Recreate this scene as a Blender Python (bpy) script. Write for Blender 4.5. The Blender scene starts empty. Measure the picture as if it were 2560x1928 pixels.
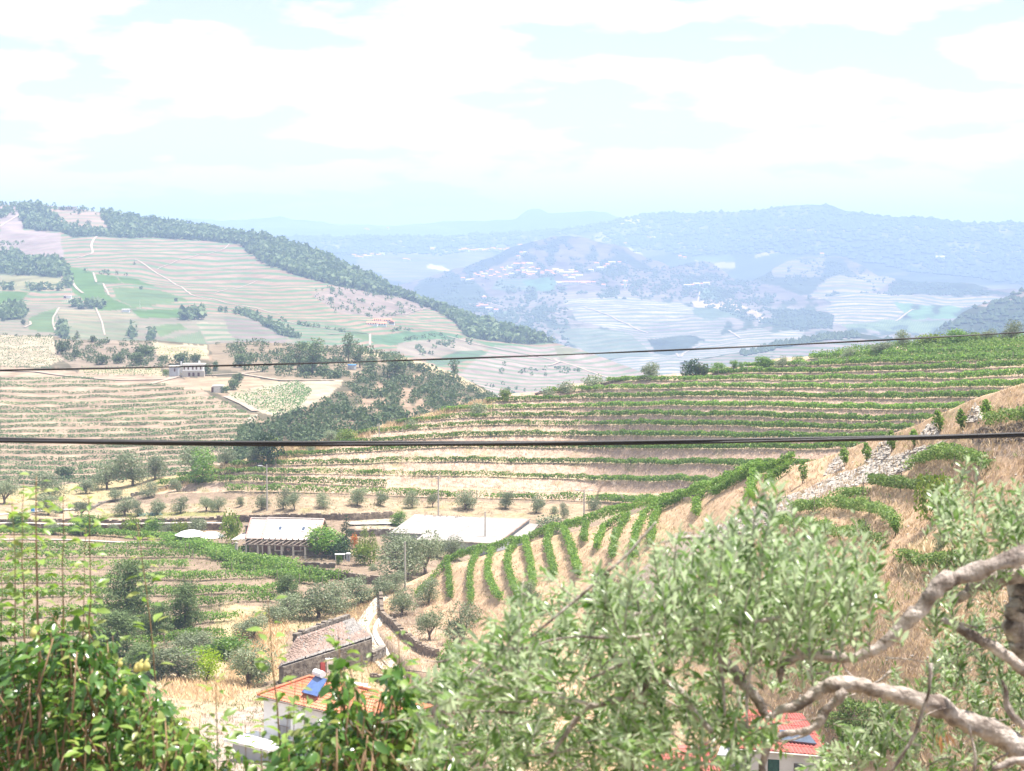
import bpy, math, random
import numpy as np
from mathutils import Vector, Matrix
PI = math.pi
ALB = 0.70  # land tones are given as they read in full sun; this brings them down to their own albedo
rng = np.random.default_rng(7)
random.seed(7)
sc = bpy.context.scene
COL = sc.collection

# ------------------------------------------------------------------ camera
FOC, CU, CV, HORIZON = 4777.0, 1280.0, 964.0, 600.0
PITCH = math.atan((CV - HORIZON) / FOC)
cam_d = bpy.data.cameras.new("camera")
cam = bpy.data.objects.new("camera", cam_d)
COL.objects.link(cam)
sc.camera = cam
cam.location = (0, 0, 0)
cam.rotation_euler = (PI / 2 - PITCH, 0, 0)
cam_d.sensor_width = 36
cam_d.lens = 36 * FOC / 2560
cam_d.clip_start = 0.1
cam_d.clip_end = 40000
cam_d.dof.use_dof = True
cam_d.dof.focus_distance = 260
cam_d.dof.aperture_fstop = 7.1

# ------------------------------------------------------------------ exposure, sky, sun
sc.view_settings.view_transform = 'Standard'
sc.view_settings.look = 'None'
sc.view_settings.exposure = 1.34
sc.view_settings.gamma = 1
sc.view_settings.use_curve_mapping = False
sc.cycles.max_bounces = 6
sc.cycles.diffuse_bounces = 3
sc.cycles.transmission_bounces = 3
sc.cycles.volume_bounces = 1
sc.cycles.use_denoising = True
sc.cycles.caustics_reflective = False
sc.cycles.caustics_refractive = False

SUN_TO = Vector((0.31, 0.05, 0.95)).normalized()
sun_d = bpy.data.lights.new("sun", 'SUN')
sun_d.energy = 4.5
sun_d.angle = math.radians(0.5)
sun_d.color = (1.0, 0.94, 0.87)
sun = bpy.data.objects.new("sun", sun_d)
COL.objects.link(sun)
sun.location = (0, 0, 120)
sun.rotation_euler = (-SUN_TO).to_track_quat('-Z', 'Y').to_euler()

world = bpy.data.worlds.new("World")
sc.world = world
world.use_nodes = True
wn, wl = world.node_tree.nodes, world.node_tree.links
wn.clear()
wout = wn.new("ShaderNodeOutputWorld")
bg = wn.new("ShaderNodeBackground")
sky = wn.new("ShaderNodeTexSky")
sky.sky_type = 'NISHITA'
sky.sun_disc = False
sky.sun_elevation = math.asin(SUN_TO.z)
sky.sun_rotation = math.atan2(SUN_TO.x, SUN_TO.y)
sky.air_density = 1.0
sky.dust_density = 1.5
SKY_STRENGTH = 0.065
bg.inputs[1].default_value = SKY_STRENGTH
tcw = wn.new("ShaderNodeTexCoord")
sepw = wn.new("ShaderNodeSeparateXYZ")
wl.new(tcw.outputs['Generated'], sepw.inputs[0])
# clouds: noise on the sky direction, flattened so that they lie in layers, piled up towards the horizon
def wmath(op, a, b=None):
    n = wn.new("ShaderNodeMath"); n.operation = op
    for i, x in enumerate((a, b)):
        if x is None: continue
        if isinstance(x, (int, float)): n.inputs[i].default_value = x
        else: wl.new(x, n.inputs[i])
    return n.outputs[0]
zc = wmath('MAXIMUM', sepw.outputs[2], 0.0)
comb = wn.new("ShaderNodeCombineXYZ")
wl.new(sepw.outputs[0], comb.inputs[0]); wl.new(sepw.outputs[1], comb.inputs[1])
wl.new(wmath('MULTIPLY', wmath('POWER', zc, 0.75), 2.6), comb.inputs[2])
nz = wn.new("ShaderNodeTexNoise")
nz.inputs['Scale'].default_value = 12.5
nz.inputs['Detail'].default_value = 8
nz.inputs['Roughness'].default_value = 0.52
nz.inputs['Distortion'].default_value = 0.15
wl.new(comb.outputs[0], nz.inputs['Vector'])
rampw = wn.new("ShaderNodeValToRGB")
rampw.color_ramp.elements[0].position = 0.44
rampw.color_ramp.elements[1].position = 0.56
wl.new(nz.outputs[0], rampw.inputs[0])
mixw = wn.new("ShaderNodeMixRGB")
mixw.inputs[2].default_value = (8.5, 8.5, 8.5, 1)
wl.new(wmath('MULTIPLY_ADD', rampw.outputs[0], 0.8), mixw.inputs[0])  # thin veil of cloud everywhere, thick where the noise piles up
wn[-1].inputs[2].default_value = 0.12
veil = wmath('ADD', wn[-1].outputs[0], wmath('MULTIPLY', wmath('POWER', 2.718, wmath('MULTIPLY', zc, -10.0)), 0.7))
wl.new(veil, mixw.inputs[0])
wl.new(sky.outputs[0], mixw.inputs[1])
wl.new(mixw.outputs[0], bg.inputs[0])
wl.new(bg.outputs[0], wout.inputs[0])

# ------------------------------------------------------------------ helpers
def P2(u, v, D):
    """a point that lies D metres ahead of the viewpoint, in the direction of photo pixel (u, v)"""
    u, v, D = np.broadcast_arrays(np.asarray(u, float), np.asarray(v, float), np.asarray(D, float))
    x = (u - CU) / FOC; yv = -(v - CV) / FOC
    c, s = math.cos(PITCH), math.sin(PITCH)
    dy = c + yv * s
    dz = -s + yv * c
    t = D / dy
    return np.stack([x * t, D, dz * t], -1)

def _hash(ix, iy, seed):
    h = (ix.astype(np.int64) * 374761393 + iy.astype(np.int64) * 668265263 + seed * 974634777) & 0xffffffff
    h = ((h ^ (h >> 13)) * 1274126177) & 0xffffffff
    return ((h ^ (h >> 16)) & 0xffff) / 65535.0
def vnoise(x, y, seed=0):
    x = np.asarray(x, float); y = np.asarray(y, float)
    ix, iy = np.floor(x), np.floor(y)
    fx, fy = x - ix, y - iy
    fx = fx * fx * (3 - 2 * fx); fy = fy * fy * (3 - 2 * fy)
    a = _hash(ix, iy, seed); b = _hash(ix + 1, iy, seed)
    c = _hash(ix, iy + 1, seed); d = _hash(ix + 1, iy + 1, seed)
    return (a + (b - a) * fx) * (1 - fy) + (c + (d - c) * fx) * fy
def fbm(x, y, seed=0, octv=4, gain=0.5):
    r, a, t = 0, 1.0, 0
    for o in range(octv):
        r = r + a * (vnoise(x * 2 ** o, y * 2 ** o, seed + o) - 0.5); t += a; a *= gain
    return r / t * 2
def sstep(a, b, x):
    t = np.clip((x - a) / (b - a), 0, 1); return t * t * (3 - 2 * t)

def inpoly(u, v, poly):
    u = np.asarray(u, float); v = np.asarray(v, float)
    r = np.zeros(u.shape, bool)
    n = len(poly)
    for i in range(n):
        x0, y0 = poly[i]; x1, y1 = poly[(i + 1) % n]
        if y0 == y1: continue
        c = (y0 > v) != (y1 > v)
        r ^= c & (u < (x1 - x0) * (v - y0) / (y1 - y0) + x0)
    return r

def mesh_np(name, V, F, mat=None, parent=None, attrs=None, smooth=False, cols=None):
    """V (n,3), F (m,3|4) or list of such arrays -> ONE linked mesh object"""
    me = bpy.data.meshes.new(name)
    V = np.ascontiguousarray(V, np.float32)
    Fs = F if isinstance(F, list) else [F]
    Fs = [np.asarray(f, np.int32) for f in Fs if len(f)]
    me.vertices.add(len(V)); me.vertices.foreach_set("co", V.ravel())
    nl = sum(f.size for f in Fs); nf = sum(len(f) for f in Fs)
    me.loops.add(nl); me.polygons.add(nf)
    me.loops.foreach_set("vertex_index", np.concatenate([f.ravel() for f in Fs]))
    tot = np.concatenate([np.full(len(f), f.shape[1], np.int32) for f in Fs])
    st = np.concatenate([[0], np.cumsum(tot)[:-1]]).astype(np.int32)
    me.polygons.foreach_set("loop_start", st)
    me.polygons.foreach_set("loop_total", tot)
    me.polygons.foreach_set("use_smooth", np.full(nf, bool(smooth)))
    me.update(calc_edges=True)
    if attrs:
        for k, a in attrs.items():
            at = me.attributes.new(k, 'FLOAT', 'POINT'); at.data.foreach_set("value", np.asarray(a, np.float32).ravel())
    if cols is not None:
        at = me.attributes.new("Col", 'FLOAT_COLOR', 'POINT')
        c4 = np.ones((len(V), 4), np.float32); c4[:, :3] = cols if mat is None else np.asarray(cols) ** 1.08 * ALB
        at.data.foreach_set("color", c4.ravel())
    if mat: me.materials.append(mat)
    o = bpy.data.objects.new(name, me); COL.objects.link(o)
    if parent is not None: o.parent = parent
    return o

def tag(o, label=None, cat=None, group=None, kind=None):
    if label: o['label'] = label
    if cat: o['category'] = cat
    if group: o['group'] = group
    if kind: o['kind'] = kind
    return o
def empty(name, loc=(0, 0, 0), rz=0.0, **k):
    o = bpy.data.objects.new(name, None); COL.objects.link(o)
    o.empty_display_size = 0.2
    o.location = loc; o.rotation_euler = (0, 0, rz)
    return tag(o, **k)
def copy_tree(o, parent=None):
    c = o.copy(); COL.objects.link(c)
    if parent is not None: c.parent = parent
    for ch in list(o.children): copy_tree(ch, c)
    return c

class MB:
    """collects simple shapes into one mesh"""
    def __init__(s): s.V = []; s.Q = []; s.T = []; s.n = 0
    def add(s, V, F):
        V = np.asarray(V, float); F = np.asarray(F, int)
        (s.Q if F.shape[1] == 4 else s.T).append(F + s.n)
        s.V.append(V); s.n += len(V); return s
    def box(s, c, size, rz=0.0, M=None):
        x, y, z = np.array(size) / 2
        v = np.array([[i, j, k] for k in (-z, z) for j in (-y, y) for i in (-x, x)])
        if rz:
            cs, sn = math.cos(rz), math.sin(rz)
            v = v @ np.array([[cs, sn, 0], [-sn, cs, 0], [0, 0, 1]])
        if M is not None: v = v @ np.asarray(M).T
        return s.add(v + np.array(c), [[0, 2, 3, 1], [4, 5, 7, 6], [0, 1, 5, 4], [2, 6, 7, 3], [0, 4, 6, 2], [1, 3, 7, 5]])
    def quad(s, a, b, c, d): return s.add([a, b, c, d], [[0, 1, 2, 3]])
    def slab(s, quad, th):
        """a quad with thickness th downwards along its normal"""
        q = np.array(quad, float); n = np.cross(q[1] - q[0], q[2] - q[0]); n /= np.linalg.norm(n)
        if n[2] < 0: n = -n
        v = np.concatenate([q, q - n * th])
        return s.add(v, [[0, 1, 2, 3], [7, 6, 5, 4], [0, 4, 5, 1], [1, 5, 6, 2], [2, 6, 7, 3], [3, 7, 4, 0]])
    def prism(s, poly, z0, z1):
        n = len(poly)
        v = [(p[0], p[1], z0) for p in poly] + [(p[0], p[1], z1) for p in poly]
        s.add(v, [[i, (i + 1) % n, n + (i + 1) % n, n + i] for i in range(n)])
        if n == 4: s.Q.append(np.array([[0, 3, 2, 1], [4, 5, 6, 7]]) + s.n - 2 * n)
        else:
            for k in range(1, n - 1): s.T.append(np.array([[0, k + 1, k], [n, n + k, n + k + 1]]) + s.n - 2 * n)
        return s
    def tube(s, pts, rad, k=8, wob=0.0, cap=True):
        pts = np.asarray(pts, float); n = len(pts)
        rad = np.broadcast_to(np.asarray(rad, float), (n,))
        T = np.gradient(pts, axis=0); T /= np.maximum(np.linalg.norm(T, axis=1, keepdims=True), 1e-9)
        ref = np.array([0.31, 0.17, 0.93]); 
        if abs(T[0] @ ref) > 0.9: ref = np.array([1.0, 0.1, 0.0])
        A = np.cross(T, ref); A /= np.maximum(np.linalg.norm(A, axis=1, keepdims=True), 1e-9)
        B = np.cross(T, A)
        th = np.arange(k) / k * 2 * PI
        r = rad[:, None] * (1 + wob * rng.uniform(-1, 1, (n, k)))
        v = pts[:, None] + r[..., None] * (np.cos(th)[None, :, None] * A[:, None] + np.sin(th)[None, :, None] * B[:, None])
        i = np.arange(n - 1)[:, None] * k; j = np.arange(k)[None]
        f = np.stack([i + j, i + (j + 1) % k, i + k + (j + 1) % k, i + k + j], -1).reshape(-1, 4)
        s.add(v.reshape(-1, 3), f)
        if cap:
            b = s.n - n * k
            for q in range(1, k - 1): s.T.append(np.array([[b, b + q + 1, b + q], [b + (n - 1) * k, b + (n - 1) * k + q, b + (n - 1) * k + q + 1]]))
        return s
    def cyl(s, a, b, r0, r1=None, k=10):
        return s.tube([a, b], [r0, r0 if r1 is None else r1], k)
    def build(s, name, mat, parent=None, smooth=False):
        F = []
        if s.Q: F.append(np.concatenate(s.Q))
        if s.T: F.append(np.concatenate(s.T))
        return mesh_np(name, np.concatenate(s.V), F, mat, parent, smooth=smooth)

# ------------------------------------------------------------------ materials
def new_mat(name):
    m = bpy.data.materials.new(name); m.use_nodes = True
    nt = m.node_tree; nt.nodes.clear()
    out = nt.nodes.new("ShaderNodeOutputMaterial")
    return m, nt.nodes, nt.links, out
def _noise(N, L, scale, detail=4, rough=0.55, coord='Object', vscale=None):
    tc = N.new("ShaderNodeTexCoord"); src = tc.outputs[coord]
    if vscale:
        mp = N.new("ShaderNodeMapping"); mp.inputs['Scale'].default_value = vscale
        L.new(src, mp.inputs[0]); src = mp.outputs[0]
    n = N.new("ShaderNodeTexNoise"); n.inputs['Scale'].default_value = scale
    n.inputs['Detail'].default_value = detail; n.inputs['Roughness'].default_value = rough
    L.new(src, n.inputs['Vector']); return n
def ramp(N, L, src, stops):
    r = N.new("ShaderNodeValToRGB"); e = r.color_ramp.elements
    while len(e) < len(stops): e.new(0.5)
    for k, (p, c) in enumerate(stops): e[k].position = p; e[k].color = (*c, 1) if len(c) == 3 else c
    L.new(src, r.inputs[0]); return r
def surf(name, c0, c1=None, scale=3.0, rough=0.8, bump=0.0, bscale=None, metal=0.0, spec=0.3, vscale=None, coord='Object', detail=5, c2=None):
    """a plain procedural surface: two or three tones mixed by noise, with a little relief"""
    m, N, L, out = new_mat(name)
    b = N.new("ShaderNodeBsdfPrincipled"); L.new(b.outputs[0], out.inputs[0])
    b.inputs['Roughness'].default_value = rough; b.inputs['Metallic'].default_value = metal
    b.inputs['Specular IOR Level'].default_value = spec
    n = _noise(N, L, scale, detail, coord=coord, vscale=vscale)
    c1 = c1 or tuple(x * 0.75 for x in c0)
    st = [(0.35, c1), (0.62, c0)] + ([(0.72, c2)] if c2 else [])
    L.new(ramp(N, L, n.outputs[0], st).outputs[0], b.inputs['Base Color'])
    if bump:
        n2 = _noise(N, L, bscale or scale * 3, 6, coord=coord, vscale=vscale)
        bp = N.new("ShaderNodeBump"); bp.inputs['Strength'].default_value = 0.8; bp.inputs['Distance'].default_value = bump
        L.new(n2.outputs[0], bp.inputs['Height']); L.new(bp.outputs[0], b.inputs['Normal'])
    return m
def leafmat(name, cols, rough=0.5, spec=0.3, transl=0.35, under=None):
    """foliage: every leaf (island) takes its own tone; light passes through"""
    m, N, L, out = new_mat(name)
    g = N.new("ShaderNodeNewGeometry")
    r = ramp(N, L, g.outputs['Random Per Island'], [((i + 0.5) / len(cols), c) for i, c in enumerate(cols)])
    colr = r.outputs[0]
    oi = N.new("ShaderNodeObjectInfo")
    hs = N.new("ShaderNodeHueSaturation")
    mr = N.new("ShaderNodeMapRange"); mr.inputs[3].default_value = 0.8; mr.inputs[4].default_value = 1.22
    L.new(oi.outputs['Random'], mr.inputs[0]); L.new(mr.outputs[0], hs.inputs['Value']); L.new(colr, hs.inputs['Color'])
    colr = hs.outputs[0]
    if under:
        mx = N.new("ShaderNodeMixRGB"); mx.inputs[2].default_value = (*under, 1)
        L.new(g.outputs['Backfacing'], mx.inputs[0]); L.new(colr, mx.inputs[1]); colr = mx.outputs[0]
    b = N.new("ShaderNodeBsdfPrincipled"); b.inputs['Roughness'].default_value = rough
    b.inputs['Specular IOR Level'].default_value = spec
    L.new(colr, b.inputs['Base Color'])
    t = N.new("ShaderNodeBsdfTranslucent")
    hs2 = N.new("ShaderNodeHueSaturation"); hs2.inputs['Saturation'].default_value = 1.15; hs2.inputs['Value'].default_value = 1.5
    L.new(colr, hs2.inputs['Color']); L.new(hs2.outputs[0], t.inputs[0])
    mx = N.new("ShaderNodeMixShader"); mx.inputs[0].default_value = transl
    L.new(b.outputs[0], mx.inputs[1]); L.new(t.outputs[0], mx.inputs[2]); L.new(mx.outputs[0], out.inputs[0])
    return m

def landmat(name, green, nscale, amount=0.35, width=0.42, bump=0.0, bscale=1.0):
    """land cover: base tone per patch, with planted rows where the patch has them"""
    m, N, L, out = new_mat(name)
    b = N.new("ShaderNodeBsdfDiffuse"); L.new(b.outputs[0], out.inputs[0])
    a = N.new("ShaderNodeAttribute"); a.attribute_name = "Col"
    n = _noise(N, L, nscale, 7, 0.62)
    mr = N.new("ShaderNodeMapRange"); mr.inputs[1].default_value = 0.3; mr.inputs[2].default_value = 0.7
    mr.inputs[3].default_value = 1 - amount; mr.inputs[4].default_value = 1 + amount
    L.new(n.outputs[0], mr.inputs[0])
    mul = N.new("ShaderNodeVectorMath"); mul.operation = 'SCALE'
    L.new(a.outputs['Color'], mul.inputs[0]); L.new(mr.outputs[0], mul.inputs['Scale'])
    col = mul.outputs[0]
    if green:
        for ph, stn in (("phase", "rows"), ("phase2", "rows2")):
            pa = N.new("ShaderNodeAttribute"); pa.attribute_name = ph
            sa = N.new("ShaderNodeAttribute"); sa.attribute_name = stn
            fr = N.new("ShaderNodeMath"); fr.operation = 'FRACT'; L.new(pa.outputs['Fac'], fr.inputs[0])
            pp = N.new("ShaderNodeMath"); pp.operation = 'PINGPONG'; pp.inputs[1].default_value = 0.5; L.new(fr.outputs[0], pp.inputs[0])
            n3 = _noise(N, L, nscale * 6, 2)
            ad = N.new("ShaderNodeMath"); ad.operation = 'MULTIPLY_ADD'; ad.inputs[1].default_value = 0.25; L.new(n3.outputs[0], ad.inputs[0]); L.new(pp.outputs[0], ad.inputs[2])
            mr2 = N.new("ShaderNodeMapRange"); mr2.interpolation_type = 'SMOOTHSTEP'
            mr2.inputs[1].default_value = 0.125 + width * 0.5 + 0.1; mr2.inputs[2].default_value = 0.125 + width * 0.5 - 0.1
            L.new(ad.outputs[0], mr2.inputs[0])
            mm = N.new("ShaderNodeMath"); mm.operation = 'MULTIPLY'; L.new(mr2.outputs[0], mm.inputs[0]); L.new(sa.outputs['Fac'], mm.inputs[1])
            mx = N.new("ShaderNodeMixRGB"); mx.inputs[2].default_value = (*green, 1)
            L.new(mm.outputs[0], mx.inputs[0]); L.new(col, mx.inputs[1]); col = mx.outputs[0]
    L.new(col, b.inputs[0])
    if bump:
        n2 = _noise(N, L, bscale, 8, 0.7)
        bp = N.new("ShaderNodeBump"); bp.inputs['Strength'].default_value = 1; bp.inputs['Distance'].default_value = bump
        L.new(n2.outputs[0], bp.inputs['Height']); L.new(bp.outputs[0], b.inputs['Normal'])
    return m

# ------------------------------------------------------------------ terrain layers
def _tps(r2): return np.where(r2 > 0, 0.5 * r2 * np.log(np.maximum(r2, 1e-12)), 0)
class Layer:
    """a hillside: distance is a smooth function fitted to surveyed points, relief is added on top"""
    def __init__(s, ctrl, crest, relief=0.0, rscale=50.0, seed=0, extra=None):
        c = np.array(ctrl, float); s.c = c[:, :2] / 500.0
        n = len(c)
        K = _tps(((s.c[:, None] - s.c[None]) ** 2).sum(-1)) + 1e-3 * np.eye(n)
        Pm = np.concatenate([np.ones((n, 1)), s.c], 1)
        A = np.zeros((n + 3, n + 3)); A[:n, :n] = K; A[:n, n:] = Pm; A[n:, :n] = Pm.T
        s.sc = np.mean(1 / c[:, 2]); y = np.concatenate([1 / c[:, 2] / s.sc, np.zeros(3)])
        s.wt = np.linalg.solve(A, y); s.n = n
        s.crest = np.array(crest, float); s.relief = relief; s.rs = rscale; s.seed = seed; s.extra = extra
        s.dmin, s.dmax = c[:, 2].min() * 0.8, c[:, 2].max() * 1.15
    def D(s, u, v):
        u, v = np.broadcast_arrays(np.asarray(u, float), np.asarray(v, float))
        q = np.stack([u, v], -1).reshape(-1, 2) / 500.0
        r = np.zeros(len(q))
        for i0 in range(0, len(q), 20000):
            qq = q[i0:i0 + 20000]
            K = _tps(((qq[:, None] - s.c[None]) ** 2).sum(-1))
            r[i0:i0 + 20000] = K @ s.wt[:s.n] + s.wt[s.n] + qq @ s.wt[s.n + 1:]
        d = 1 / np.maximum(r * s.sc, 1 / s.dmax)
        return np.clip(d, s.dmin, s.dmax).reshape(u.shape)
    def P(s, u, v, dz=0.0):
        p = P2(u, v, s.D(u, v))
        z = s.relief * fbm(p[..., 0] / s.rs, p[..., 1] / s.rs, s.seed, 5)
        if s.extra is not None: z = z + s.extra(np.asarray(u, float), np.asarray(v, float))
        p[..., 2] += z + dz
        return p
    def top(s, u): return np.interp(u, s.crest[:, 0], s.crest[:, 1])
    def mesh(s, name, mat, u0, u1, vb, du, dv, landuse, label=None, power=1.0, jag=0.0, back=0.25, tone=1.0):
        us = np.arange(u0, u1 + du, du); nb = int((vb - s.crest[:, 1].min()) / dv) + 2
        t = np.linspace(0, 1, nb) ** power
        top = s.top(us) + jag * fbm(us / 23.0, us * 0 + 3.3, s.seed + 40, 4)
        U = np.broadcast_to(us[None], (nb, len(us))).copy()
        Vv = top[None] + (vb - top[None]) * t[:, None]
        Pm = s.P(U, Vv)
        col, att = landuse(U, Vv); col = col * tone
        # the far side of the crest falls away
        c0 = Pm[0]; rows = []
        for f, dzf in ((0.03, 0.012), (0.1, 0.05), (back, 0.16)):
            q = c0.copy(); q[:, :2] *= 1 + f; q[:, 2] -= dzf * c0[:, 1]; rows.append(q)
        Pm = np.concatenate([np.stack(rows[::-1]), Pm]); col = np.concatenate([np.repeat(col[:1], 3, 0), col])
        att = {k: np.concatenate([np.repeat(a[:1], 3, 0), a]) for k, a in att.items()}
        nr, nc = Pm.shape[:2]
        i = np.arange(nr - 1)[:, None] * nc; j = np.arange(nc - 1)[None]
        F = np.stack([i + j, i + nc + j, i + nc + j + 1, i + j + 1], -1).reshape(-1, 4)
        o = mesh_np(name, Pm.reshape(-1, 3), F, mat, attrs=att, cols=col.reshape(-1, 3), smooth=True)
        return tag(o, label=label, kind='structure')

def paint(U, V, base, patches, seed=0, spacing=9.0, wob=12.0, tilt=0.0, spacing2=9.0, ang2=0.0, edge=5.0):
    """patches: (polygon, colour, rows, rows2)"""
    col = np.ones(U.shape + (3,)) * np.array(base)
    r1 = np.zeros(U.shape); r2 = np.zeros(U.shape)
    Uw = U + edge * fbm(U / 22, V / 14, seed + 70, 3); Vw = V + edge * 0.6 * fbm(U / 22, V / 14, seed + 80, 3)
    for poly, c, a, b in patches:
        m = inpoly(Uw, Vw, poly)
        if c is not None: col[m] = c
        r1[m] = a; r2[m] = b
    ph = (V + wob * fbm(U / 340, V / 150, seed + 5, 3) + tilt * U) / spacing
    c2, s2 = math.cos(ang2), math.sin(ang2)
    ph2 = (V * c2 + U * s2 + 6 * fbm(U / 200, V / 200, seed + 9, 2)) / spacing2
    return col, dict(phase=ph, phase2=ph2, rows=r1, rows2=r2)
# ------------------------------------------------------------------ the lie of the land (photo pixel u, v -> metres ahead)
SOIL = (0.40, 0.30, 0.235); STRAW = (0.56, 0.42, 0.24); PINK = (0.42, 0.325, 0.28); VINE = (0.10, 0.19, 0.06)
SCRUB = (0.075, 0.10, 0.05); WOOD = (0.045, 0.075, 0.03); GREENF = (0.15, 0.27, 0.11); TRACK = (0.66, 0.60, 0.50); BANK = (0.33, 0.245, 0.18)

farthest = Layer([(-300, 556, 12500), (640, 550, 12000), (1337, 521, 11500), (2700, 560, 12500), (-300, 640, 9500), (1200, 640, 9500), (2700, 640, 9500)],
    [(-600, 560), (-300, 556), (400, 552), (480, 546), (560, 551), (640, 547), (680, 543), (700, 539), (730, 547), (850, 560), (980, 563), (1110, 553), (1220, 551), (1285, 548),
     (1310, 532), (1325, 523), (1337, 520), (1352, 522), (1372, 532), (1420, 530), (1480, 527), (1520, 533), (1565, 547), (1640, 552), (2400, 560), (3200, 562)], 6, 400, 3)
far = Layer([(-300, 600, 8200), (800, 590, 8200), (1400, 566, 7800), (2010, 509, 6800), (2560, 560, 6500), (800, 700, 5500), (1400, 650, 6300), (2000, 640, 5800), (2560, 700, 5200), (2000, 760, 5100),
             (800, 900, 4400), (1500, 900, 4800), (2560, 900, 4400), (3000, 560, 6500), (3000, 800, 4600)],
    [(-600, 600), (300, 596), (800, 588), (1000, 592), (1250, 582), (1400, 566), (1500, 560), (1560, 552), (1640, 541), (1760, 534), (1850, 527), (1930, 521), (1960, 514), (2010, 509),
     (2060, 512), (2130, 526), (2200, 535), (2290, 541), (2350, 549), (2440, 561), (2560, 557), (2800, 552), (3300, 560)], 22, 500, 11)
village_hill = Layer([(880, 770, 4700), (1100, 690, 5000), (1415, 598, 5300), (1750, 690, 4700), (2000, 740, 4300), (2560, 750, 3900), (1300, 700, 4600), (1300, 800, 3900), (1500, 850, 3500), (2000, 850, 3400),
                      (2560, 850, 3100), (1000, 900, 3300), (1500, 1000, 2850), (2500, 1000, 2800), (900, 1000, 2900)],
    [(600, 840), (880, 768), (960, 720), (1040, 700), (1120, 680), (1200, 655), (1270, 628), (1330, 610), (1380, 601), (1415, 598), (1460, 601), (1540, 618), (1600, 634), (1680, 668), (1720, 662),
     (1760, 655), (1830, 690), (1880, 700), (1990, 650), (2060, 640), (2120, 655), (2200, 690), (2330, 700), (2560, 730), (3200, 760)], 16, 260, 21)
right_hill = Layer([(1900, 862, 2450), (2340, 815, 2500), (2560, 728, 2700), (2900, 620, 2800), (1900, 980, 2100), (2560, 980, 2000), (2900, 980, 2000)],
    [(1700, 905), (1850, 880), (1940, 858), (2010, 850), (2080, 838), (2145, 830), (2200, 842), (2290, 850), (2340, 828), (2400, 790), (2440, 769), (2500, 748), (2560, 728), (2900, 630), (3200, 560)], 5, 130, 31)
left_hill = Layer([(0, 508, 2500), (300, 540, 2500), (700, 600, 2350), (1100, 765, 2050), (1400, 860, 1850), (1600, 925, 1750), (0, 700, 1900), (600, 700, 2000), (0, 850, 1350), (600, 850, 1450), (1100, 850, 1700),
                   (0, 1000, 1150), (600, 1000, 1200), (1200, 1000, 1350), (1700, 1000, 1600), (-400, 508, 2500), (-400, 900, 1300)],
    [(-700, 500), (-300, 503), (0, 509), (60, 510), (130, 516), (190, 523), (250, 533), (300, 548), (480, 572), (560, 584), (640, 596), (700, 606), (760, 622), (830, 652), (900, 686), (960, 712), (1030, 744),
     (1100, 770), (1180, 800), (1250, 822), (1320, 842), (1400, 864), (1500, 898), (1600, 928), (1750, 965), (1900, 1000), (2600, 1100)], 5, 120, 41)
knoll = Layer([(-300, 845, 900), (0, 838, 900), (0, 915, 760), (0, 1000, 620), (0, 1250, 430), (500, 850, 880), (500, 940, 680), (500, 1100, 510), (500, 1250, 420), (900, 852, 860), (900, 940, 680), (900, 1100, 500),
               (1240, 990, 720), (1240, 1060, 600), (1200, 1200, 440), (1400, 1080, 700), (-300, 1250, 430)],
    [(-700, 850), (-300, 845), (0, 838), (130, 841), (170, 851), (300, 853), (400, 852), (520, 862), (640, 856), (780, 862), (860, 866), (940, 878), (1010, 893), (1080, 912), (1150, 940), (1210, 968), (1245, 992), (1290, 1015),
     (1400, 1070), (1800, 1250)], 1.0, 60, 51)

ROWU = np.array([-300, 400, 600, 1157, 1620, 2198, 2560, 3000.])
ROWT = np.array([  # v of the vine rows on the big terraced slope, bottom row first
    [1262, 1236, 1226, 1243, 1258, 1275, 1290, 1310], [1245, 1214, 1201, 1222, 1238, 1250, 1262, 1280], [1225, 1196, 1180, 1189, 1202, 1213, 1225, 1240], [1205, 1178, 1163, 1153, 1158, 1168, 1178, 1190],
    [1185, 1162, 1146, 1117, 1120, 1122, 1130, 1140], [1165, 1148, 1130, 1089, 1088, 1098, 1105, 1112], [1145, 1130, 1112, 1063, 1061, 1073, 1080, 1086], [1128, 1114, 1096, 1042, 1037, 1049, 1052, 1056],
    [1112, 1100, 1080, 1022, 1014, 1021, 1022, 1024], [1098, 1086, 1066, 1004, 991, 994, 992, 992], [1084, 1072, 1050, 988, 969, 970, 965, 962], [1070, 1058, 1036, 972, 950, 948, 940, 936],
    [1056, 1044, 1022, 958, 934, 928, 917, 912], [1044, 1030, 1008, 946, 920, 908, 897, 890], [1032, 1018, 996, 934, 906, 890, 879, 870], [1020, 1006, 984, 922, 892, 874, 862, 850],
    [1008, 994, 972, 910, 878, 858, 846, 832]], float)
def rowv(k, u): return np.interp(u, ROWU, ROWT[k])
def rowphase(u, v):
    r = np.full(np.shape(u), -1.0)
    for k in range(len(ROWT) - 1):
        a, b = rowv(k, u), rowv(k + 1, u)
        m = (v <= a) & (v > b); r = np.where(m, k + (a - v) / (a - b), r)
    return np.where(v <= rowv(len(ROWT) - 1, u), len(ROWT) - 1 + 0.01, r)
LROWU = np.array([-300, 0, 430, 560, 640, 800, 900.])
LROWT = np.array([  # rows of the vineyard on the valley floor, nearest first
    [1720, 1700, 1660, 1640, 1630, 1620, 1620], [1665, 1652, 1612, 1596, 1590, 1580, 1575], [1608, 1598, 1565, 1552, 1548, 1540, 1535], [1560, 1550, 1522, 1508, 1505, 1498, 1495], [1512, 1502, 1490, 1484, 1482, 1478, 1475],
    [1470, 1462, 1452, 1448, 1447, 1446, 1440], [1436, 1428, 1420, 1418, 1420, 1424, 1424], [1408, 1400, 1394, 1396, 1400, 1408, 1410], [1384, 1378, 1374, 1378, 1384, 1395, 1397]], float)
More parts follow.
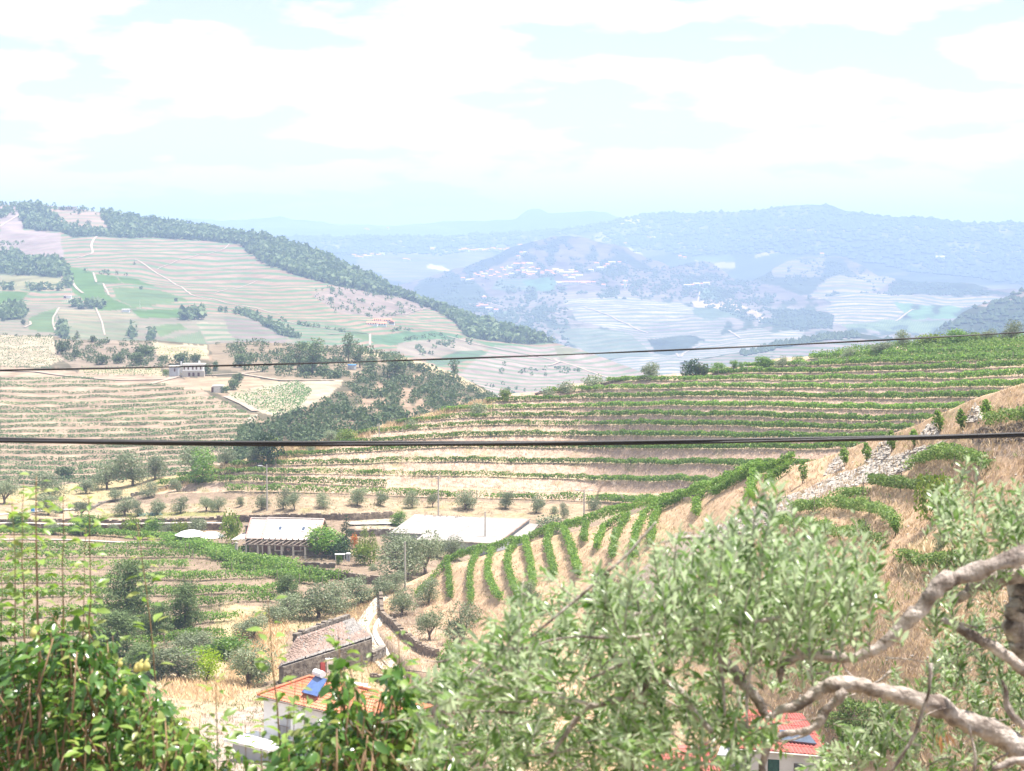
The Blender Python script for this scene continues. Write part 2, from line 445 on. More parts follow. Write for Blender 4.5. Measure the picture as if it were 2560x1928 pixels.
def steps(u, v):
    ph = rowphase(u, v); f = ph - np.floor(ph)
    saw = np.where(f < 0.42, -f / 0.42, -(1 - f) / 0.58) * 0.75
    saw = np.where((ph > 0) & (ph < 14), saw, 0) * sstep(380, 520, u)
    return saw
near = Layer([(-200, 1232, 382), (0, 1230, 378), (300, 1205, 392), (600, 1150, 370), (960, 1070, 388), (1260, 985, 408), (1600, 930, 412), (2000, 890, 400), (2560, 830, 372), (2900, 800, 360),
              (0, 1290, 338), (600, 1290, 336), (1000, 1290, 334), (1500, 1290, 332), (1300, 1330, 322), (2000, 1150, 285), (2560, 1000, 262), (0, 1400, 286), (600, 1400, 286), (1000, 1400, 284), (0, 1500, 250), (600, 1500, 248),
              (1000, 1500, 250), (0, 1700, 190), (650, 1722, 201), (900, 1650, 217), (930, 1700, 203), (1000, 1722, 196), (0, 1928, 134), (600, 1928, 142), (700, 1800, 170), (1200, 1928, 146), (1500, 1400, 272), (1500, 1600, 228), (2000, 1400, 240),
              (2000, 1928, 158), (2560, 1928, 130), (2560, 1300, 215), (-200, 1928, 128), (0, 2100, 104), (650, 2100, 112), (1200, 2100, 118), (2560, 2100, 112)],
    [(-800, 1250), (-300, 1238), (0, 1228), (150, 1215), (300, 1200), (420, 1188), (520, 1170), (600, 1150), (700, 1120), (780, 1104), (860, 1090), (940, 1066), (1060, 1034), (1110, 1019), (1200, 1000), (1260, 986),
     (1350, 975), (1440, 957), (1560, 945), (1700, 932), (1830, 914), (1950, 896), (2060, 886), (2200, 872), (2400, 852), (2560, 842), (2900, 815), (3300, 790)], 0.35, 14, 61, extra=steps)
def sink(u, v):
    x = np.interp(v, [1440, 1500, 1560, 1640, 1750, 1928], [885, 925, 935, 1012, 1112, 1235])
    return -sstep(0, -45, u - x) * 8
spur = Layer([(1020, 1457, 262), (1150, 1405, 256), (1400, 1335, 244), (1640, 1268, 222), (1850, 1195, 195), (2063, 1145, 170), (2336, 1035, 142), (2560, 960, 126), (2900, 860, 112), (1000, 1540, 243), (1150, 1600, 222),
              (1126, 1490, 246), (1300, 1500, 222), (1300, 1700, 180), (1300, 1928, 138), (1600, 1400, 197), (1800, 1928, 128), (2000, 1300, 148), (2300, 1300, 124), (2560, 1300, 108), (2560, 1928, 82), (1700, 1600, 168), (2000, 1600, 129), (2000, 2060, 110),
              (1600, 1928, 138), (1200, 1928, 138), (1000, 1928, 130), (1000, 1700, 187), (950, 1600, 224), (2300, 1600, 105)],
    [(860, 1560), (930, 1500), (980, 1474), (1020, 1458), (1082, 1430), (1150, 1406), (1240, 1380), (1330, 1354), (1400, 1337), (1470, 1321), (1530, 1302), (1640, 1270), (1700, 1248), (1760, 1230), (1850, 1198), (1900, 1186),
     (1960, 1172), (2030, 1156), (2063, 1146), (2130, 1120), (2200, 1092), (2290, 1060), (2336, 1036), (2420, 1004), (2480, 986), (2560, 960), (2900, 870), (3400, 800)], 0.35, 10, 71, extra=sink)

class Front:
    """whichever of the valley floor and the spur is the one seen"""
    def _m(s, u, v):
        u = np.asarray(u, float); v = np.asarray(v, float); return (spur.D(u, v) < near.D(u, v)) & (sink(u, v) > -0.5) & (v > spur.top(u))
    def D(s, u, v): return np.where(s._m(u, v), spur.D(u, v), near.D(u, v))
    def P(s, u, v, dz=0.0): return np.where(s._m(u, v)[..., None], spur.P(u, v, dz), near.P(u, v, dz))
    def top(s, u): return near.top(u)
front = Front()
def any_land(*a, **k):
    def f(U, V):
        return paint(U, V, *a, **k)
    return f
m_far = landmat("far_hills_mat", (0.07, 0.10, 0.06), 0.006, 0.45, 0.4)
m_vh = landmat("village_hill_mat", (0.08, 0.12, 0.07), 0.02, 0.45, 0.45)
m_left = landmat("left_hill_mat", (0.075, 0.15, 0.075), 0.03, 0.3, 0.40)
m_knoll = landmat("knoll_mat", None, 0.12, 0.35, bump=0.3, bscale=0.6)
m_near = landmat("near_ground_mat", None, 0.9, 0.3, bump=0.1, bscale=3.0)

# the farthest ridges, woodland with a few pale fields
farthest.mesh("far_ridges", m_far, -600, 3200, 640, 10, 5, any_land((0.10, 0.13, 0.09), [([(640, 553), (1100, 562), (1150, 575), (640, 570)], (0.17, 0.19, 0.14), 0, 0)]), jag=3, back=0.05)
def far_land(U, V):
    pt = [([(1500, 560), (1560, 552), (1620, 556), (1590, 566), (1540, 568)], (0.62, 0.52, 0.42), 0, 0), ([(1490, 590), (1525, 582), (1528, 598), (1505, 606), (1488, 600)], (0.5, 0.42, 0.36), .3, 0),
          ([(1380, 606), (1412, 590), (1422, 594), (1400, 604)], (0.55, 0.47, 0.38), 0, 0), ([(1620, 600), (1684, 583), (1680, 594), (1650, 600)], (0.45, 0.40, 0.33), .4, 0),
          ([(1530, 620), (1570, 618), (1608, 636), (1590, 640)], (0.6, 0.54, 0.40), 0, 0), ([(1740, 605), (1820, 602), (1824, 622), (1800, 632), (1735, 622)], (0.36, 0.31, 0.26), .3, 0),
          ([(1718, 640), (1760, 664), (1835, 662), (1840, 672), (1770, 676)], (0.55, 0.47, 0.36), 0, 0), ([(1720, 640), (1830, 642), (1838, 658), (1760, 660)], (0.17, 0.22, 0.13), .5, 0),
          ([(1900, 560), (1995, 556), (1990, 585), (1900, 580)], (0.22, 0.22, 0.17), .3, 0), ([(2200, 560), (2300, 553), (2395, 575), (2380, 592), (2290, 588)], (0.32, 0.27, 0.23), .6, 0),
          ([(2115, 560), (2138, 553), (2135, 570), (2122, 572)], (0.42, 0.36, 0.3), 0, 0), ([(1885, 645), (1950, 625), (1950, 634), (1890, 650)], (0.44, 0.36, 0.28), 0, 0), ([(1995, 512), (2060, 520), (2040, 530), (1985, 524)], (0.22, 0.24, 0.16), .4, 0),
          ([(1970, 575), (2055, 584), (2050, 590), (1960, 580)], (0.42, 0.36, 0.3), 0, 0), ([(2000, 645), (2080, 655), (2060, 668), (2000, 660)], (0.4, 0.32, 0.26), .4, 0), ([(2500, 572), (2525, 574), (2520, 582), (2495, 578)], (0.5, 0.42, 0.35), 0, 0),
          ([(1060, 580), (1280, 570), (1340, 580), (1250, 590), (1080, 592)], (0.20, 0.22, 0.15), .3, 0), ([(1100, 572), (1160, 566), (1150, 578), (1110, 582)], (0.33, 0.31, 0.24), 0, 0), ([(1230, 566), (1330, 561), (1325, 566), (1240, 570)], (0.34, 0.31, 0.25), 0, 0),
          ([(900, 630), (1060, 640), (1180, 615), (1260, 640), (1180, 660), (980, 690), (880, 680)], (0.24, 0.21, 0.17), .5, 0), ([(1065, 664), (1075, 654), (1100, 656), (1135, 674), (1130, 678), (1095, 668)], (0.66, 0.58, 0.42), 0, 0),
          ([(1075, 668), (1095, 668), (1135, 678), (1130, 688), (1075, 690)], (0.30, 0.30, 0.20), .4, 0), ([(930, 655), (1060, 660), (1150, 690), (1060, 720), (960, 700)], (0.27, 0.23, 0.19), .7, 0), ([(1140, 580), (1180, 575), (1195, 582), (1150, 590)], (0.3, 0.27, 0.21), 0, 0)]
    col, att = paint(U, V, (0.105, 0.13, 0.075), pt, 1, 6.5, 14, edge=4)
    n = fbm(U / 90, V / 22, 5, 4)
    m = sstep(0.1, 0.35, n)[..., None] * (col[..., :1] < 0.12)
    col = col * (1 - m) + m * np.array((0.22, 0.22, 0.15))
    m = ((fbm(U / 40, V / 9, 9, 3) > 0.42) & (V < 640) & (col[..., 0] < 0.3))[..., None]
    col = np.where(m, np.array((0.36, 0.32, 0.25)), col)
    return col, att
far.mesh("far_mountains", m_far, -600, 3200, 900, 5, 4, far_land, jag=4, back=0.05, tone=0.85)

def vh_land(U, V):
    W = (0.085, 0.105, 0.06); T = (0.37, 0.31, 0.27)
    pt = [([(1000, 740), (1560, 720), (1900, 760), (2560, 760), (2560, 1010), (900, 1010)], (0.31, 0.255, 0.215), .35, 0),
          ([(1410, 745), (1560, 735), (1700, 750), (1830, 790), (1750, 840), (1500, 815), (1440, 800)], (0.44, 0.385, 0.31), .75, 0), ([(1540, 815), (1700, 790), (1830, 770), (1800, 840), (1700, 870), (1560, 850)], T, .8, 0),
          ([(1380, 830), (1560, 820), (1600, 850), (1760, 870), (1700, 900), (1500, 880)], (0.24, 0.25, 0.17), .6, 0), ([(1600, 850), (1900, 830), (2000, 870), (1900, 900), (1700, 905)], (0.42, 0.36, 0.30), .8, 0),
          ([(1730, 745), (1830, 742), (1860, 760), (1930, 800), (1900, 798), (1820, 768), (1735, 760)], (0.56, 0.44, 0.33), 0, 0), ([(1735, 762), (1820, 768), (1860, 790), (1780, 800), (1730, 790)], (0.16, 0.20, 0.13), .5, 0),
          ([(1740, 715), (1790, 715), (1790, 740), (1750, 740)], (0.2, 0.27, 0.15), .6, 0), ([(1250, 690), (1330, 695), (1320, 720), (1230, 720)], (0.22, 0.24, 0.15), .9, 0), ([(1300, 700), (1385, 690), (1390, 722), (1330, 722)], (0.16, 0.27, 0.15), .2, 0),
          ([(1050, 700), (1180, 690), (1230, 740), (1130, 770), (1000, 760)], (0.10, 0.125, 0.08), .1, 0), ([(1200, 640), (1300, 615), (1340, 620), (1250, 665), (1200, 680)], W, 0, 0), ([(1500, 640), (1560, 625), (1620, 660), (1700, 720), (1640, 700), (1560, 650), (1500, 650)], W, 0, 0),
          ([(2000, 650), (2100, 650), (2150, 700), (2000, 730), (1880, 700), (1850, 680)], W, 0, 0), ([(1930, 660), (2070, 650), (2050, 700), (1930, 690)], (0.28, 0.23, 0.2), .5, 0), ([(1620, 842), (1720, 832), (1760, 850), (1700, 870), (1640, 865)], W, 0, 0),
          ([(2040, 740), (2200, 730), (2300, 742), (2510, 742), (2500, 752), (2250, 790), (2080, 820), (2040, 790), (2080, 760)], (0.44, 0.36, 0.32), .85, 0), ([(2230, 760), (2460, 768), (2440, 790), (2270, 795)], (0.18, 0.30, 0.14), .2, 0),
          ([(2100, 815), (2240, 795), (2400, 800), (2340, 828), (2120, 826)], (0.24, 0.30, 0.15), .1, .7), ([(1900, 765), (1990, 770), (2085, 790), (2080, 830), (2000, 840), (1930, 820), (1950, 800)], W, 0, 0), ([(2100, 690), (2250, 685), (2260, 700), (2110, 740), (2010, 735)], (0.37, 0.30, 0.26), .7, 0),
          ([(2240, 690), (2420, 715), (2540, 738), (2300, 740), (2250, 730)], (0.07, 0.095, 0.055), 0, 0), ([(1560, 668), (1700, 690), (1690, 720), (1560, 700)], (0.24, 0.19, 0.165), .3, 0), ([(1800, 860), (2010, 835), (2000, 870), (1850, 890)], (0.46, 0.40, 0.33), .75, 0),
          ([(1500, 900), (2000, 860), (2100, 1000), (1300, 1000)], (0.43, 0.375, 0.315), .75, 0), ([(1440, 905), (1510, 892), (1530, 918), (1500, 930)], (0.09, 0.14, 0.07), 0, 0), ([(1150, 880), (1330, 860), (1400, 900), (1300, 940)], (0.3, 0.25, 0.21), .3, 0),
          ([(1270, 835), (1340, 835), (1330, 852), (1280, 850)], (0.33, 0.32, 0.2), 0, 0), ([(1220, 775), (1290, 772), (1300, 790), (1230, 788)], (0.2, 0.27, 0.15), 0, 0)]
    col, att = paint(U, V, (0.22, 0.185, 0.155), pt, 2, 6.2, 16, spacing2=5.5, ang2=1.1, edge=7)
    n = fbm(U / 26, V / 13, 15, 4) + 0.5 * fbm(U / 120, V / 60, 16, 3)
    m = (sstep(0.0, 0.22, n) * (att['rows'] < 0.45) * (col[..., 0] < 0.35))[..., None]
    col = col * (1 - m) + m * np.array(W)
    return col, att
village_hill.mesh("village_hill", m_vh, 600, 3200, 1010, 4, 3, vh_land, jag=3, tone=0.88)
right_hill.mesh("right_hill", m_vh, 1700, 3200, 985, 5, 4,
    any_land((0.10, 0.12, 0.075), [([(1940, 870), (2120, 845), (2230, 850), (2340, 870), (2340, 990), (1900, 990)], (0.42, 0.345, 0.32), .8, 0), ([(1700, 910), (1940, 862), (1940, 870), (1880, 990), (1700, 990)], (0.40, 0.34, 0.30), .8, 0),
                                   ([(2440, 772), (2560, 730), (2560, 742), (2480, 768)], (0.45, 0.36, 0.30), 0, 0)], 3, 8, 10), jag=4, tone=0.75)

B_WOODS = [([(240, 520), (480, 556), (700, 595), (830, 645), (960, 705), (1100, 765), (1250, 818), (1400, 862), (1300, 858), (1170, 846), (1150, 815), (1100, 778), (1000, 738), (850, 718), (740, 692), (650, 655), (600, 612), (400, 594), (285, 592)], 3000, (3.0, 5.5)),
           ([(40, 512), (95, 512), (125, 535), (165, 562), (240, 574), (290, 584), (285, 594), (240, 592), (185, 592), (150, 575), (90, 572), (60, 565), (50, 540)], 260, (3, 5)), ([(0, 528), (35, 525), (36, 535), (0, 545)], 25, (3, 4.5)),
           ([(0, 632), (20, 630), (52, 636), (60, 650), (140, 642), (155, 660), (172, 695), (130, 700), (60, 695), (0, 692)], 330, (3, 5)), ([(0, 782), (15, 776), (60, 776), (68, 795), (55, 803), (0, 806)], 70, (3, 5)),
           ([(452, 806), (465, 790), (508, 792), (510, 808)], 36, (3, 5)), ([(0, 509), (250, 530), (245, 536), (0, 516)], 50, (2, 3.5)), ([(575, 785), (600, 782), (680, 812), (730, 840), (745, 850), (700, 842), (640, 808)], 70, (2, 3.4)),
           ([(160, 700), (176, 700), (176, 722), (166, 722)], 14, (3, 4.5)), ([(170, 764), (260, 762), (260, 770), (170, 774)], 26, (3, 4.2)), ([(0, 722), (35, 722), (35, 730), (0, 735)], 5, (3, 4)), ([(70, 722), (152, 722), (152, 728), (70, 730)], 14, (2.5, 4)),
           ([(140, 835), (150, 815), (170, 840), (170, 860), (150, 850)], 20, (3, 4.5)), ([(322, 840), (332, 818), (338, 840), (330, 855)], 8, (3, 4)), ([(366, 860), (372, 830), (382, 838), (380, 862)], 8, (3, 4))]
def b_land(U, V):
    T = (0.40, 0.29, 0.215)
    G1, G2, G3 = (0.14, 0.235, 0.07), (0.185, 0.25, 0.11), (0.30, 0.30, 0.18)
    pt = [([(0, 760), (300, 770), (620, 800), (760, 860), (760, 1010), (0, 1010)], (0.34, 0.29, 0.22), .3, 0),
          ([(0, 510), (60, 512), (60, 570), (150, 580), (160, 640), (0, 630)], (0.42, 0.335, 0.31), .12, 0), ([(105, 525), (240, 528), (272, 575), (240, 578), (165, 562), (125, 540)], (0.46, 0.345, 0.27), .35, 0),
          ([(160, 668), (232, 680), (246, 712), (260, 714), (262, 738), (322, 768), (350, 774), (240, 778), (200, 742), (184, 735), (172, 700)], G1, .15, 0), ([(240, 683), (290, 688), (310, 712), (244, 709)], G1, .1, 0), ([(293, 688), (342, 690), (390, 720), (313, 713)], G1, .1, 0),
          ([(0, 735), (74, 733), (14, 782), (0, 786)], G1, .1, 0), ([(330, 777), (460, 775), (452, 799), (350, 799)], G1, .25, 0), ([(282, 722), (400, 727), (474, 757), (335, 772), (290, 748)], G2, .3, 0), ([(0, 694), (160, 700), (166, 726), (0, 731)], (0.36, 0.34, 0.20), 0, 0),
          ([(72, 800), (142, 772), (138, 795), (135, 832), (70, 828)], G2, .3, 0), ([(140, 775), (330, 780), (345, 800), (150, 812)], (0.38, 0.32, 0.22), .4, 0), ([(150, 815), (345, 805), (340, 860), (160, 858)], (0.30, 0.29, 0.19), .3, 0),
          ([(380, 820), (450, 815), (470, 825), (400, 840)], G2, .2, 0), ([(410, 845), (500, 828), (520, 858), (470, 865)], (0.24, 0.27, 0.16), 0, .6), ([(490, 812), (570, 815), (600, 845), (520, 850)], (0.42, 0.36, 0.27), .8, 0),
          ([(560, 800), (640, 805), (720, 850), (700, 862), (610, 862), (570, 830)], (0.31, 0.25, 0.22), .5, 0), ([(640, 800), (800, 812), (900, 830), (940, 860), (760, 870), (700, 835)], (0.30, 0.29, 0.20), .8, 0),
          ([(845, 715), (1000, 738), (1095, 762), (1050, 775), (960, 805), (840, 785), (780, 740)], (0.37, 0.29, 0.25), .12, 0), ([(200, 760), (152, 755), (175, 745), (200, 748)], (0.45, 0.42, 0.3), 0, .8),
          ([(930, 846), (1080, 834), (1172, 846), (1090, 860), (980, 872), (930, 866)], (0.15, 0.24, 0.13), .5, 0), ([(1190, 855), (1290, 860), (1300, 873), (1210, 869)], (0.17, 0.28, 0.14), .3, 0), ([(860, 835), (920, 838), (925, 862), (880, 850)], G2, .3, 0),
          ([(1060, 902), (1200, 872), (1228, 888), (1100, 918)], (0.17, 0.22, 0.15), .6, 0), ([(1000, 862), (1160, 850), (1240, 868), (1060, 898), (990, 885)], (0.38, 0.32, 0.26), .15, 0), ([(1240, 862), (1450, 872), (1900, 1000), (1100, 1010), (1150, 930)], (0.43, 0.345, 0.31), .6, 0),
          ([(1380, 870), (1460, 880), (1400, 895)], (0.3, 0.3, 0.2), 0, 0)]
    pt += [(p, (0.07, 0.10, 0.05), 0, 0) for p, n, r in B_WOODS if n > 60]
    col, att = paint(U, V, T, pt, 4, 9.2, 26, tilt=-0.02, spacing2=5, ang2=1.2, edge=3.5)
    base = (att['rows'] == 0) & (np.abs(col[..., 0] - T[0]) < 1e-6)
    att['rows'][base] = 0.85
    return col, att
left_hill.mesh("left_hill", m_left, -700, 2000, 1010, 3.5, 3, b_land, jag=1.5, tone=0.84)

C_VINES = [([(0, 915), (130, 922), (250, 950), (330, 962), (420, 962), (560, 1000), (640, 1045), (612, 1080), (578, 1130), (580, 1230), (0, 1230)], 12.6),]
def c_land(U, V):
    pt = [([(0, 838), (135, 841), (140, 870), (160, 900), (120, 915), (0, 915)], (0.50, 0.425, 0.32), 0, 0), ([(380, 855), (520, 865), (520, 900), (440, 905), (385, 890)], (0.50, 0.43, 0.31), 0, 0), ([(195, 918), (400, 922), (410, 945), (200, 935)], (0.52, 0.43, 0.29), 0, 0),
          ([(0, 915), (450, 945), (640, 1045), (580, 1240), (0, 1240)], (0.46, 0.355, 0.27), 0, 0), ([(565, 985), (700, 952), (865, 948), (820, 990), (740, 1030), (690, 1045), (640, 1030)], (0.52, 0.45, 0.35), 0, 0),
          ([(140, 850), (380, 855), (400, 900), (460, 930), (380, 920), (180, 920), (140, 880)], (0.34, 0.28, 0.22), 0, 0), ([(520, 860), (860, 862), (1010, 895), (900, 950), (700, 950), (540, 925)], (0.33, 0.27, 0.20), 0, 0),
          ([(460, 945), (640, 945), (700, 952), (560, 985), (470, 965)], (0.46, 0.36, 0.26), 0, 0), ([(880, 870), (1010, 890), (1100, 912), (1245, 990), (1230, 1000), (1140, 950), (1010, 910), (900, 890)], (0.53, 0.44, 0.30), 0, 0)]
    col, att = paint(U, V, (0.19, 0.17, 0.12), pt, 5, 12, edge=6)
    m = sstep(0.15, 0.4, fbm(U / 35, V / 20, 33, 4))[..., None] * (col[..., :1] < 0.2)
    col = col * (1 - m) + m * np.array((0.40, 0.30, 0.22))
    m = sstep(0.0, 0.5, fbm(U / 60, V / 12, 35, 4))[..., None] * (col[..., :1] > 0.4) * 0.6
    col = col * (1 - m) + m * np.array((0.53, 0.43, 0.31))
    return col, att
knoll.mesh("knoll_hillside", m_knoll, -700, 1800, 1300, 4, 3.5, c_land, jag=1.5, tone=0.93)

def n_land(U, V):
    ph = rowphase(U, V); f = ph - np.floor(ph)
    col = np.ones(U.shape + (3,)) * np.array((0.36, 0.28, 0.21))
    m = (ph >= 0) & (ph < 16)
    bank = sstep(0.3, 0.5, f) * (1 - sstep(0.9, 1.0, f))
    tread = np.array((0.60, 0.48, 0.34)); bk = np.array((0.60, 0.455, 0.36))
    col[m] = (tread * (1 - bank[..., None]) + bk * bank[..., None])[m]
    pt = [([(-800, 1250), (0, 1222), (300, 1195), (520, 1168), (600, 1148), (700, 1118), (780, 1102), (860, 1088), (940, 1064), (1060, 1030), (1250, 985), (1250, 1000), (1060, 1048), (940, 1084), (840, 1110), (720, 1148), (620, 1172), (500, 1200), (380, 1235), (200, 1262), (-800, 1280)], (0.54, 0.44, 0.26), 0, 0),
          ([(-800, 1262), (500, 1258), (640, 1240), (1160, 1252), (1560, 1266), (1560, 1300), (1000, 1300), (-800, 1300)], (0.47, 0.37, 0.26), 0, 0), ([(880, 1296), (1010, 1300), (1010, 1325), (880, 1322)], (0.55, 0.48, 0.38), 0, 0),
          ([(-800, 1275), (330, 1282), (340, 1300), (-800, 1300)], (0.55, 0.43, 0.30), 0, 0), ([(250, 1282), (560, 1280), (560, 1292), (250, 1292)], (0.36, 0.34, 0.16), 0, 0),
          ([(-800, 1312), (560, 1312), (560, 1345), (-800, 1345)], (0.40, 0.30, 0.21), 0, 0), ([(880, 1500), (960, 1470), (1010, 1500), (960, 1560), (1000, 1650), (1100, 1760), (900, 1760), (820, 1640), (700, 1560), (640, 1530)], (0.56, 0.43, 0.27), 0, 0),
          ([(560, 1500), (720, 1530), (700, 1700), (560, 1700), (480, 1700)], (0.56, 0.45, 0.28), 0, 0), ([(380, 1690), (660, 1690), (640, 2100), (300, 2100)], (0.55, 0.44, 0.30), 0, 0), ([(500, 1790), (660, 1760), (660, 2100), (480, 2100)], (0.52, 0.44, 0.37), 0, 0)]
    for poly, c, a, b in pt: col[inpoly(U + 22 * fbm(U / 34, V / 16, 91, 5), V + (8 * fbm(U / 30, V / 14, 99, 5)) * (V > 1320), poly)] = c
    s = fbm(U / 18, V / 7, 92, 4)[..., None]
    col = col * (1 + 0.18 * s)
    g = (sstep(0.25, 0.55, fbm(U / 45, V / 14, 93, 4)) * 0.5 * (V < 1400))[..., None]
    col = col * (1 - g) + g * np.array((0.33, 0.33, 0.15))
    z = np.zeros(U.shape)
    return col, dict(phase=z, phase2=z, rows=z, rows2=z)
near.mesh("valley_ground", m_near, -800, 3300, 2100, 6, 2.6, n_land, jag=0.5)
def f_land(U, V):
    col = np.ones(U.shape + (3,)) * np.array((0.56, 0.41, 0.28))
    RK = (0.50, 0.465, 0.42)
    pt = [([(1750, 1330), (1900, 1265), (2000, 1225), (2100, 1185), (2250, 1130), (2370, 1100), (2300, 1150), (2240, 1185), (2130, 1215), (2040, 1245), (1960, 1290), (1850, 1360), (1760, 1370)], RK, 0, 0),
          ([(2060, 1188), (2085, 1150), (2115, 1120), (2110, 1175)], RK, 0, 0), ([(2165, 1150), (2200, 1105), (2240, 1090), (2220, 1140), (2175, 1155)], RK, 0, 0), ([(2290, 1105), (2320, 1060), (2350, 1045), (2350, 1085)], RK, 0, 0), ([(2410, 1060), (2440, 1010), (2465, 1050)], RK, 0, 0),
          ([(2400, 1080), (2560, 1060), (2900, 1040), (2900, 1150), (2470, 1150)], (0.46, 0.36, 0.28), 0, 0),
          ([(950, 1500), (1010, 1500), (1150, 1600), (1300, 1650), (1300, 2100), (900, 2100)], (0.46, 0.36, 0.27), 0, 0), ([(1600, 1600), (2700, 1400), (2700, 2100), (1300, 2100)], (0.53, 0.40, 0.27), 0, 0),
          ([(1690, 1330), (1780, 1340), (1720, 1440), (1620, 1500), (1560, 1480)], (0.47, 0.40, 0.34), 0, 0), ([(2240, 1400), (2400, 1350), (2420, 1430), (2260, 1480)], (0.52, 0.42, 0.27), 0, 0)]
    for poly, c, a, b in pt: col[inpoly(U + 7 * fbm(U / 24, V / 16, 95, 3), V + 4 * fbm(U / 20, V / 14, 96, 3), poly)] = c
    s = fbm(U / 26, V / 10, 94, 5)[..., None]
    col = col * (1 + 0.22 * s)
    g = (sstep(0.3, 0.6, fbm(U / 40, V / 22, 97, 4)) * 0.35)[..., None]
    col = col * (1 - g) + g * np.array((0.36, 0.34, 0.17))
    z = np.zeros(U.shape)
    return col, dict(phase=z, phase2=z, rows=z, rows2=z)
spur.mesh("spur_slope", m_near, 860, 3400, 2100, 6, 3, f_land, jag=0.6, tone=1.22)

# the slope below the viewpoint, from the bottom of the view back under one's feet, and the deep valley floor under everything
us = np.arange(-800, 3401, 60.0)
Z = np.minimum(near.P(us, us * 0 + 2095.0)[:, 2], 0); e0 = near.P(us, us * 0 + 2095.0); e1 = spur.P(us, us * 0 + 2095.0)
edge = np.where((us > 1150)[:, None], e1, e0); rowsv = []
for t in np.linspace(0, 1, 24):
    q = edge.copy(); q[:, 1] = edge[:, 1] * (1 - t) + (-40) * t; q[:, 0] = edge[:, 0] * (1 + 0.6 * t)
    tz = t; q[:, 2] = edge[:, 2] * (1 - tz) + (-7.5) * tz - 3.5 * math.sin(PI * t) + (fbm(q[:, 0] / 6, q[:, 1] / 6, 8, 3) * 0.5 if t > 0 else -0.3)
    rowsv.append(q)
G = np.stack(rowsv[::-1]); nr, nc = G.shape[:2]
i = np.arange(nr - 1)[:, None] * nc; j = np.arange(nc - 1)[None]
tag(mesh_np("hillside_below", G.reshape(-1, 3), np.stack([i + j, i + j + 1, i + nc + j + 1, i + nc + j], -1).reshape(-1, 4), m_near, cols=np.ones((nr * nc, 3)) * np.array((0.40, 0.31, 0.2)),
            attrs=dict(phase=np.zeros(nr * nc), phase2=np.zeros(nr * nc), rows=np.zeros(nr * nc), rows2=np.zeros(nr * nc)), smooth=True), kind='structure')
mb = MB(); mb.quad((-16000, -300, -262), (16000, -300, -262), (16000, 15000, -262), (-16000, 15000, -262))
tag(mb.build("ground", surf("ground_mat", (0.12, 0.13, 0.08), (0.2, 0.17, 0.13), 0.004, 1.0)), kind='structure')

# haze
hz, N_, L_, out_ = new_mat("haze_mat")
pv = N_.new("ShaderNodeVolumePrincipled")
pv.inputs['Color'].default_value = (0.48, 0.65, 1.0, 1); pv.inputs['Density'].default_value = 0.000185; pv.inputs['Anisotropy'].default_value = 0.0
L_.new(pv.outputs[0], out_.inputs['Volume'])
mb = MB(); mb.box((0, 7350, 0), (34000, 15500, 1)); 
V_ = mb.V[0]; V_[:, 2] = np.where(V_[:, 2] < 0, -264, 232)
tag(mb.build("haze", hz), label="pale blue summer haze filling the valley", kind='stuff')
# ------------------------------------------------------------------ foliage
def rand_dirs(n):
    d = rng.normal(size=(n, 3)); return d / np.linalg.norm(d, axis=1, keepdims=True)
def leaf_quads(C, size, aspect=0.5, up=0.0, out=None, outw=0.0):
    """diamond shaped leaves round the centres C; returns V, F"""
    n = len(C); size = np.broadcast_to(np.asarray(size, float), (n,))
    a = rand_dirs(n); a[:, 2] += up
    a /= np.linalg.norm(a, axis=1, keepdims=True)
    nn = rand_dirs(n)
    if out is not None: nn = nn * (1 - outw) + out * outw
    b = np.cross(nn, a); b /= np.maximum(np.linalg.norm(b, axis=1, keepdims=True), 1e-6)
    h = (size * 0.5)[:, None]
    V = np.stack([C - a * h, C + b * h * aspect, C + a * h, C - b * h * aspect], 1).reshape(-1, 3)
    F = np.arange(4 * n).reshape(-1, 4)
    return V, F
def cloud(blobs, n, size, aspect=0.6, shell=0.55, up=0.0, jitter=0.25):
    """leaves through the volume of several overlapping clumps (centre, radii)"""
    w = np.array([np.prod(r) ** (2 / 3) for c, r in blobs]); w = w / w.sum()
    idx = rng.choice(len(blobs), n, p=w)
    Cc = np.array([c for c, r in blobs])[idx]; R = np.array([r for c, r in blobs])[idx]
    d = rand_dirs(n)
    rad = shell + (1 - shell) * rng.random(n) ** 0.6; rad *= 1 + jitter * rng.normal(size=n) * 0.35
    C = Cc + d * R * rad[:, None]
    return leaf_quads(C, size * rng.uniform(0.65, 1.35, n), aspect, up, d, 0.55)
def clumps(r, h, n, rs, seed=None, z0=0.0, flat=0.8):
    b = []
    for _ in range(n):
        a = rng.uniform(0, 2 * PI); q = math.sqrt(rng.random()) * r * (1 - rs * 0.55)
        zz = z0 + rng.uniform(0.12, 0.92) * h
        k = 1 - 0.3 * abs((zz - z0) / h - 0.45) * 2
        rr = r * rs * rng.uniform(0.75, 1.25)
        b.append(((math.cos(a) * q * k, math.sin(a) * q * k, zz), (rr, rr, rr * flat)))
    return b
OCT = np.array([[1, 0, 0], [-1, 0, 0], [0, 1, 0], [0, -1, 0], [0, 0, 1], [0, 0, -1.0]])
OF = np.array([[0, 2, 4], [2, 1, 4], [1, 3, 4], [3, 0, 4], [2, 0, 5], [1, 2, 5], [3, 1, 5], [0, 3, 5]])
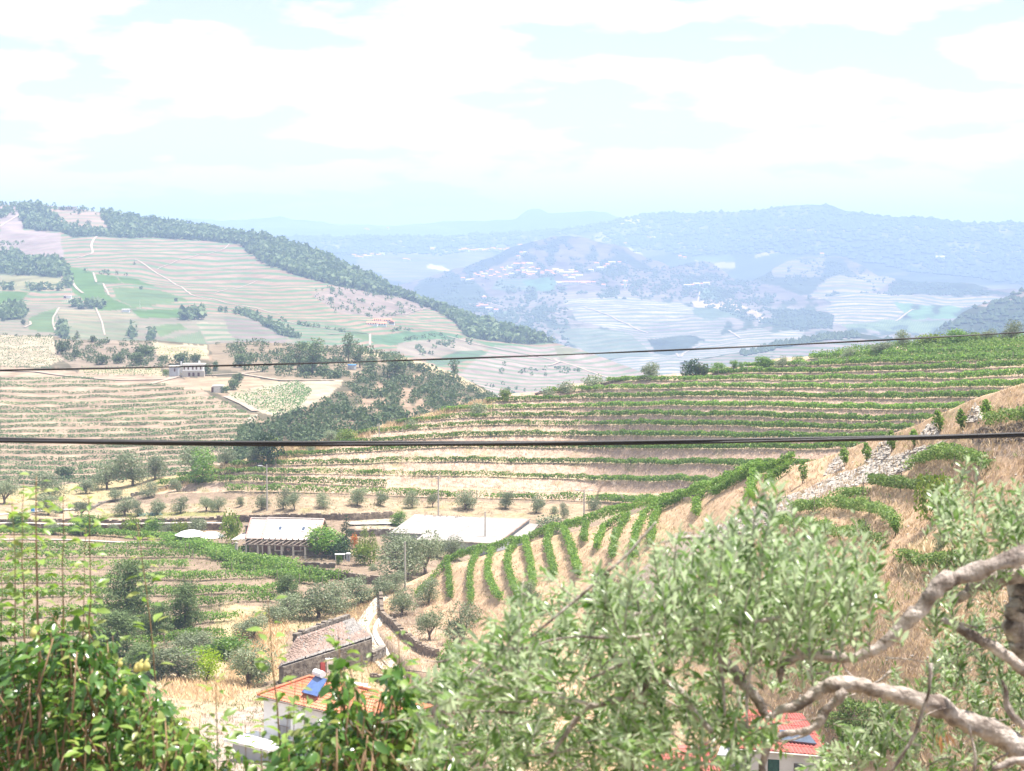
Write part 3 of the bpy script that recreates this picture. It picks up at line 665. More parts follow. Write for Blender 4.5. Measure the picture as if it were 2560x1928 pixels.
def lumps(Pc, r, flat=1.0):
    n = len(Pc); r = np.broadcast_to(np.asarray(r, float), (n,))
    V = OCT[None] * r[:, None, None] * rng.uniform(0.65, 1.25, (n, 6, 1)); V[..., 2] *= flat
    a = rng.uniform(0, PI, n); c, s = np.cos(a)[:, None], np.sin(a)[:, None]
    x = V[..., 0] * c - V[..., 1] * s; y = V[..., 0] * s + V[..., 1] * c
    V = np.stack([x, y, V[..., 2]], -1) + Pc[:, None]
    return V.reshape(-1, 3), (OF[None] + np.arange(n)[:, None, None] * 6).reshape(-1, 3)
def in_patch(poly, n, lay=None, keep=None):
    p = np.array(poly, float); lo, hi = p.min(0), p.max(0); out = []
    tot = 0
    while tot < n:
        q = rng.uniform(lo, hi, (n * 3, 2)); m = inpoly(q[:, 0], q[:, 1], poly)
        if keep is not None: m &= keep(q[:, 0], q[:, 1])
        if lay is not None: m &= q[:, 1] > lay.top(q[:, 0]) + 0.5
        q = q[m]; out.append(q); tot += len(q)
        if len(q) == 0: break
    return np.concatenate(out)[:n]
def cat(parts):
    V, F, n = [], [], 0
    for v, f in parts: V.append(v); F.append(f + n); n += len(v)
    return np.concatenate(V), np.concatenate(F)

M_OLIVE = leafmat("olive_leaves", [(0.16, 0.20, 0.105), (0.23, 0.265, 0.16), (0.12, 0.16, 0.08), (0.30, 0.33, 0.22)], 0.55, 0.3, 0.25)
M_VINE = leafmat("vine_leaves", [(0.125, 0.215, 0.05), (0.19, 0.31, 0.075), (0.085, 0.155, 0.04), (0.26, 0.36, 0.105)], 0.5, 0.3, 0.42)
M_VINES = leafmat("muted_vine_leaves", [(0.12, 0.19, 0.055), (0.18, 0.26, 0.085), (0.075, 0.13, 0.04), (0.24, 0.31, 0.12)], 0.5, 0.3, 0.4)  # duller, more olive green than the other vine leaves
M_VINEF = leafmat("far_vine_leaves", [(0.12, 0.21, 0.09), (0.17, 0.26, 0.12), (0.09, 0.16, 0.07)], 0.7, 0.1, 0.3)
M_SCRUB = leafmat("scrub_leaves", [(0.085, 0.13, 0.055), (0.125, 0.175, 0.08), (0.06, 0.095, 0.04), (0.17, 0.21, 0.11)], 0.7, 0.15, 0.25)
M_PINE = leafmat("pine_needles", [(0.10, 0.15, 0.06), (0.145, 0.195, 0.085), (0.07, 0.11, 0.04), (0.185, 0.235, 0.115)], 0.7, 0.15, 0.25)
M_BRIGHT = leafmat("fruit_tree_leaves", [(0.10, 0.19, 0.035), (0.15, 0.27, 0.05), (0.065, 0.13, 0.028), (0.20, 0.30, 0.07)], 0.45, 0.35, 0.35)
M_LIME = leafmat("lime_leaves", [(0.26, 0.38, 0.025), (0.34, 0.46, 0.03), (0.19, 0.28, 0.02)], 0.5, 0.3, 0.4)
M_YGREEN = leafmat("yellow_green_leaves", [(0.17, 0.23, 0.05), (0.22, 0.29, 0.06), (0.12, 0.17, 0.04)], 0.5, 0.3, 0.35)
M_DARK = leafmat("dark_shrub_leaves", [(0.035, 0.07, 0.025), (0.06, 0.105, 0.035), (0.025, 0.05, 0.02)], 0.5, 0.3, 0.25)
M_DRY = leafmat("dry_grass", [(0.52, 0.43, 0.29), (0.60, 0.51, 0.36), (0.44, 0.35, 0.23)], 0.8, 0.1, 0.3)
M_RED = leafmat("orange_flowers", [(0.6, 0.14, 0.05), (0.5, 0.22, 0.08), (0.2, 0.2, 0.06)], 0.6, 0.2, 0.3)
M_BARK = surf("bark", (0.24, 0.19, 0.145), (0.12, 0.09, 0.07), 6, 0.9, 0.02)
M_FARWOOD = surf("far_wood_foliage", (0.075, 0.105, 0.05), (0.055, 0.08, 0.038), 0.08, 1.0)
M_STAKE = surf("weathered_stake", (0.34, 0.29, 0.25), (0.2, 0.16, 0.13), 8, 0.9)

# ---- far woods and scattered bushes: masses nobody could count
def mass(name, label, lay, specs, mat, flat=1.0, sink_=0.3):
    parts = []
    for poly, n, (r0, r1) in specs:
        q = in_patch(poly, n, lay); r = rng.uniform(r0, r1, len(q))
        p = lay.P(q[:, 0], q[:, 1]); p[:, 2] += r * flat * sink_
        parts.append(lumps(p, r, flat))
    V, F = cat(parts); return tag(mesh_np(name, V, F, mat), label=label, kind='stuff')
mass("far_mountain_woods", "bluish woodland scattered over the far mountains", far,
     [([(1300, 540), (1960, 514), (2100, 515), (2300, 541), (2560, 558), (2560, 720), (2100, 640), (1700, 640), (1600, 620)], 2600, (7, 15)), ([(640, 585), (1300, 580), (1300, 610), (1100, 640), (700, 640)], 700, (8, 16)), ([(1200, 585), (1600, 545), (2000, 540), (2000, 600), (1500, 640)], 500, (6, 11)),
      ([(1540, 541), (2560, 541), (2560, 566), (1540, 560)], 420, (6, 15))], M_FARWOOD, 0.7)
def vh_keep(u, v): return fbm(u / 26, v / 13, 15, 4) + 0.5 * fbm(u / 120, v / 60, 16, 3) > 0.02
q = in_patch([(880, 770), (1100, 685), (1380, 602), (1640, 640), (2000, 650), (2300, 700), (2540, 742), (2300, 742), (2050, 740), (1900, 760), (2080, 830), (1950, 830), (1700, 740), (1450, 740), (1350, 820), (1380, 900), (1100, 880), (900, 800)], 3800, village_hill, vh_keep)
q2 = in_patch([(1900, 765), (1990, 770), (2085, 790), (2080, 830), (2000, 840), (1930, 820), (1950, 800)], 350, village_hill)
q3 = in_patch([(1000, 740), (1420, 730), (1420, 900), (1250, 880), (1000, 800)], 900, village_hill); q4 = in_patch([(1500, 668), (1900, 668), (1900, 760), (1560, 720)], 700, village_hill)
q = np.concatenate([q, q2, q3, q4]); r = rng.uniform(2.2, 5.2, len(q)); p = village_hill.P(q[:, 0], q[:, 1]); p[:, 2] += r * 0.3
V, F = lumps(p, r, 0.9); tag(mesh_np("village_hill_woods", V, F, M_FARWOOD), label="olive groves and thickets dotted over the hill below the village", kind='stuff')
mass("right_hill_woods", "blue green thicket covering the hill at the right edge", right_hill, [([(2340, 826), (2440, 769), (2560, 728), (2800, 650), (2800, 900), (2340, 866), (2200, 850)], 800, (3, 6)), ([(1850, 880), (1940, 855), (2145, 828), (2145, 845), (1950, 868), (1860, 890)], 260, (3, 5))], M_FARWOOD)

parts = []
for poly, n, (r0, r1) in B_WOODS:
    q = in_patch(poly, n, left_hill); r = rng.uniform(r0, r1, len(q)); p = left_hill.P(q[:, 0], q[:, 1])
    k = 9
    d = rand_dirs(len(q) * k); c = np.repeat(p, k, 0) + d * np.repeat(r, k)[:, None] * 0.75 * np.array([1, 1, 1.15]); c[:, 2] += np.repeat(r, k) * 0.9
    parts.append(leaf_quads(c, np.repeat(r, k) * rng.uniform(0.9, 1.5, len(c)), 0.7, 0, d, 0.6))
V, F = cat(parts); tag(mesh_np("ridge_woodland", V, F, M_PINE), label="dense pine wood running down the ridge of the left hill", kind='stuff')
# olive dots on the pinkish slope and beside the quinta
parts = []
for poly, n, (r0, r1) in [([(845, 712), (1000, 738), (1095, 762), (1060, 775), (960, 805), (840, 788), (770, 735)], 130, (1.6, 2.6)), ([(1040, 862), (1150, 850), (1200, 862), (1080, 895), (1040, 890)], 22, (2.2, 3.6)), ([(1260, 912), (1420, 930), (1400, 945), (1250, 930)], 12, (2, 3)),
                           ([(1000, 858), (1110, 842), (1112, 846), (1005, 862)], 14, (2.0, 2.4)), ([(700, 800), (860, 835), (858, 840), (700, 806)], 22, (1.6, 2.4)), ([(540, 778), (640, 800), (760, 850), (740, 852), (620, 806), (540, 786)], 34, (2, 3.4)), ([(0, 600), (60, 598), (60, 606), (0, 608)], 12, (2, 3)),
                           ([(1390, 918), (1460, 925), (1470, 930), (1390, 923)], 14, (1.6, 2.2)), ([(980, 835), (1030, 830), (1030, 834), (980, 840)], 10, (1.6, 2.2)), ([(200, 530), (250, 532), (250, 540), (150, 536)], 6, (1.6, 2.4)), ([(190, 672), (320, 685), (320, 690), (190, 680)], 8, (2.2, 3.2)), ([(1250, 950), (1500, 1000), (1250, 1000), (1150, 960)], 26, (1.3, 2.2))]:
    q = in_patch(poly, n, left_hill); r = rng.uniform(r0, r1, len(q)); p = left_hill.P(q[:, 0], q[:, 1]); k = 12
    d = rand_dirs(len(q) * k); c = np.repeat(p, k, 0) + d * np.repeat(r, k)[:, None] * 0.7; c[:, 2] += np.repeat(r, k) * 0.6
    parts.append(leaf_quads(c, np.repeat(r, k) * 0.9, 0.7, 0, d, 0.6))
V, F = cat(parts); tag(mesh_np("hillside_olive_dots", V, F, M_PINE), label="small dark olive trees dotted in lines over the left hill", kind='stuff')

# scrub on the knoll
parts = []
def knoll_keep(u, v): return fbm(u / 35, v / 20, 33, 4) < 0.32
SLOPE = [(640, 1056), (700, 1046), (765, 1030), (830, 995), (880, 955), (930, 925), (1010, 902), (1140, 948), (1240, 1000), (1230, 1050), (1150, 1100), (1000, 1130), (800, 1180), (580, 1220), (580, 1130), (610, 1085)]
for poly, n, (r0, r1), kp in [(SLOPE, 1050, (1.0, 2.7), knoll_keep), ([(150, 850), (400, 856), (395, 890), (460, 925), (300, 918), (160, 905)], 170, (0.7, 2.2), None), ([(530, 862), (860, 864), (1010, 896), (930, 925), (880, 950), (700, 944), (600, 925)], 300, (0.9, 2.5), None),
                           ([(700, 905), (850, 900), (860, 925), (840, 945), (760, 945)], 60, (1.4, 2.6), None), ([(640, 1056), (600, 1090), (580, 1230), (640, 1180)], 90, (1.2, 2.5), None), ([(0, 838), (140, 842), (140, 846), (0, 842)], 6, (0.8, 1.5), None), ([(1100, 930), (1245, 990), (1235, 1010), (1100, 950)], 60, (0.8, 1.6), None)]:
    q = in_patch(poly, n, knoll, kp); r = r0 + (r1 - r0) * rng.random(len(q)) ** 1.7; p = knoll.P(q[:, 0], q[:, 1]); k = 42
    d = rand_dirs(len(q) * k); c = np.repeat(p, k, 0) + d * np.repeat(r, k)[:, None] * rng.uniform(0.7, 1.0, len(d))[:, None] * np.array([1, 1, .75]); c[:, 2] += np.repeat(r, k) * 0.45
    parts.append(leaf_quads(c, np.repeat(r, k) * rng.uniform(0.32, 0.55, len(d)), 0.7, 0, d, 0.6))
V, F = cat(parts); tag(mesh_np("slope_scrub", V, F, M_SCRUB), label="evergreen scrub of rounded bushes covering the hazy knoll and its steep flank", kind='stuff')

# ---- vine rows on the knoll (hazy slope at the left)
ORD = ["first", "second", "third", "fourth", "fifth", "sixth", "seventh", "eighth", "ninth", "tenth", "eleventh", "twelfth", "thirteenth", "fourteenth", "fifteenth", "sixteenth", "seventeenth", "eighteenth", "nineteenth", "twentieth",
       "twenty-first", "twenty-second", "twenty-third", "twenty-fourth", "twenty-fifth", "twenty-sixth", "twenty-seventh", "twenty-eighth", "twenty-ninth", "thirtieth"]
KP = [(-300, 930), (0, 930), (240, 950), (330, 966), (420, 966), (560, 1002), (636, 1046), (608, 1082), (574, 1130), (580, 1240), (-300, 1240)]
kk = 0
for k in range(23):
    us = np.arange(-120, 640, 1.3)
    v = 938 + 12.7 * k + 7 * fbm(us / 260, us * 0 + k * 0.13, 21, 3) + 10 * np.sin(us / 190 + 0.6) * (1 - k / 40) + 3 * fbm(us / 60, us * 0 + k, 22, 2)
    dens = 0.85 + 0.6 * fbm(us / 60, us * 0 + k * 3.7, 23, 4)
    m = inpoly(us, v, KP) & (rng.random(len(us)) < dens)
    if m.sum() < 40: continue
    u, v = us[m], v[m]
    p = knoll.P(u, v); n = 8
    c = np.repeat(p, n, 0); c[:, 0] += rng.normal(0, 0.2, len(c)); c[:, 1] += rng.normal(0, 0.3, len(c)); c[:, 2] += rng.uniform(0.1, 0.95, len(c))
    V, F = leaf_quads(c, rng.uniform(0.22, 0.46, len(c)), 0.75)
    tag(mesh_np("vine_row", V, F, M_VINEF), label=f"{ORD[kk]} vine row down from the dirt track on the hazy slope at left", cat="vine row", group="vine rows on the hazy slope at left"); kk += 1
def dotfield(name, label, lines, n, h=1.1, s=0.45, k=5, drop=0.15, lay=knoll, mat=M_VINEF):
    parts = []
    for (a, b) in lines:
        t = np.linspace(0, 1, n); t = t[rng.random(n) > drop]
        u = a[0] + (b[0] - a[0]) * t; v = a[1] + (b[1] - a[1]) * t
        p = lay.P(u, v); c = np.repeat(p, k, 0); c[:, :2] += rng.normal(0, 0.25, (len(c), 2)); c[:, 2] += rng.uniform(0.1, h, len(c))
        parts.append(leaf_quads(c, rng.uniform(0.6, 1.3, len(c)) * s, 0.7))
    V, F = cat(parts); tag(mesh_np(name, V, F, mat), label=label, kind='stuff')
dotfield("young_vine_plot", "small vines in dotted diagonal lines on the pale plot beside the wooded slope", [((575 + i * 7.2, 990 - i * 1.4), (690 + i * 7.2 - max(0, i - 8) * 5.2, 1044 - i * 2.3 - max(0, i - 8) * 1.0)) for i in range(24)], 24, 1.3, 0.55)
dotfield("fan_vine_plot", "vines in short upright lines on the straw strip left of the farmhouse", [((205 + i * 7.4, 920 + 0.1 * i), (215 + i * 7.9, 938 + 0.25 * i)) for i in range(26)], 9, 1.0, 0.5, 4)
dotfield("hilltop_vine_plot", "vines in short upright lines on the straw field at the left edge", [((-20 + i * 6.4, 843), (-30 + i * 6.6, 862)) for i in range(25)], 10, 0.9, 0.5, 4)
dotfield("speckled_vine_plot", "scattered low vines on the straw field at the left edge", [((-10, 868 + i * 4.0), (120 + (i % 9) * 4, 868 + i * 4.6)) for i in range(13)], 60, 0.9, 0.5, 3, 0.35)
dotfield("yellow_vine_plot", "yellowish vines in slanting lines above the farmhouse", [((392 + i * 6, 868 + i * 0.6), (400 + i * 6.5, 892 + i * 0.3)) for i in range(19)], 12, 0.9, 0.45, 3, 0.3, mat=M_YGREEN)

# ---- tracks: pale ribbons laid on the slopes
M_TRACK = surf("pale_track", (0.36, 0.29, 0.225), (0.29, 0.23, 0.175), 0.5, 1.0)
M_CONC = surf("concrete_track", (0.50, 0.455, 0.39), (0.40, 0.355, 0.295), 1.2, 0.95, 0.01)
def track(lay, pts, wm, lift, mat, label, name="farm_track", step=4):
    pts = np.array(pts, float); L = np.concatenate([[0], np.cumsum(np.hypot(*np.diff(pts, axis=0).T))]); s = np.linspace(0, L[-1], max(int(L[-1] / step), 6))
    u, v = np.interp(s, L, pts[:, 0]), np.interp(s, L, pts[:, 1])
    if len(pts) > 3:
        k = np.ones(5) / 5; pu = np.pad(u, 2, 'edge'); pv_ = np.pad(v, 2, 'edge'); u, v = np.convolve(pu, k, 'valid'), np.convolve(pv_, k, 'valid')
    p = lay.P(u, v); d = np.gradient(p, axis=0); d[:, 2] = 0; d /= np.linalg.norm(d, axis=1, keepdims=True); nrm = np.stack([-d[:, 1], d[:, 0], d[:, 2] * 0], 1)
    w = wm * 0.5 * (1 + 0.15 * fbm(s / 8, s * 0, 77, 2))[:, None]
    a, b = p + nrm * w, p - nrm * w; a[:, 2] += lift; b[:, 2] += lift
    V = np.concatenate([a, b]); n = len(a); i = np.arange(n - 1)
    return tag(mesh_np(name, V, np.stack([i, i + n, i + n + 1, i + 1], 1), mat), label=label, kind='structure')
for pts, w, lab in [([(0, 927), (90, 930), (200, 945), (300, 955), (410, 952), (470, 940)], 3.2, "dirt track along the top of the hazy vineyard"), ([(370, 965), (420, 952), (460, 943), (520, 941), (600, 937), (700, 950), (840, 950)], 3.0, "dirt track passing in front of the white farmhouse"),
                    ([(600, 937), (660, 930)], 2.5, "pale track climbing behind the farmhouse"), ([(565, 990), (600, 1005), (640, 1030)], 3.5, "bare path beside the young vine plot"), ([(636, 1040), (610, 1085), (575, 1130)], 3.0, "bare edge below the hazy vineyard")]:
    track(knoll, pts, w * 0.7, 0.3, M_TRACK, lab)
for pts, w, lab in [([(245, 590), (228, 610), (228, 625), (236, 632), (190, 640)], 6, "switchback track on the left hill"), ([(0, 564), (40, 540), (48, 535)], 7, "white road at the top of the left hill"), ([(175, 690), (185, 715), (200, 733), (210, 737)], 6, "track between green plots on the left hill"), ([(233, 682), (241, 707)], 4, "path between two green plots"),
                    ([(140, 640), (340, 650), (420, 690), (480, 745), (560, 762), (700, 790)], 4, "long track slanting across the left hill"), ([(258, 712), (272, 742)], 4, "short pale track below the green plots"), ([(575, 610), (560, 625), (520, 635), (390, 670)], 3, "track running down from the pine wood"), ([(500, 740), (540, 738), (640, 705), (760, 690)], 3, "track rising across the terraces"),
                    ([(240, 772), (255, 810), (262, 840)], 3.5, "path down through the pale plots"), ([(150, 770), (130, 805), (135, 820), (140, 835)], 3.5, "path at the lower left of the left hill"), ([(1115, 846), (1200, 865), (1320, 885), (1400, 905), (1500, 935), (1600, 965)], 7, "pale road descending the toe of the left hill"), ([(1385, 897), (1400, 905), (1370, 915)], 6, "short spur of the pale road"),
                    ([(820, 845), (925, 842), (925, 870)], 4, "track below the orange roofed quinta"), ([(980, 795), (1090, 762)], 4, "pale track along the top of the terraces"), ([(700, 805), (860, 835), (920, 842)], 5, "road lined with olives below the terraces"), ([(60, 823), (78, 815), (75, 808)], 4, "bend of a path at the left edge")]:
    track(left_hill, pts, w * 0.42, 0.5, M_TRACK, lab)
for pts, w, lab in [([(1700, 900), (1715, 870), (1750, 858)], 6, "white forked track on the far terraces"), ([(1700, 900), (1690, 880), (1695, 868)], 6, "left fork of the white track on the far terraces"), ([(1380, 700), (1500, 712)], 6, "village street"), ([(1750, 725), (1745, 745), (1735, 760)], 5, "far lane below the hamlet"), ([(1890, 775), (1900, 810)], 5, "far path below the bare bank"),
                    ([(1200, 750), (1300, 770), (1400, 790)], 6, "far road across the olive groves"), ([(1460, 770), (1560, 800), (1620, 820)], 7, "far pale road beside the terraces"), ([(1820, 828), (1850, 850)], 6, "far path down the vineyard"), ([(2240, 800), (2290, 775)], 7, "far track rising to the right")]:
    track(village_hill, pts, w * 0.6, 1.2, M_TRACK, lab)
# ------------------------------------------------------------------ vine rows near by
def proj(p):
    c, s = math.cos(PITCH), math.sin(PITCH); x, y, z = p
    d = y * c - z * s; h = y * s + z * c
    return CU + FOC * x / d, CV - FOC * h / d
def vine_strip(lay, u, v, step_m, h, w, leaf, per_m, dens_seed, gap=0.0, base=0.25, boost=None):
    """leaves along a ground line given in photo pixels; per_m leaves per metre"""
    p = lay.P(u, v); L = np.concatenate([[0], np.cumsum(np.linalg.norm(np.diff(p, axis=0), axis=1))])
    n = int(L[-1] * per_m); s = rng.uniform(0, L[-1], n)
    den = 0.62 + gap + 0.8 * fbm(s / 3.2, s * 0 + dens_seed, 31, 4) + (boost(np.interp(s, L, u)) if boost else 0)
    s = s[rng.random(n) < den]
    hh = h * (0.78 + 0.4 * fbm(s / 1.9, s * 0 + dens_seed + 9, 32, 3))
    c = np.stack([np.interp(s, L, p[:, k]) for k in range(3)], 1)
    r = rng.normal(0, 1, (len(s), 2)) * w * 0.33; z = rng.random(len(s)) ** 0.75
    c[:, 0] += r[:, 0]; c[:, 1] += r[:, 1]; c[:, 2] += base + z * hh
    return leaf_quads(c, leaf * rng.uniform(0.65, 1.35, len(c)), 0.85)
def stakes(lay, pts, h, r, par=None):
    for (u, v) in pts:
        p = lay.P(u, v); mb = MB(); mb.cyl((p[0], p[1], p[2] - 0.2), (p[0] + rng.uniform(-.08, .08), p[1], p[2] + h), r, r * 0.85, 6)
        mb.build("stake", M_STAKE, par)
for k in range(16):
    us = np.arange(300, 2700, 4.0); v = rowv(k, us) + 1.5
    ok = (v > near.top(us) + (7 if k > 5 else 10)) & (v < spur.top(us) + 14) & (us > 395)
    if k == 0: ok &= (us > 560) & (us < 1640)
    if k == 1: ok &= us < 965
    if k == 33: ok &= (us > 1000) | (us < 830)
    u, v = us[ok], v[ok]
    if len(u) < 20: continue
    hi = 1.08 + (0.35 if k < 2 else 0)
    dense = 0.34 if 4 <= k <= 9 else (0.22 if k < 12 else 0.3)
    V, F = vine_strip(near, u, v, 0.1, hi, 0.75, 0.3, 100 if k < 12 else 115, k * 7.3, dense, boost=lambda q: 0.35 * sstep(1250, 1800, q) - 0.12)
    row = tag(mesh_np("vine_row", V, F, M_VINE), label=f"{ORD[k]} vine row up from the line of olives on the big terraced slope", cat="vine row", group="vine rows on the big terraced slope")
    n = 10 if k < 4 else 4
    ii = np.sort(rng.choice(len(u), n, replace=False))
    stakes(near, [(u[q], v[q] + 2) for q in ii], 1.7, 0.06, row)
# dense vines filling the upper right corner of the slope
q = in_patch([(2030, 890), (2200, 874), (2400, 856), (2600, 845), (2600, 902), (2300, 912), (2060, 910)], 1500, near); p = near.P(q[:, 0], q[:, 1]); c = np.repeat(p, 14, 0); c += rng.normal(0, 1, c.shape) * [0.4, 0.4, 0.25]; c[:, 2] += 0.9
V, F = leaf_quads(c, 0.32, 0.85); tag(mesh_np("vine_thicket", V, F, M_VINE), label="unbroken mass of vines along the upper right edge of the terraced slope", kind='stuff')

for k in range(len(LROWT)):
    us = np.arange(-120, 900, 4.0); v = np.interp(us, LROWU, LROWT[k]) + 4 * fbm(us / 70, us * 0 + k, 41, 2)
    lim = [560, 560, 600, 690, 740, 760, 470, 600, 640][k]
    ok = us < lim; u, v = us[ok], v[ok]
    V, F = vine_strip(near, u, v, 0.1, 1.35, 1.3 if k > 5 else 1.1, 0.27, 110, 100 + k * 5.1, 0.32 if k in (4, 5, 7, 8) else 0.16)
    row = tag(mesh_np("vine_row", V, F, M_VINE), label=f"{ORD[k]} vine row up from the pines in the valley vineyard at lower left", cat="vine row", group="vine rows on the valley floor")
    stakes(near, [(x, float(np.interp(x, u, v)) + 3) for x in rng.uniform(260, lim - 20, 4)], 1.5, 0.055, row)
for pts, lab, h, w in [([(-100, 1338), (200, 1337), (330, 1345), (420, 1350), (500, 1362)], "long vine row above the pale kerb in the valley", 1.3, 1.2), ([(420, 1358), (520, 1378), (600, 1404), (700, 1422), (738, 1432)], "thick vine trellis running below the stone house terrace", 1.5, 2.6),
                       ([(540, 1395), (640, 1418), (740, 1440), (860, 1452)], "second thick vine trellis, just below the first", 1.5, 2.4), ([(560, 1425), (660, 1440), (760, 1462), (820, 1466)], "thin vine row at the foot of the trellises", 1.2, 1.4)]:
    P_ = np.array(pts); u = np.arange(P_[0, 0], P_[-1, 0], 4.0); v = np.interp(u, P_[:, 0], P_[:, 1])
    V, F = vine_strip(near, u, v, 0.1, h, w, 0.3, 170 if w > 2 else 120, h * 31 + w, 0.4)
    row = tag(mesh_np("vine_row", V, F, M_VINE), label=lab, cat="vine row"); stakes(near, [(x, float(np.interp(x, u, v)) + 4) for x in np.linspace(u[0] + 20, u[-1] - 10, 5)], 1.5, 0.06, row)

FR = [("ridge_vine_row", [(1040, 1500), (1060, 1480), (1082, 1460), (1110, 1425), (1141, 1402), (1190, 1388), (1238, 1378), (1320, 1356), (1386, 1333), (1464, 1315), (1522, 1295), (1639, 1266), (1755, 1232), (1830, 1205), (1900, 1180)], "vine row along the crest of the near spur"),
      (None, [(1118, 1410), (1122, 1450), (1126, 1500)], ""), (None, [(1200, 1385), (1180, 1420), (1174, 1460), (1178, 1520)], ""), (None, [(1232, 1385), (1219, 1420), (1220, 1450), (1236, 1490), (1252, 1505)], ""), (None, [(1292, 1365), (1270, 1395), (1268, 1430), (1280, 1465), (1300, 1510)], ""),
      (None, [(1312, 1362), (1322, 1400), (1330, 1440), (1332, 1480)], ""), (None, [(1378, 1338), (1366, 1365), (1378, 1410), (1386, 1450)], ""), (None, [(1408, 1332), (1424, 1370), (1436, 1410), (1446, 1450)], ""), (None, [(1466, 1318), (1460, 1345), (1462, 1362)], ""),
      (None, [(1560, 1300), (1510, 1330), (1496, 1360), (1492, 1385)], ""), (None, [(1570, 1300), (1545, 1340), (1535, 1370), (1530, 1405)], ""), (None, [(1650, 1268), (1610, 1300), (1590, 1345), (1582, 1405)], ""), (None, [(1700, 1255), (1650, 1280), (1632, 1320), (1626, 1370)], ""),
      (None, [(1760, 1240), (1740, 1262), (1742, 1300)], ""), (None, [(1850, 1200), (1890, 1182), (1880, 1220), (1876, 1255)], ""), (None, [(1975, 1182), (1930, 1210), (1915, 1235)], ""), (None, [(1780, 1242), (1860, 1205), (1960, 1170), (1985, 1160)], ""),
      (None, [(1985, 1290), (2040, 1285), (2070, 1265), (2105, 1250), (2160, 1245)], "dark vine row under the pale rocky bank"), (None, [(2175, 1215), (2230, 1225), (2280, 1232), (2330, 1235)], "vine row above the curved one on the dry slope"),
      (None, [(2030, 1282), (2090, 1275), (2130, 1278), (2180, 1290), (2215, 1308), (2238, 1335)], "curved vine row bending down the dry slope"), (None, [(2265, 1188), (2300, 1165), (2350, 1158), (2430, 1168), (2470, 1190)], "upper vine row beside the almond tree"),
      (None, [(1950, 1320), (2010, 1330), (2080, 1345), (2140, 1355)], "vine row at the foot of the dry slope"), (None, [(2150, 1340), (2180, 1370), (2200, 1390)], "short vine row below the curved one"), (None, [(2250, 1415), (2320, 1430), (2370, 1440), (2450, 1425)], "vine row beside the pale tall grass"),
      (None, [(2460, 1080), (2500, 1070), (2560, 1065), (2640, 1060)], "thick vine row at the right edge under the cable"), (None, [(2100, 1790), (2180, 1810), (2240, 1820)], "small vine row behind the big olive limb"), (None, [(2100, 1870), (2200, 1890), (2300, 1900)], "lowest vine row behind the big olive limb"),
      (None, [(1560, 1520), (1600, 1525), (1640, 1535)], "low vine on the spur behind the olive twigs"), (None, [(2060, 1830), (2140, 1842), (2230, 1850)], "vine row between the roofs and the olive limb")]
fi = 0
for i_, (_, pts, lab) in enumerate(FR):
    P_ = np.array(pts, float); L = np.concatenate([[0], np.cumsum(np.hypot(*np.diff(P_, axis=0).T))]); s = np.linspace(0, L[-1], max(8, int(L[-1] / 3)))
    u, v = np.interp(s, L, P_[:, 0]), np.interp(s, L, P_[:, 1])
    if not lab: lab = f"{ORD[fi]} of the vine rows running down the near spur, counted from the left"; fi += 1
    V, F = vine_strip(spur, u, v, 0.1, 1.25 if i_ < 17 else 1.1, 0.62, 0.2 if i_ < 17 else 0.15, 190 if i_ < 17 else 260, i_ * 3.3, 0.5 if i_ < 17 else 0.16)
    row = tag(mesh_np("vine_row", V, F, M_VINE if i_ < 17 else M_VINES), label=lab, cat="vine row", group="vine rows of the near spur")
    if i_ > 16: stakes(spur, [(u[q], v[q] + 2) for q in rng.choice(len(u), 2, replace=False)], 1.4, 0.05, row)
# single vines standing on the tips of the terraces
for u, v, hp, lab in [(2006, 1208, 60, "single tall vine in front of the terraces, lowest of its line"), (2110, 1168, 50, "single vine left of the first rocky bank tip"), (2166, 1155, 50, "single vine right of the first rocky bank tip"), (2228, 1128, 55, "single vine just under the cable, left one"), (2284, 1118, 48, "single vine just under the cable, right one"),
                    (2345, 1085, 62, "single vine between two rocky bank tips"), (2402, 1082, 58, "single vine on the straw between upper rocky tips"), (2465, 1062, 60, "single vine left of the right edge row"), (2238, 1345, 50, "single vine with trailing shoots at the end of the curved row"),
                    (1873, 1340, 38, "single small dark vine on the spur")]:
    D = float(spur.D(u, v)); h = hp * D / FOC; p = spur.P(u, v)
    root = empty("grape_vine", p, label=lab, cat="vine", group="single vines on the terrace tips"); root['category'] = "vine"
    mb = MB(); mb.tube([(0, 0, -0.1), (0.04, 0, h * 0.3), (-0.03, 0, h * 0.6)], [0.045, 0.035, 0.02], 6); mb.build("trunk", M_BARK, root)
    V, F = cloud([((0, 0, h * 0.62), (h * .26, h * .26, h * .3)), ((0.1, 0, h * 0.35), (h * .16, h * .16, h * .2)), ((-0.05, 0, h * 0.9), (h * .14, h * .14, h * .14))], 420, 0.15, 0.85, 0.2)
    mesh_np("leaves", V, F, M_VINE, root)
    mb = MB(); mb.cyl((0.15, 0, -0.1), (0.15, 0, h * 0.85), 0.03, k=5); mb.build("stake", M_STAKE, root)

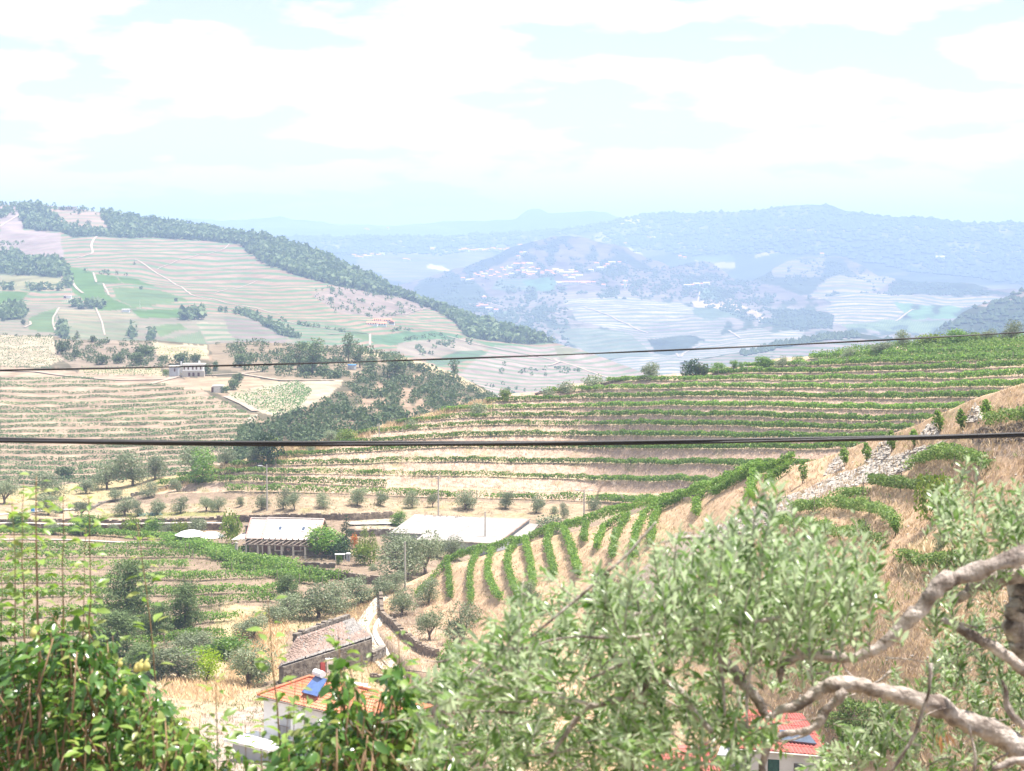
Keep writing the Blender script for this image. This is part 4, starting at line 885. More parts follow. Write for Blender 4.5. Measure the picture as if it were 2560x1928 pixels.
# ------------------------------------------------------------------ trees, built once per kind and copied
def limb_tree(name, mat, crown_blobs, nleaf, leaf, aspect=0.4, trunk=0.09, th=0.5, nl=4, spread=0.6, bark=M_BARK, shell=0.55, up=0.0, jit=0.25):
    root = empty(name)
    mb = MB(); mb.tube([(0, 0, -0.12), (0.03, 0.01, th * 0.5), (0.0, 0.02, th)], [trunk, trunk * 0.8, trunk * 0.65], 7, 0.1)
    for _ in range(nl):
        a = rng.uniform(0, 2 * PI); s = spread * rng.uniform(0.6, 1.1)
        c, r = crown_blobs[rng.integers(len(crown_blobs))]
        e = (c[0] * 0.8 + math.cos(a) * 0.1, c[1] * 0.8 + math.sin(a) * 0.1, c[2])
        m = (e[0] * 0.45 + math.cos(a) * 0.06, e[1] * 0.45, th + (e[2] - th) * 0.45)
        mb.tube([(0, 0.01, th * 0.8), m, e], [trunk * 0.55, trunk * 0.38, trunk * 0.15], 5, 0.1)
    mb.build("trunk", bark, root, smooth=True)
    V, F = cloud(crown_blobs, nleaf, leaf, aspect, shell, up, jit)
    r95 = np.percentile(np.hypot(V[:, 0], V[:, 1]), 96); V[:, :2] /= r95; V[:, 2] = np.maximum(V[:, 2], 0.02)
    mesh_np("crown", V, F, mat, root)
    return root
def olive_proto(): return limb_tree("olive_tree", M_OLIVE, clumps(1.0, 1.6, 17, 0.46, z0=0.22, flat=0.85), 2600, 0.125, 0.42, 0.10, 0.35, 5, jit=0.3)
def bush_proto(mat, nm="shrub", n=900, leaf=0.13, h=1.3, k=10, z0=0.05): return limb_tree(nm, mat, clumps(1.0, h, int(k * 1.4), 0.5, z0=z0, flat=0.9), int(n * 1.5), leaf, 0.75, 0.06, 0.2, 4)
PROTO = {}
def proto(kind):
    if kind not in PROTO:
        f = {'olive': lambda: [olive_proto() for _ in range(5)], 'bright': lambda: [bush_proto(M_BRIGHT, "broadleaf_tree", 1500, 0.12, 1.7, 14, 0.15) for _ in range(3)], 'dark': lambda: [bush_proto(M_DARK, "dark_shrub", 900, 0.13) for _ in range(2)],
             'scrub': lambda: [bush_proto(M_SCRUB, "evergreen_bush", 420, 0.22) for _ in range(3)], 'lime': lambda: [bush_proto(M_LIME, "lime_green_shrub", 1400, 0.10, 1.8, 14)], 'yg': lambda: [bush_proto(M_YGREEN, "yellow_green_shrub", 700, 0.15) for _ in range(2)],
             'euc': lambda: [limb_tree("eucalyptus_tree", M_SCRUB, [((rng.uniform(-.5, .5), rng.uniform(-.5, .5), z), (.5 - .1 * abs(z - 1.6), .5, .42)) for z in np.linspace(0.8, 2.7, 9)], 900, 0.17, 0.6, 0.08, 1.0, 5) for _ in range(3)],
             'pine': lambda: [limb_tree("pine_tree", M_PINE, [((math.cos(a) * q, math.sin(a) * q, z), (.36 * s, .36 * s, .22 * s)) for z in np.linspace(0.3, 2.25, 8) for a, q, s in [(rng.uniform(0, 6.3), rng.uniform(.15, .62) * (1 - max(0, z - 1.4) * .55), rng.uniform(.8, 1.3)) for _ in range(5)]], 5200, 0.13, 0.26, 0.06, 1.6, 4, shell=0.3, up=0.6) for _ in range(3)],
             'fir': lambda: [limb_tree("conifer_tree", M_DARK, [((math.cos(a) * q, math.sin(a) * q, z), (.5 * s, .5 * s, .3 * s)) for z in np.linspace(0.2, 3.0, 9) for a, q, s in [(rng.uniform(0, 6.3), (3.1 - z) * 0.2, 0.35 + (3.0 - z) * 0.28) for _ in range(3)]], 1500, 0.15, 0.4, 0.06, 2.0, 2, shell=0.3, up=0.4)],
             'cyp': lambda: [limb_tree("cypress_shrub", M_YGREEN, [((0, 0, z), (.9 - .25 * z, .9 - .25 * z, .6)) for z in (0.6, 1.2, 1.9, 2.5)], 900, 0.14, 0.5, 0.06, 1.0, 2, up=0.8)],
             'poplar': lambda: [limb_tree("upright_green_tree", M_BRIGHT, [((rng.uniform(-.3, .3), rng.uniform(-.3, .3), z), (.75 - abs(z - 1.6) * .2, .7, .5)) for z in np.linspace(0.5, 2.9, 9)], 1500, 0.14, 0.6, 0.08, 0.8, 5, up=0.5)],
             'flower': lambda: [bush_proto(M_RED, "orange_flowering_shrub", 400, 0.2, 2.4)], 'greysh': lambda: [bush_proto(M_OLIVE, "grey_green_shrub", 800, 0.13, 1.1)]}[kind]
        PROTO[kind] = [f(), set()]
    return PROTO[kind]
UH = {'olive': 1.95, 'bright': 1.95, 'dark': 1.4, 'scrub': 1.4, 'lime': 1.9, 'yg': 1.4, 'euc': 3.1, 'pine': 2.5, 'fir': 3.3, 'cyp': 3.0, 'poplar': 3.3, 'flower': 2.5, 'greysh': 1.2}
CATN = {'olive': "olive tree", 'bright': "tree", 'dark': "bush", 'scrub': "bush", 'lime': "shrub", 'yg': "shrub", 'euc': "eucalyptus tree", 'pine': "pine tree", 'fir': "conifer", 'cyp': "shrub", 'poplar': "tree", 'flower': "flowering shrub", 'greysh': "shrub"}
cnt = 0
def tree(kind, lay, u, v, wpx, hpx, label, group=None):
    """a tree whose foot stands at (u, v) of the photo and which measures wpx by hpx there"""
    global cnt
    pr, used = proto(kind); k = cnt % len(pr); cnt += 1
    o = pr[k] if k not in used else copy_tree(pr[k]); used.add(k)
    D = float(lay.D(u, v)); m = D / FOC
    o.location = Vector(lay.P(u, v)); o.rotation_euler = (0, 0, rng.uniform(0, 2 * PI))
    s = wpx * m / 2.0 * 1.06; sz = hpx * m / UH[kind]; o.scale = (s, s, sz)
    for key in ('group',):
        if key in o: del o[key]
    return tag(o, label, CATN[kind], group)
ROWOL = [(121, 1290, 60, 46), (203, 1292, 45, 40), (312, 1288, 58, 44), (347, 1289, 30, 34), (391, 1286, 44, 36), (451, 1284, 40, 36), (516, 1279, 38, 34), (546, 1280, 34, 34), (602, 1266, 20, 22), (655, 1273, 38, 36), (708, 1272, 34, 44), (736, 1274, 38, 44), (809, 1270, 40, 34), (893, 1267, 48, 42), (951, 1266, 34, 36),
         (1030, 1272, 34, 38), (1081, 1270, 26, 34), (1163, 1276, 58, 46), (1264, 1272, 42, 40), (1341, 1283, 38, 42)]
LM = {0: "leftmost, behind the tall pear shoots", 9: "just left of the lamp post", 10: "left one of the close pair behind the stone house ridge", 11: "right one of the close pair behind the stone house ridge", 17: "widest, behind the warehouse roof", 19: "rightmost, with a round crown on a clear trunk"}
for i_, (u, v, w, h) in enumerate(ROWOL):
    tree('olive', near, u, v, w * 1.12, h * 1.15, f"olive on the straw bank, {LM[i_] if i_ in LM else ORD[i_] + ' from the left in its line'}", "olives in a line on the straw bank")
for k_, u, v, w, h, lab in [
    ('olive', 1410, 1296, 24, 34, "slim small olive on the bank right of the line"), ('greysh', 1386, 1284, 20, 18, "tiny grey shrub on the bank beyond the warehouse"), ('greysh', 1483, 1276, 34, 28, "grey shrub at the right end of the straw bank"), ('greysh', 1382, 1336, 84, 42, "broad grey green shrub beside the warehouse annex"),
    ('olive', 1709, 1352, 48, 70, "narrow olive standing between vine rows on the spur"),
    ('olive', 125, 1252, 80, 62, "pale olive beyond the wall at the left edge of the valley"), ('olive', 10, 1262, 70, 60, "olive cut by the left edge above the blue barrel"), ('olive', 268, 1224, 66, 70, "bushy olive on bare trunk, left of the group above the wall"), ('olive', 333, 1214, 80, 78, "broad leaning olive in the middle of the group above the wall"),
    ('olive', 388, 1198, 56, 66, "olive at the right of the group above the wall"), ('poplar', 505, 1206, 64, 86, "upright bright green tree growing through the wall"), ('olive', 488, 1186, 74, 76, "pale olive behind the upright green tree"), ('olive', 565, 1162, 50, 42, "round olive right of the upright green tree"), ('olive', 443, 1226, 34, 30, "small grey olive leaning on the wall"),
    ('olive', 215, 1236, 52, 36, "low olive left of the group above the wall"), ('olive', 370, 1246, 48, 34, "low olive just under the wall"), ('olive', 290, 1254, 40, 30, "smallest low olive under the wall"), ('dark', 668, 1162, 66, 62, "dark round bush at the crest beside the lamp post"), ('olive', 634, 1158, 46, 56, "brownish olive touching the dark bush"),
    ('yg', 677, 1110, 30, 22, "sunlit pale bush at the crest just under the cable, left one"), ('olive', 834, 1100, 44, 26, "low olive at the crest just under the cable"), ('yg', 867, 1104, 46, 36, "yellow green bush at the crest just under the cable"), ('greysh', 776, 1132, 24, 30, "slim grey shrub in the tall dry grass at the crest"),
    ('greysh', 1031, 1070, 34, 24, "grey round shrub at the crest, lower one"), ('greysh', 1193, 1030, 42, 30, "pale grey shrub at the crest, middle one"), ('yg', 1263, 1000, 32, 30, "green bush at the crest where the wooded slope ends"), ('greysh', 1370, 988, 34, 18, "low pale shrub at the crest, left of two"), ('greysh', 1413, 980, 44, 26, "low pale shrub at the crest, right of two"),
    ('greysh', 1480, 964, 54, 30, "wide pale shrub at the crest"), ('olive', 1632, 945, 52, 44, "silvery olive at the crest above the terraces"), ('dark', 1728, 940, 44, 42, "dark green bush, left of a pair at the crest"), ('scrub', 1755, 936, 32, 28, "dark green bush, right of a pair at the crest"), ('bright', 1796, 924, 36, 24, "small bright tree in the crest line, first right of the dark pair"),
    ('bright', 1834, 918, 20, 20, "tiny bright tree in the crest line, left of two"), ('bright', 1851, 918, 14, 16, "tiny bright tree in the crest line, right of two"), ('bright', 1907, 918, 46, 28, "wide bright tree above the crest wall"), ('olive', 1957, 919, 36, 32, "silvery olive above the crest wall"), ('bright', 1997, 909, 30, 22, "bright tree at the right end of the crest wall"),
    ('greysh', 2008, 918, 22, 18, "white grey shrub under the bright tree"), ('greysh', 2040, 908, 22, 18, "small pale shrub on the crest right of the wall"), ('olive', 2123, 898, 36, 28, "silvery round olive on the crest"), ('olive', 2210, 888, 60, 30, "low wide silvery olive on the crest"), ('olive', 2260, 874, 40, 44, "taller silvery olive on the crest"),
    ('yg', 2330, 872, 74, 34, "wide green bush on the crest"), ('bright', 2392, 870, 62, 40, "dense green bush on the crest"), ('yg', 2433, 864, 38, 30, "lighter green bush on the crest"), ('olive', 2470, 862, 42, 34, "round silvery olive near the right edge of the crest"), ('olive', 2529, 858, 46, 52, "tall silvery olive near the right edge of the crest"),
    # between road and valley vineyard
    ('bright', 47, 1330, 44, 46, "green bush under the wall at the left edge"), ('olive', 133, 1334, 44, 28, "grey olive bush under the wall, behind a pear shoot"), ('bright', 218, 1336, 74, 44, "wide green bush under the wall"), ('yg', 328, 1334, 50, 38, "yellow green shrub under the wall, left one"), ('bright', 383, 1336, 48, 42, "bright green tree under the wall"),
    ('yg', 449, 1338, 46, 34, "yellow green shrub under the wall, right one"), ('olive', 282, 1334, 30, 24, "small olive under the wall between two bushes"), ('olive', 415, 1340, 34, 26, "small olive left of the white canopies"), ('olive', 497, 1336, 46, 42, "olive above the white canopies"), ('yg', 580, 1360, 54, 78, "feathery light green tree left of the stone house"),
    ('fir', 866, 1362, 48, 76, "dark conifer at the right gable of the stone house"), ('bright', 808, 1392, 96, 66, "broad bright tree in front of the stone house gable"), ('dark', 852, 1396, 66, 44, "darker bush right of the broad bright tree"), ('yg', 912, 1412, 60, 52, "yellow green tree in the garden"), ('flower', 888, 1372, 20, 36, "shrub with orange flowers in the garden"),
    ('cyp', 911, 1374, 34, 56, "upright shrub in the garden, taller one"), ('cyp', 932, 1374, 26, 44, "upright shrub in the garden, shorter one"), ('bright', 999, 1318, 40, 34, "light green tree at the left corner of the warehouse"), ('bright', 847, 1412, 16, 24, "tiny tree on the wall end"), ('greysh', 931, 1428, 20, 16, "tiny shrub on the garden slope"), ('greysh', 866, 1396, 28, 20, "clipped shrub inside the railing"),
    ('olive', 985, 1392, 76, 66, "olive in front of the warehouse, left one"), ('olive', 1002, 1446, 96, 88, "large pale olive by the lone pole, lower left"), ('olive', 1062, 1438, 82, 96, "tall dark olive in front of the warehouse"), ('olive', 1130, 1400, 56, 56, "olive under the warehouse eave"), ('olive', 1092, 1392, 40, 40, "small pale olive under the warehouse eave"),
    ('olive', 796, 1546, 84, 86, "large olive above the ruined shed"), ('olive', 733, 1552, 78, 56, "olive left of the large one above the shed"), ('olive', 690, 1560, 56, 44, "low olive touching the pine"), ('olive', 847, 1528, 70, 70, "olive in the hedge above the shed, second from right"), ('olive', 905, 1508, 70, 62, "olive in the hedge near the top of the path"),
    ('olive', 950, 1494, 50, 48, "small olive in the hedge near the top of the path"), ('olive', 985, 1482, 46, 44, "last olive of the hedge, beside the path"), ('olive', 633, 1602, 74, 62, "olive left of the ruined shed"), ('olive', 620, 1718, 100, 104, "large dark olive left of the red house"), ('olive', 449, 1700, 110, 84, "grey olive above the straw patch"), ('olive', 470, 1632, 70, 50, "grey olive behind the pines"),
    ('olive', 520, 1636, 60, 46, "grey olive above the lime shrub"), ('lime', 516, 1706, 78, 78, "vivid lime green round shrub"), ('bright', 572, 1650, 100, 60, "leafy green bush right of the lime shrub"), ('pine', 320, 1590, 130, 185, "large dark pine, left of the pair"), ('pine', 464, 1592, 84, 132, "upright pine, right of the pair"), ('pine', 285, 1640, 120, 110, "lower pine boughs left of the grey olive"),
    ('pine', 400, 1600, 70, 90, "small pine between the pair"), ('pine', 360, 1690, 100, 80, "lowest pine behind the pear shoots"), ('pine', 718, 1530, 58, 92, "young feathery pine by the thick trellis")]:
    tree(k_, near, u, v, w * ((1.3 if v > 1370 else 1.08) if k_ == 'olive' else 1.1), h * (1.12 if k_ == 'olive' else 1.05), lab)
for k_, u, v, w, h, lab in [('olive', 1005, 1535, 72, 76, "olive at the top of the stepped wall"), ('olive', 1071, 1508, 62, 64, "olive at the tip of the first spur row"), ('olive', 1073, 1602, 72, 86, "dark olive on the stepped wall"), ('olive', 1160, 1606, 92, 104, "largest dark olive on the spur"), ('olive', 1330, 1510, 60, 60, "olive below the fourth spur row"),
                          ('bright', 1140, 1762, 128, 102, "spreading round leaved tree over the railing"), ('bright', 1128, 1668, 66, 62, "green tree behind the spreading one"), ('greysh', 1195, 1710, 60, 50, "grey green shrub right of the spreading tree"), ('dark', 1590, 1478, 30, 24, "dark clump on the spur slope"), ('dark', 1660, 1490, 42, 34, "dark bush behind the olive twigs, left one"),
                          ('dark', 1340, 1545, 34, 36, "dark bush behind the olive twigs, right one"), ('yg', 2342, 1308, 100, 118, "thin crowned almond tree on the dry slope"), ('greysh', 2354, 1398, 44, 74, "tall blue green bush under the almond tree"), ('dark', 1500, 1460, 50, 30, "dark shrub at the end of a spur row")]:
    tree(k_, front, u, v, w, h, lab)
for k_, u, v, w, h, lab in [('scrub', 254, 912, 34, 24, "round dark bush above the fan of vines, left one"), ('scrub', 297, 908, 30, 20, "round bush above the fan of vines, second"), ('scrub', 343, 913, 40, 28, "broad dark bush above the fan of vines, third"), ('scrub', 360, 890, 52, 26, "wide bush on the scrubby knoll"), ('scrub', 156, 884, 40, 34, "large bush at the left end of the scrubby knoll"),
                          ('fir', 193, 848, 20, 22, "small conifer on the skyline of the knoll"), ('scrub', 189, 892, 22, 20, "round bush in the left of the knoll"), ('scrub', 232, 856, 14, 16, "narrow bush on the knoll skyline"), ('scrub', 515, 940, 26, 24, "round green bush at the right corner of the farmhouse"), ('scrub', 538, 930, 14, 15, "small round bush beyond the farmhouse"),
                          ('scrub', 433, 942, 18, 13, "small bush before the farmhouse door"), ('yg', 415, 940, 18, 14, "yellow green shrub left of the farmhouse"), ('scrub', 582, 972, 34, 26, "dark bush beside the grey shed"), ('scrub', 595, 956, 28, 22, "dark bush above the grey shed"), ('scrub', 563, 980, 24, 14, "green bush touching the grey shed"), ('scrub', 455, 912, 40, 26, "bush behind the farmhouse, left one"),
                          ('scrub', 488, 910, 28, 22, "bush behind the farmhouse, right one"), ('scrub', 600, 920, 36, 30, "broad bush right of the farmhouse"), ('scrub', 540, 920, 16, 14, "bush above the small round one"), ('euc', 780, 936, 74, 92, "broad eucalyptus above the young vine plot"), ('euc', 748, 925, 50, 70, "left part of the eucalyptus stand"), ('euc', 872, 908, 44, 74, "tallest eucalyptus on the knoll skyline"),
                          ('euc', 900, 922, 46, 56, "eucalyptus right of the tallest"), ('euc', 925, 930, 36, 44, "eucalyptus at the right of the tall group"), ('euc', 988, 944, 58, 60, "spreading eucalyptus near the bare crest"), ('euc', 1133, 946, 30, 52, "lone tree on the crest of the wooded slope"), ('fir', 844, 944, 24, 30, "small conifer by the blue tank"),
                          ('scrub', 1025, 920, 14, 12, "round bush on the bare crest, left one"), ('scrub', 1050, 926, 18, 16, "round bush on the bare crest, right one"), ('scrub', 162, 1196, 50, 26, "grey bush below the hazy vineyard")]:
    tree(k_, knoll, u, v, w, h, lab)
for k_, u, v, w, h, lab in [('fir', 336, 660, 8, 11, "lone small tree in the middle of the striped terraces"), ('euc', 220, 568, 16, 22, "umbrella shaped tree on the upper left slope"), ('scrub', 28, 732, 15, 13, "round tree at the left edge of the green plots"), ('scrub', 80, 730, 12, 9, "round tree right of the one at the left edge"), ('scrub', 98, 731, 14, 10, "round tree above the green stripes"),
                          ('scrub', 145, 729, 13, 10, "round tree just left of the path"), ('scrub', 353, 727, 9, 8, "small tree on the pale curved bank"), ('scrub', 204, 774, 28, 11, "wide dark tree in the row below the hut"), ('scrub', 229, 773, 20, 11, "middle dark tree in the row below the hut"), ('scrub', 251, 773, 16, 10, "right dark tree in the row below the hut"),
                          ('scrub', 58, 816, 12, 14, "tree beside the bend of the path"), ('scrub', 440, 758, 10, 8, "small tree right of the green plots"), ('scrub', 553, 785, 11, 12, "tree on the dark hedge line, upper"), ('scrub', 565, 784, 9, 10, "tree on the dark hedge line, next to the upper"), ('scrub', 198, 537, 8, 12, "tree beside the hilltop building")]:
    tree(k_, left_hill, u, v, w, h, lab)

for kd, (pr, used) in PROTO.items():
    for k in range(len(pr)):
        if k not in used:
            for ch in list(pr[k].children): bpy.data.objects.remove(ch)
            bpy.data.objects.remove(pr[k])
# ------------------------------------------------------------------ ground cover
def tufts(name, label, lay, poly, n, size, mat, k=5, keep=None, up=1.6, aspect=0.16):
    q = in_patch(poly, n, lay, keep); p = lay.P(q[:, 0], q[:, 1]); s = np.repeat(size * rng.uniform(0.5, 1.3, len(q)), k)
    c = np.repeat(p, k, 0); c[:, :2] += rng.normal(0, 1, (len(c), 2)) * s[:, None] * 0.5; c[:, 2] += s * 0.3
    V, F = leaf_quads(c, s, aspect, up); return tag(mesh_np(name, V, F, mat), label=label, kind='stuff')
def kp(seed, th, sx=50, sy=22): return lambda u, v: fbm(u / sx, v / sy, seed, 4) > th
M_STRAW = leafmat("straw_grass", [(0.58, 0.45, 0.29), (0.66, 0.54, 0.37), (0.50, 0.38, 0.25), (0.42, 0.32, 0.22)], 0.9, 0.05, 0.3)
M_BROWNG = leafmat("brown_stubble", [(0.52, 0.405, 0.31), (0.60, 0.47, 0.365), (0.42, 0.325, 0.25), (0.65, 0.53, 0.41)], 0.9, 0.05, 0.2)
M_WEED = leafmat("green_weeds", [(0.17, 0.22, 0.08), (0.24, 0.28, 0.12), (0.12, 0.17, 0.06)], 0.7, 0.1, 0.3)
NP = [(-60, 1240), (560, 1190), (1560, 1290), (1100, 1470), (960, 1560), (1200, 1800), (1200, 1928), (-60, 1928)]
DP = [(560, 1190), (1000, 1065), (1260, 990), (2000, 905), (2600, 850), (2600, 1010), (2100, 1130), (1700, 1240), (1500, 1290), (600, 1250)]
SP = [(925, 1520), (1080, 1436), (1400, 1345), (1700, 1255), (2063, 1150), (2336, 1042), (2600, 955), (2620, 1928), (1250, 1928), (1110, 1760), (1010, 1650), (940, 1570)]
tufts("dry_stubble", "brown dry stubble on the valley floor and between its vine rows", near, NP, 9000, 0.42, M_BROWNG, 4)
tufts("dry_grass_banks", "brownish dry grass on the banks of the big terraced slope", near, DP, 14000, 0.5, M_BROWNG, 4, lambda u, v: (lambda f: (f > 0.25) & (f < 0.97))(rowphase(u, v) % 1))
tufts("dry_grass_ledges", "straw coloured grass on the ledges of the big terraced slope", near, DP, 5000, 0.45, M_STRAW, 4)
tufts("weeds", "green weeds in patches over the valley floor", near, NP, 5200, 0.45, M_WEED, 4, kp(201, 0.0))
tufts("tall_dry_grass", "tall pale grass along the crest beyond the terrace wall", near, [(380, 1236), (520, 1172), (620, 1148), (720, 1112), (860, 1090), (1060, 1035), (1240, 990), (1240, 1000), (1060, 1050), (860, 1108), (740, 1140), (620, 1170), (500, 1205)], 2600, 0.9, M_STRAW, 4)
tufts("tall_straw_patch", "tall straw beside the ruined shed and the path", near, [(600, 1540), (720, 1540), (700, 1690), (560, 1760), (400, 1740), (420, 1700), (560, 1700)], 1600, 0.8, M_STRAW, 4)
tufts("straw_by_path", "straw on the verge of the winding path", near, [(860, 1530), (940, 1490), (960, 1500), (900, 1560), (960, 1640), (1060, 1730), (1000, 1740), (900, 1640)], 900, 0.55, M_STRAW, 4)
tufts("spur_dry_grass", "dry golden grass over the near spur", spur, SP, 15000, 0.42, M_STRAW, 4)
tufts("spur_stubble", "brown stubble over the near spur", spur, SP, 6000, 0.4, M_BROWNG, 4, kp(203, 0.0))
tufts("cut_bank_grass", "dry brown grass on the cut bank above the path", front, [(925, 1510), (1080, 1440), (1300, 1560), (1300, 1800), (1150, 1800), (1010, 1650), (940, 1570)], 3600, 0.42, M_BROWNG, 4)
tufts("spur_weeds", "green weeds among the grass of the near spur", spur, SP, 900, 0.4, M_WEED, 4, kp(205, 0.2))
tufts("tall_pale_grass", "tall pale grass on the slope behind the olive limb", spur, [(2250, 1390), (2330, 1360), (2410, 1350), (2430, 1420), (2300, 1440)], 700, 0.55, M_DRY, 5)
M_ROCK = surf("schist_rubble", (0.46, 0.425, 0.38), (0.27, 0.235, 0.20), 1.2, 0.95)
M_STONE = surf("schist_stone", (0.27, 0.215, 0.165), (0.12, 0.095, 0.075), 1.5, 0.95, c2=(0.36, 0.31, 0.26))
M_STONEG = surf("grey_schist", (0.25, 0.22, 0.185), (0.12, 0.10, 0.085), 1.5, 0.95, c2=(0.35, 0.32, 0.285))
def stones(name, label, lay, polys, n, s0, s1, mat):
    P_ = []
    for poly in polys:
        q = in_patch(poly, n, lay); P_.append(lay.P(q[:, 0], q[:, 1]))
    P_ = np.concatenate(P_); r = s0 + (s1 - s0) * rng.random(len(P_)) ** 2.5
    V, F = lumps(P_, r, 0.55); return tag(mesh_np(name, V, F, mat), label=label, kind='stuff')
stones("rubble_bank", "grey white schist rubble on the long bank of the spur", spur, [[(1750, 1330), (1900, 1265), (2000, 1225), (2100, 1185), (2250, 1130), (2370, 1100), (2300, 1150), (2240, 1185), (2130, 1215), (2040, 1245), (1960, 1290), (1850, 1360), (1760, 1370)]], 5200, 0.07, 0.34, M_ROCK)
stones("terrace_tip_rubble", "pale rubble faces at the tips of the terraces", spur, [[(2060, 1188), (2085, 1150), (2115, 1120), (2110, 1175)], [(2165, 1150), (2200, 1105), (2240, 1090), (2220, 1140), (2175, 1155)], [(2290, 1105), (2320, 1060), (2350, 1045), (2350, 1085)], [(2410, 1060), (2440, 1010), (2465, 1050)]], 500, 0.06, 0.3, M_ROCK)
stones("loose_stones", "loose stones on the cut bank above the path", front, [[(980, 1520), (1060, 1560), (1130, 1640), (1200, 1690), (1180, 1720), (1080, 1650), (1000, 1590)], [(1480, 1450), (1560, 1440), (1600, 1480), (1500, 1500)], [(2420, 1080), (2560, 1060), (2560, 1110), (2440, 1110)]], 420, 0.06, 0.3, M_STONE)
stones("field_stones", "small stones strewn over the valley floor", near, [NP, DP], 2600, 0.04, 0.17, M_STONE)
stones("spur_stones", "small stones strewn over the spur", spur, [SP], 2600, 0.04, 0.16, M_ROCK)

# ------------------------------------------------------------------ dry stone walls
def stone_wall(lay, pts, h, label, mat=None, th=0.5, sl=0.5, sh=0.2, cap=None, name="dry_stone_wall", ragged=0.12, world=None, parent=None, z_off=0.0):
    if world is not None: p = np.array(world, float)
    else:
        P_ = np.array(pts, float); L = np.concatenate([[0], np.cumsum(np.hypot(*np.diff(P_, axis=0).T))]); s = np.linspace(0, L[-1], max(4, int(L[-1] / 6)))
        p = lay.P(np.interp(s, L, P_[:, 0]), np.interp(s, L, P_[:, 1]))
    d = np.diff(p, axis=0); L = np.concatenate([[0], np.cumsum(np.hypot(d[:, 0], d[:, 1]))])
    mb = MB(); nc = max(1, int(round(h / sh))); x = 0.0
    rows = []
    for c in range(nc):
        x = rng.uniform(-sl, 0)
        while x < L[-1]:
            l = sl * rng.uniform(0.5, 1.5); xm = min(max(x + l / 2, 0), L[-1] - 1e-3)
            if not (c == nc - 1 and rng.random() < ragged * 2.5):
                k = np.searchsorted(L, xm) - 1; k = max(0, min(k, len(d) - 1)); f = (xm - L[k]) / (L[k + 1] - L[k])
                b = p[k] + d[k] * f; a = math.atan2(d[k][1], d[k][0])
                rows.append((b[0], b[1], b[2] + z_off + (c + 0.5) * sh, l * 0.96, th * rng.uniform(0.86, 1.06), sh * rng.uniform(0.7, 1.02), a + rng.normal(0, 0.03)))
            x += l
    for r in rows: mb.box((r[0], r[1], r[2]), (r[3], r[4], r[5]), r[6])
    o = mb.build(name, mat or M_STONE, parent)
    if parent is None: tag(o, label, "stone wall")
    if cap:
        cb = MB()
        for k in range(len(d)):
            a, b = p[k], p[k + 1]; n = np.array([-(b - a)[1], (b - a)[0], 0]); n /= np.linalg.norm(n); w = n * (th * 0.6)
            zt = np.array([0, 0, h + z_off + 0.02]); cb.add(np.array([a - w + zt, a + w + zt, b + w + zt, b - w + zt, a - w + zt + [0, 0, .12], a + w + zt + [0, 0, .12], b + w + zt + [0, 0, .12], b - w + zt + [0, 0, .12]]),
                                                    [[0, 1, 2, 3], [4, 7, 6, 5], [0, 3, 7, 4], [1, 5, 6, 2], [0, 4, 5, 1], [3, 2, 6, 7]])
        cb.build("coping", cap, o)
    return o
M_CAP = surf("pale_concrete", (0.70, 0.67, 0.62), (0.58, 0.54, 0.48), 1.5, 0.9)
stone_wall(near, [(-60, 1328), (300, 1327), (560, 1322)], 1.15, "long dark retaining wall with a pale kerb on top, left of the houses", cap=M_CAP)
stone_wall(near, [(-60, 1308), (200, 1306), (420, 1305), (600, 1300)], 0.6, "low upper wall behind the one with the pale kerb")
stone_wall(near, [(545, 1306), (640, 1302), (760, 1300), (880, 1301), (980, 1298)], 1.3, "retaining wall behind the stone house and its roof ridge")
stone_wall(near, [(872, 1338), (930, 1340), (990, 1338)], 1.2, "short wall in shade between garden and warehouse", M_STONEG)
stone_wall(near, [(330, 1243), (400, 1226), (460, 1210), (520, 1195), (600, 1178), (660, 1162), (705, 1152)], 0.9, "long ragged wall following the crest at left", M_STONEG, ragged=0.25)
stone_wall(near, [(225, 1275), (262, 1258), (330, 1248)], 0.7, "short ragged wall under the low grey olives", M_STONEG, ragged=0.3)
stone_wall(near, [(812, 1114), (846, 1103), (872, 1096)], 0.6, "bit of wall on the crest beside the yellow green bush", M_STONEG, ragged=0.3)
stone_wall(near, [(1340, 984), (1370, 980), (1400, 974)], 0.6, "grey wall stub on the crest under the low pale shrubs", M_STONEG, ragged=0.3)
stone_wall(near, [(1505, 960), (1540, 955), (1570, 950)], 0.7, "grey wall stub on the crest under the wide pale shrub", M_STONEG, ragged=0.3)
stone_wall(near, [(1782, 934), (1850, 930), (1920, 924), (1992, 916)], 0.9, "grey wall along the crest under a line of small trees", M_STONEG, ragged=0.2)
stone_wall(near, [(737, 1421), (780, 1421), (834, 1422)], 0.8, "grey wall carrying the iron railing of the garden terrace", M_STONEG)
stone_wall(near, [(745, 1436), (830, 1446), (900, 1456), (950, 1462)], 1.2, "dark curved wall below the garden terrace")
stone_wall(near, [(1682, 1246), (1730, 1236), (1800, 1214), (1866, 1196)], 1.7, "dark wall in shade at the foot of the terraces, above the spur vines", M_STONEG, ragged=0.15)
stone_wall(front, [(952, 1500), (955, 1545), (985, 1572), (1010, 1600), (1045, 1628), (1092, 1648)], 1.3, "stepped wall climbing beside the winding path", ragged=0.3)
stone_wall(front, [(1048, 1752), (1075, 1768), (1106, 1782)], 1.7, "tall dark wall under the railing at bottom centre", sl=0.35, sh=0.14)
stone_wall(near, [(930, 1700), (962, 1710)], 0.8, "low rubble wall behind the pear leaves", sl=0.35)
stone_wall(near, [(1040, 1790), (1075, 1775), (1092, 1770)], 0.5, "curved low wall in the small yard", sl=0.35, sh=0.14)

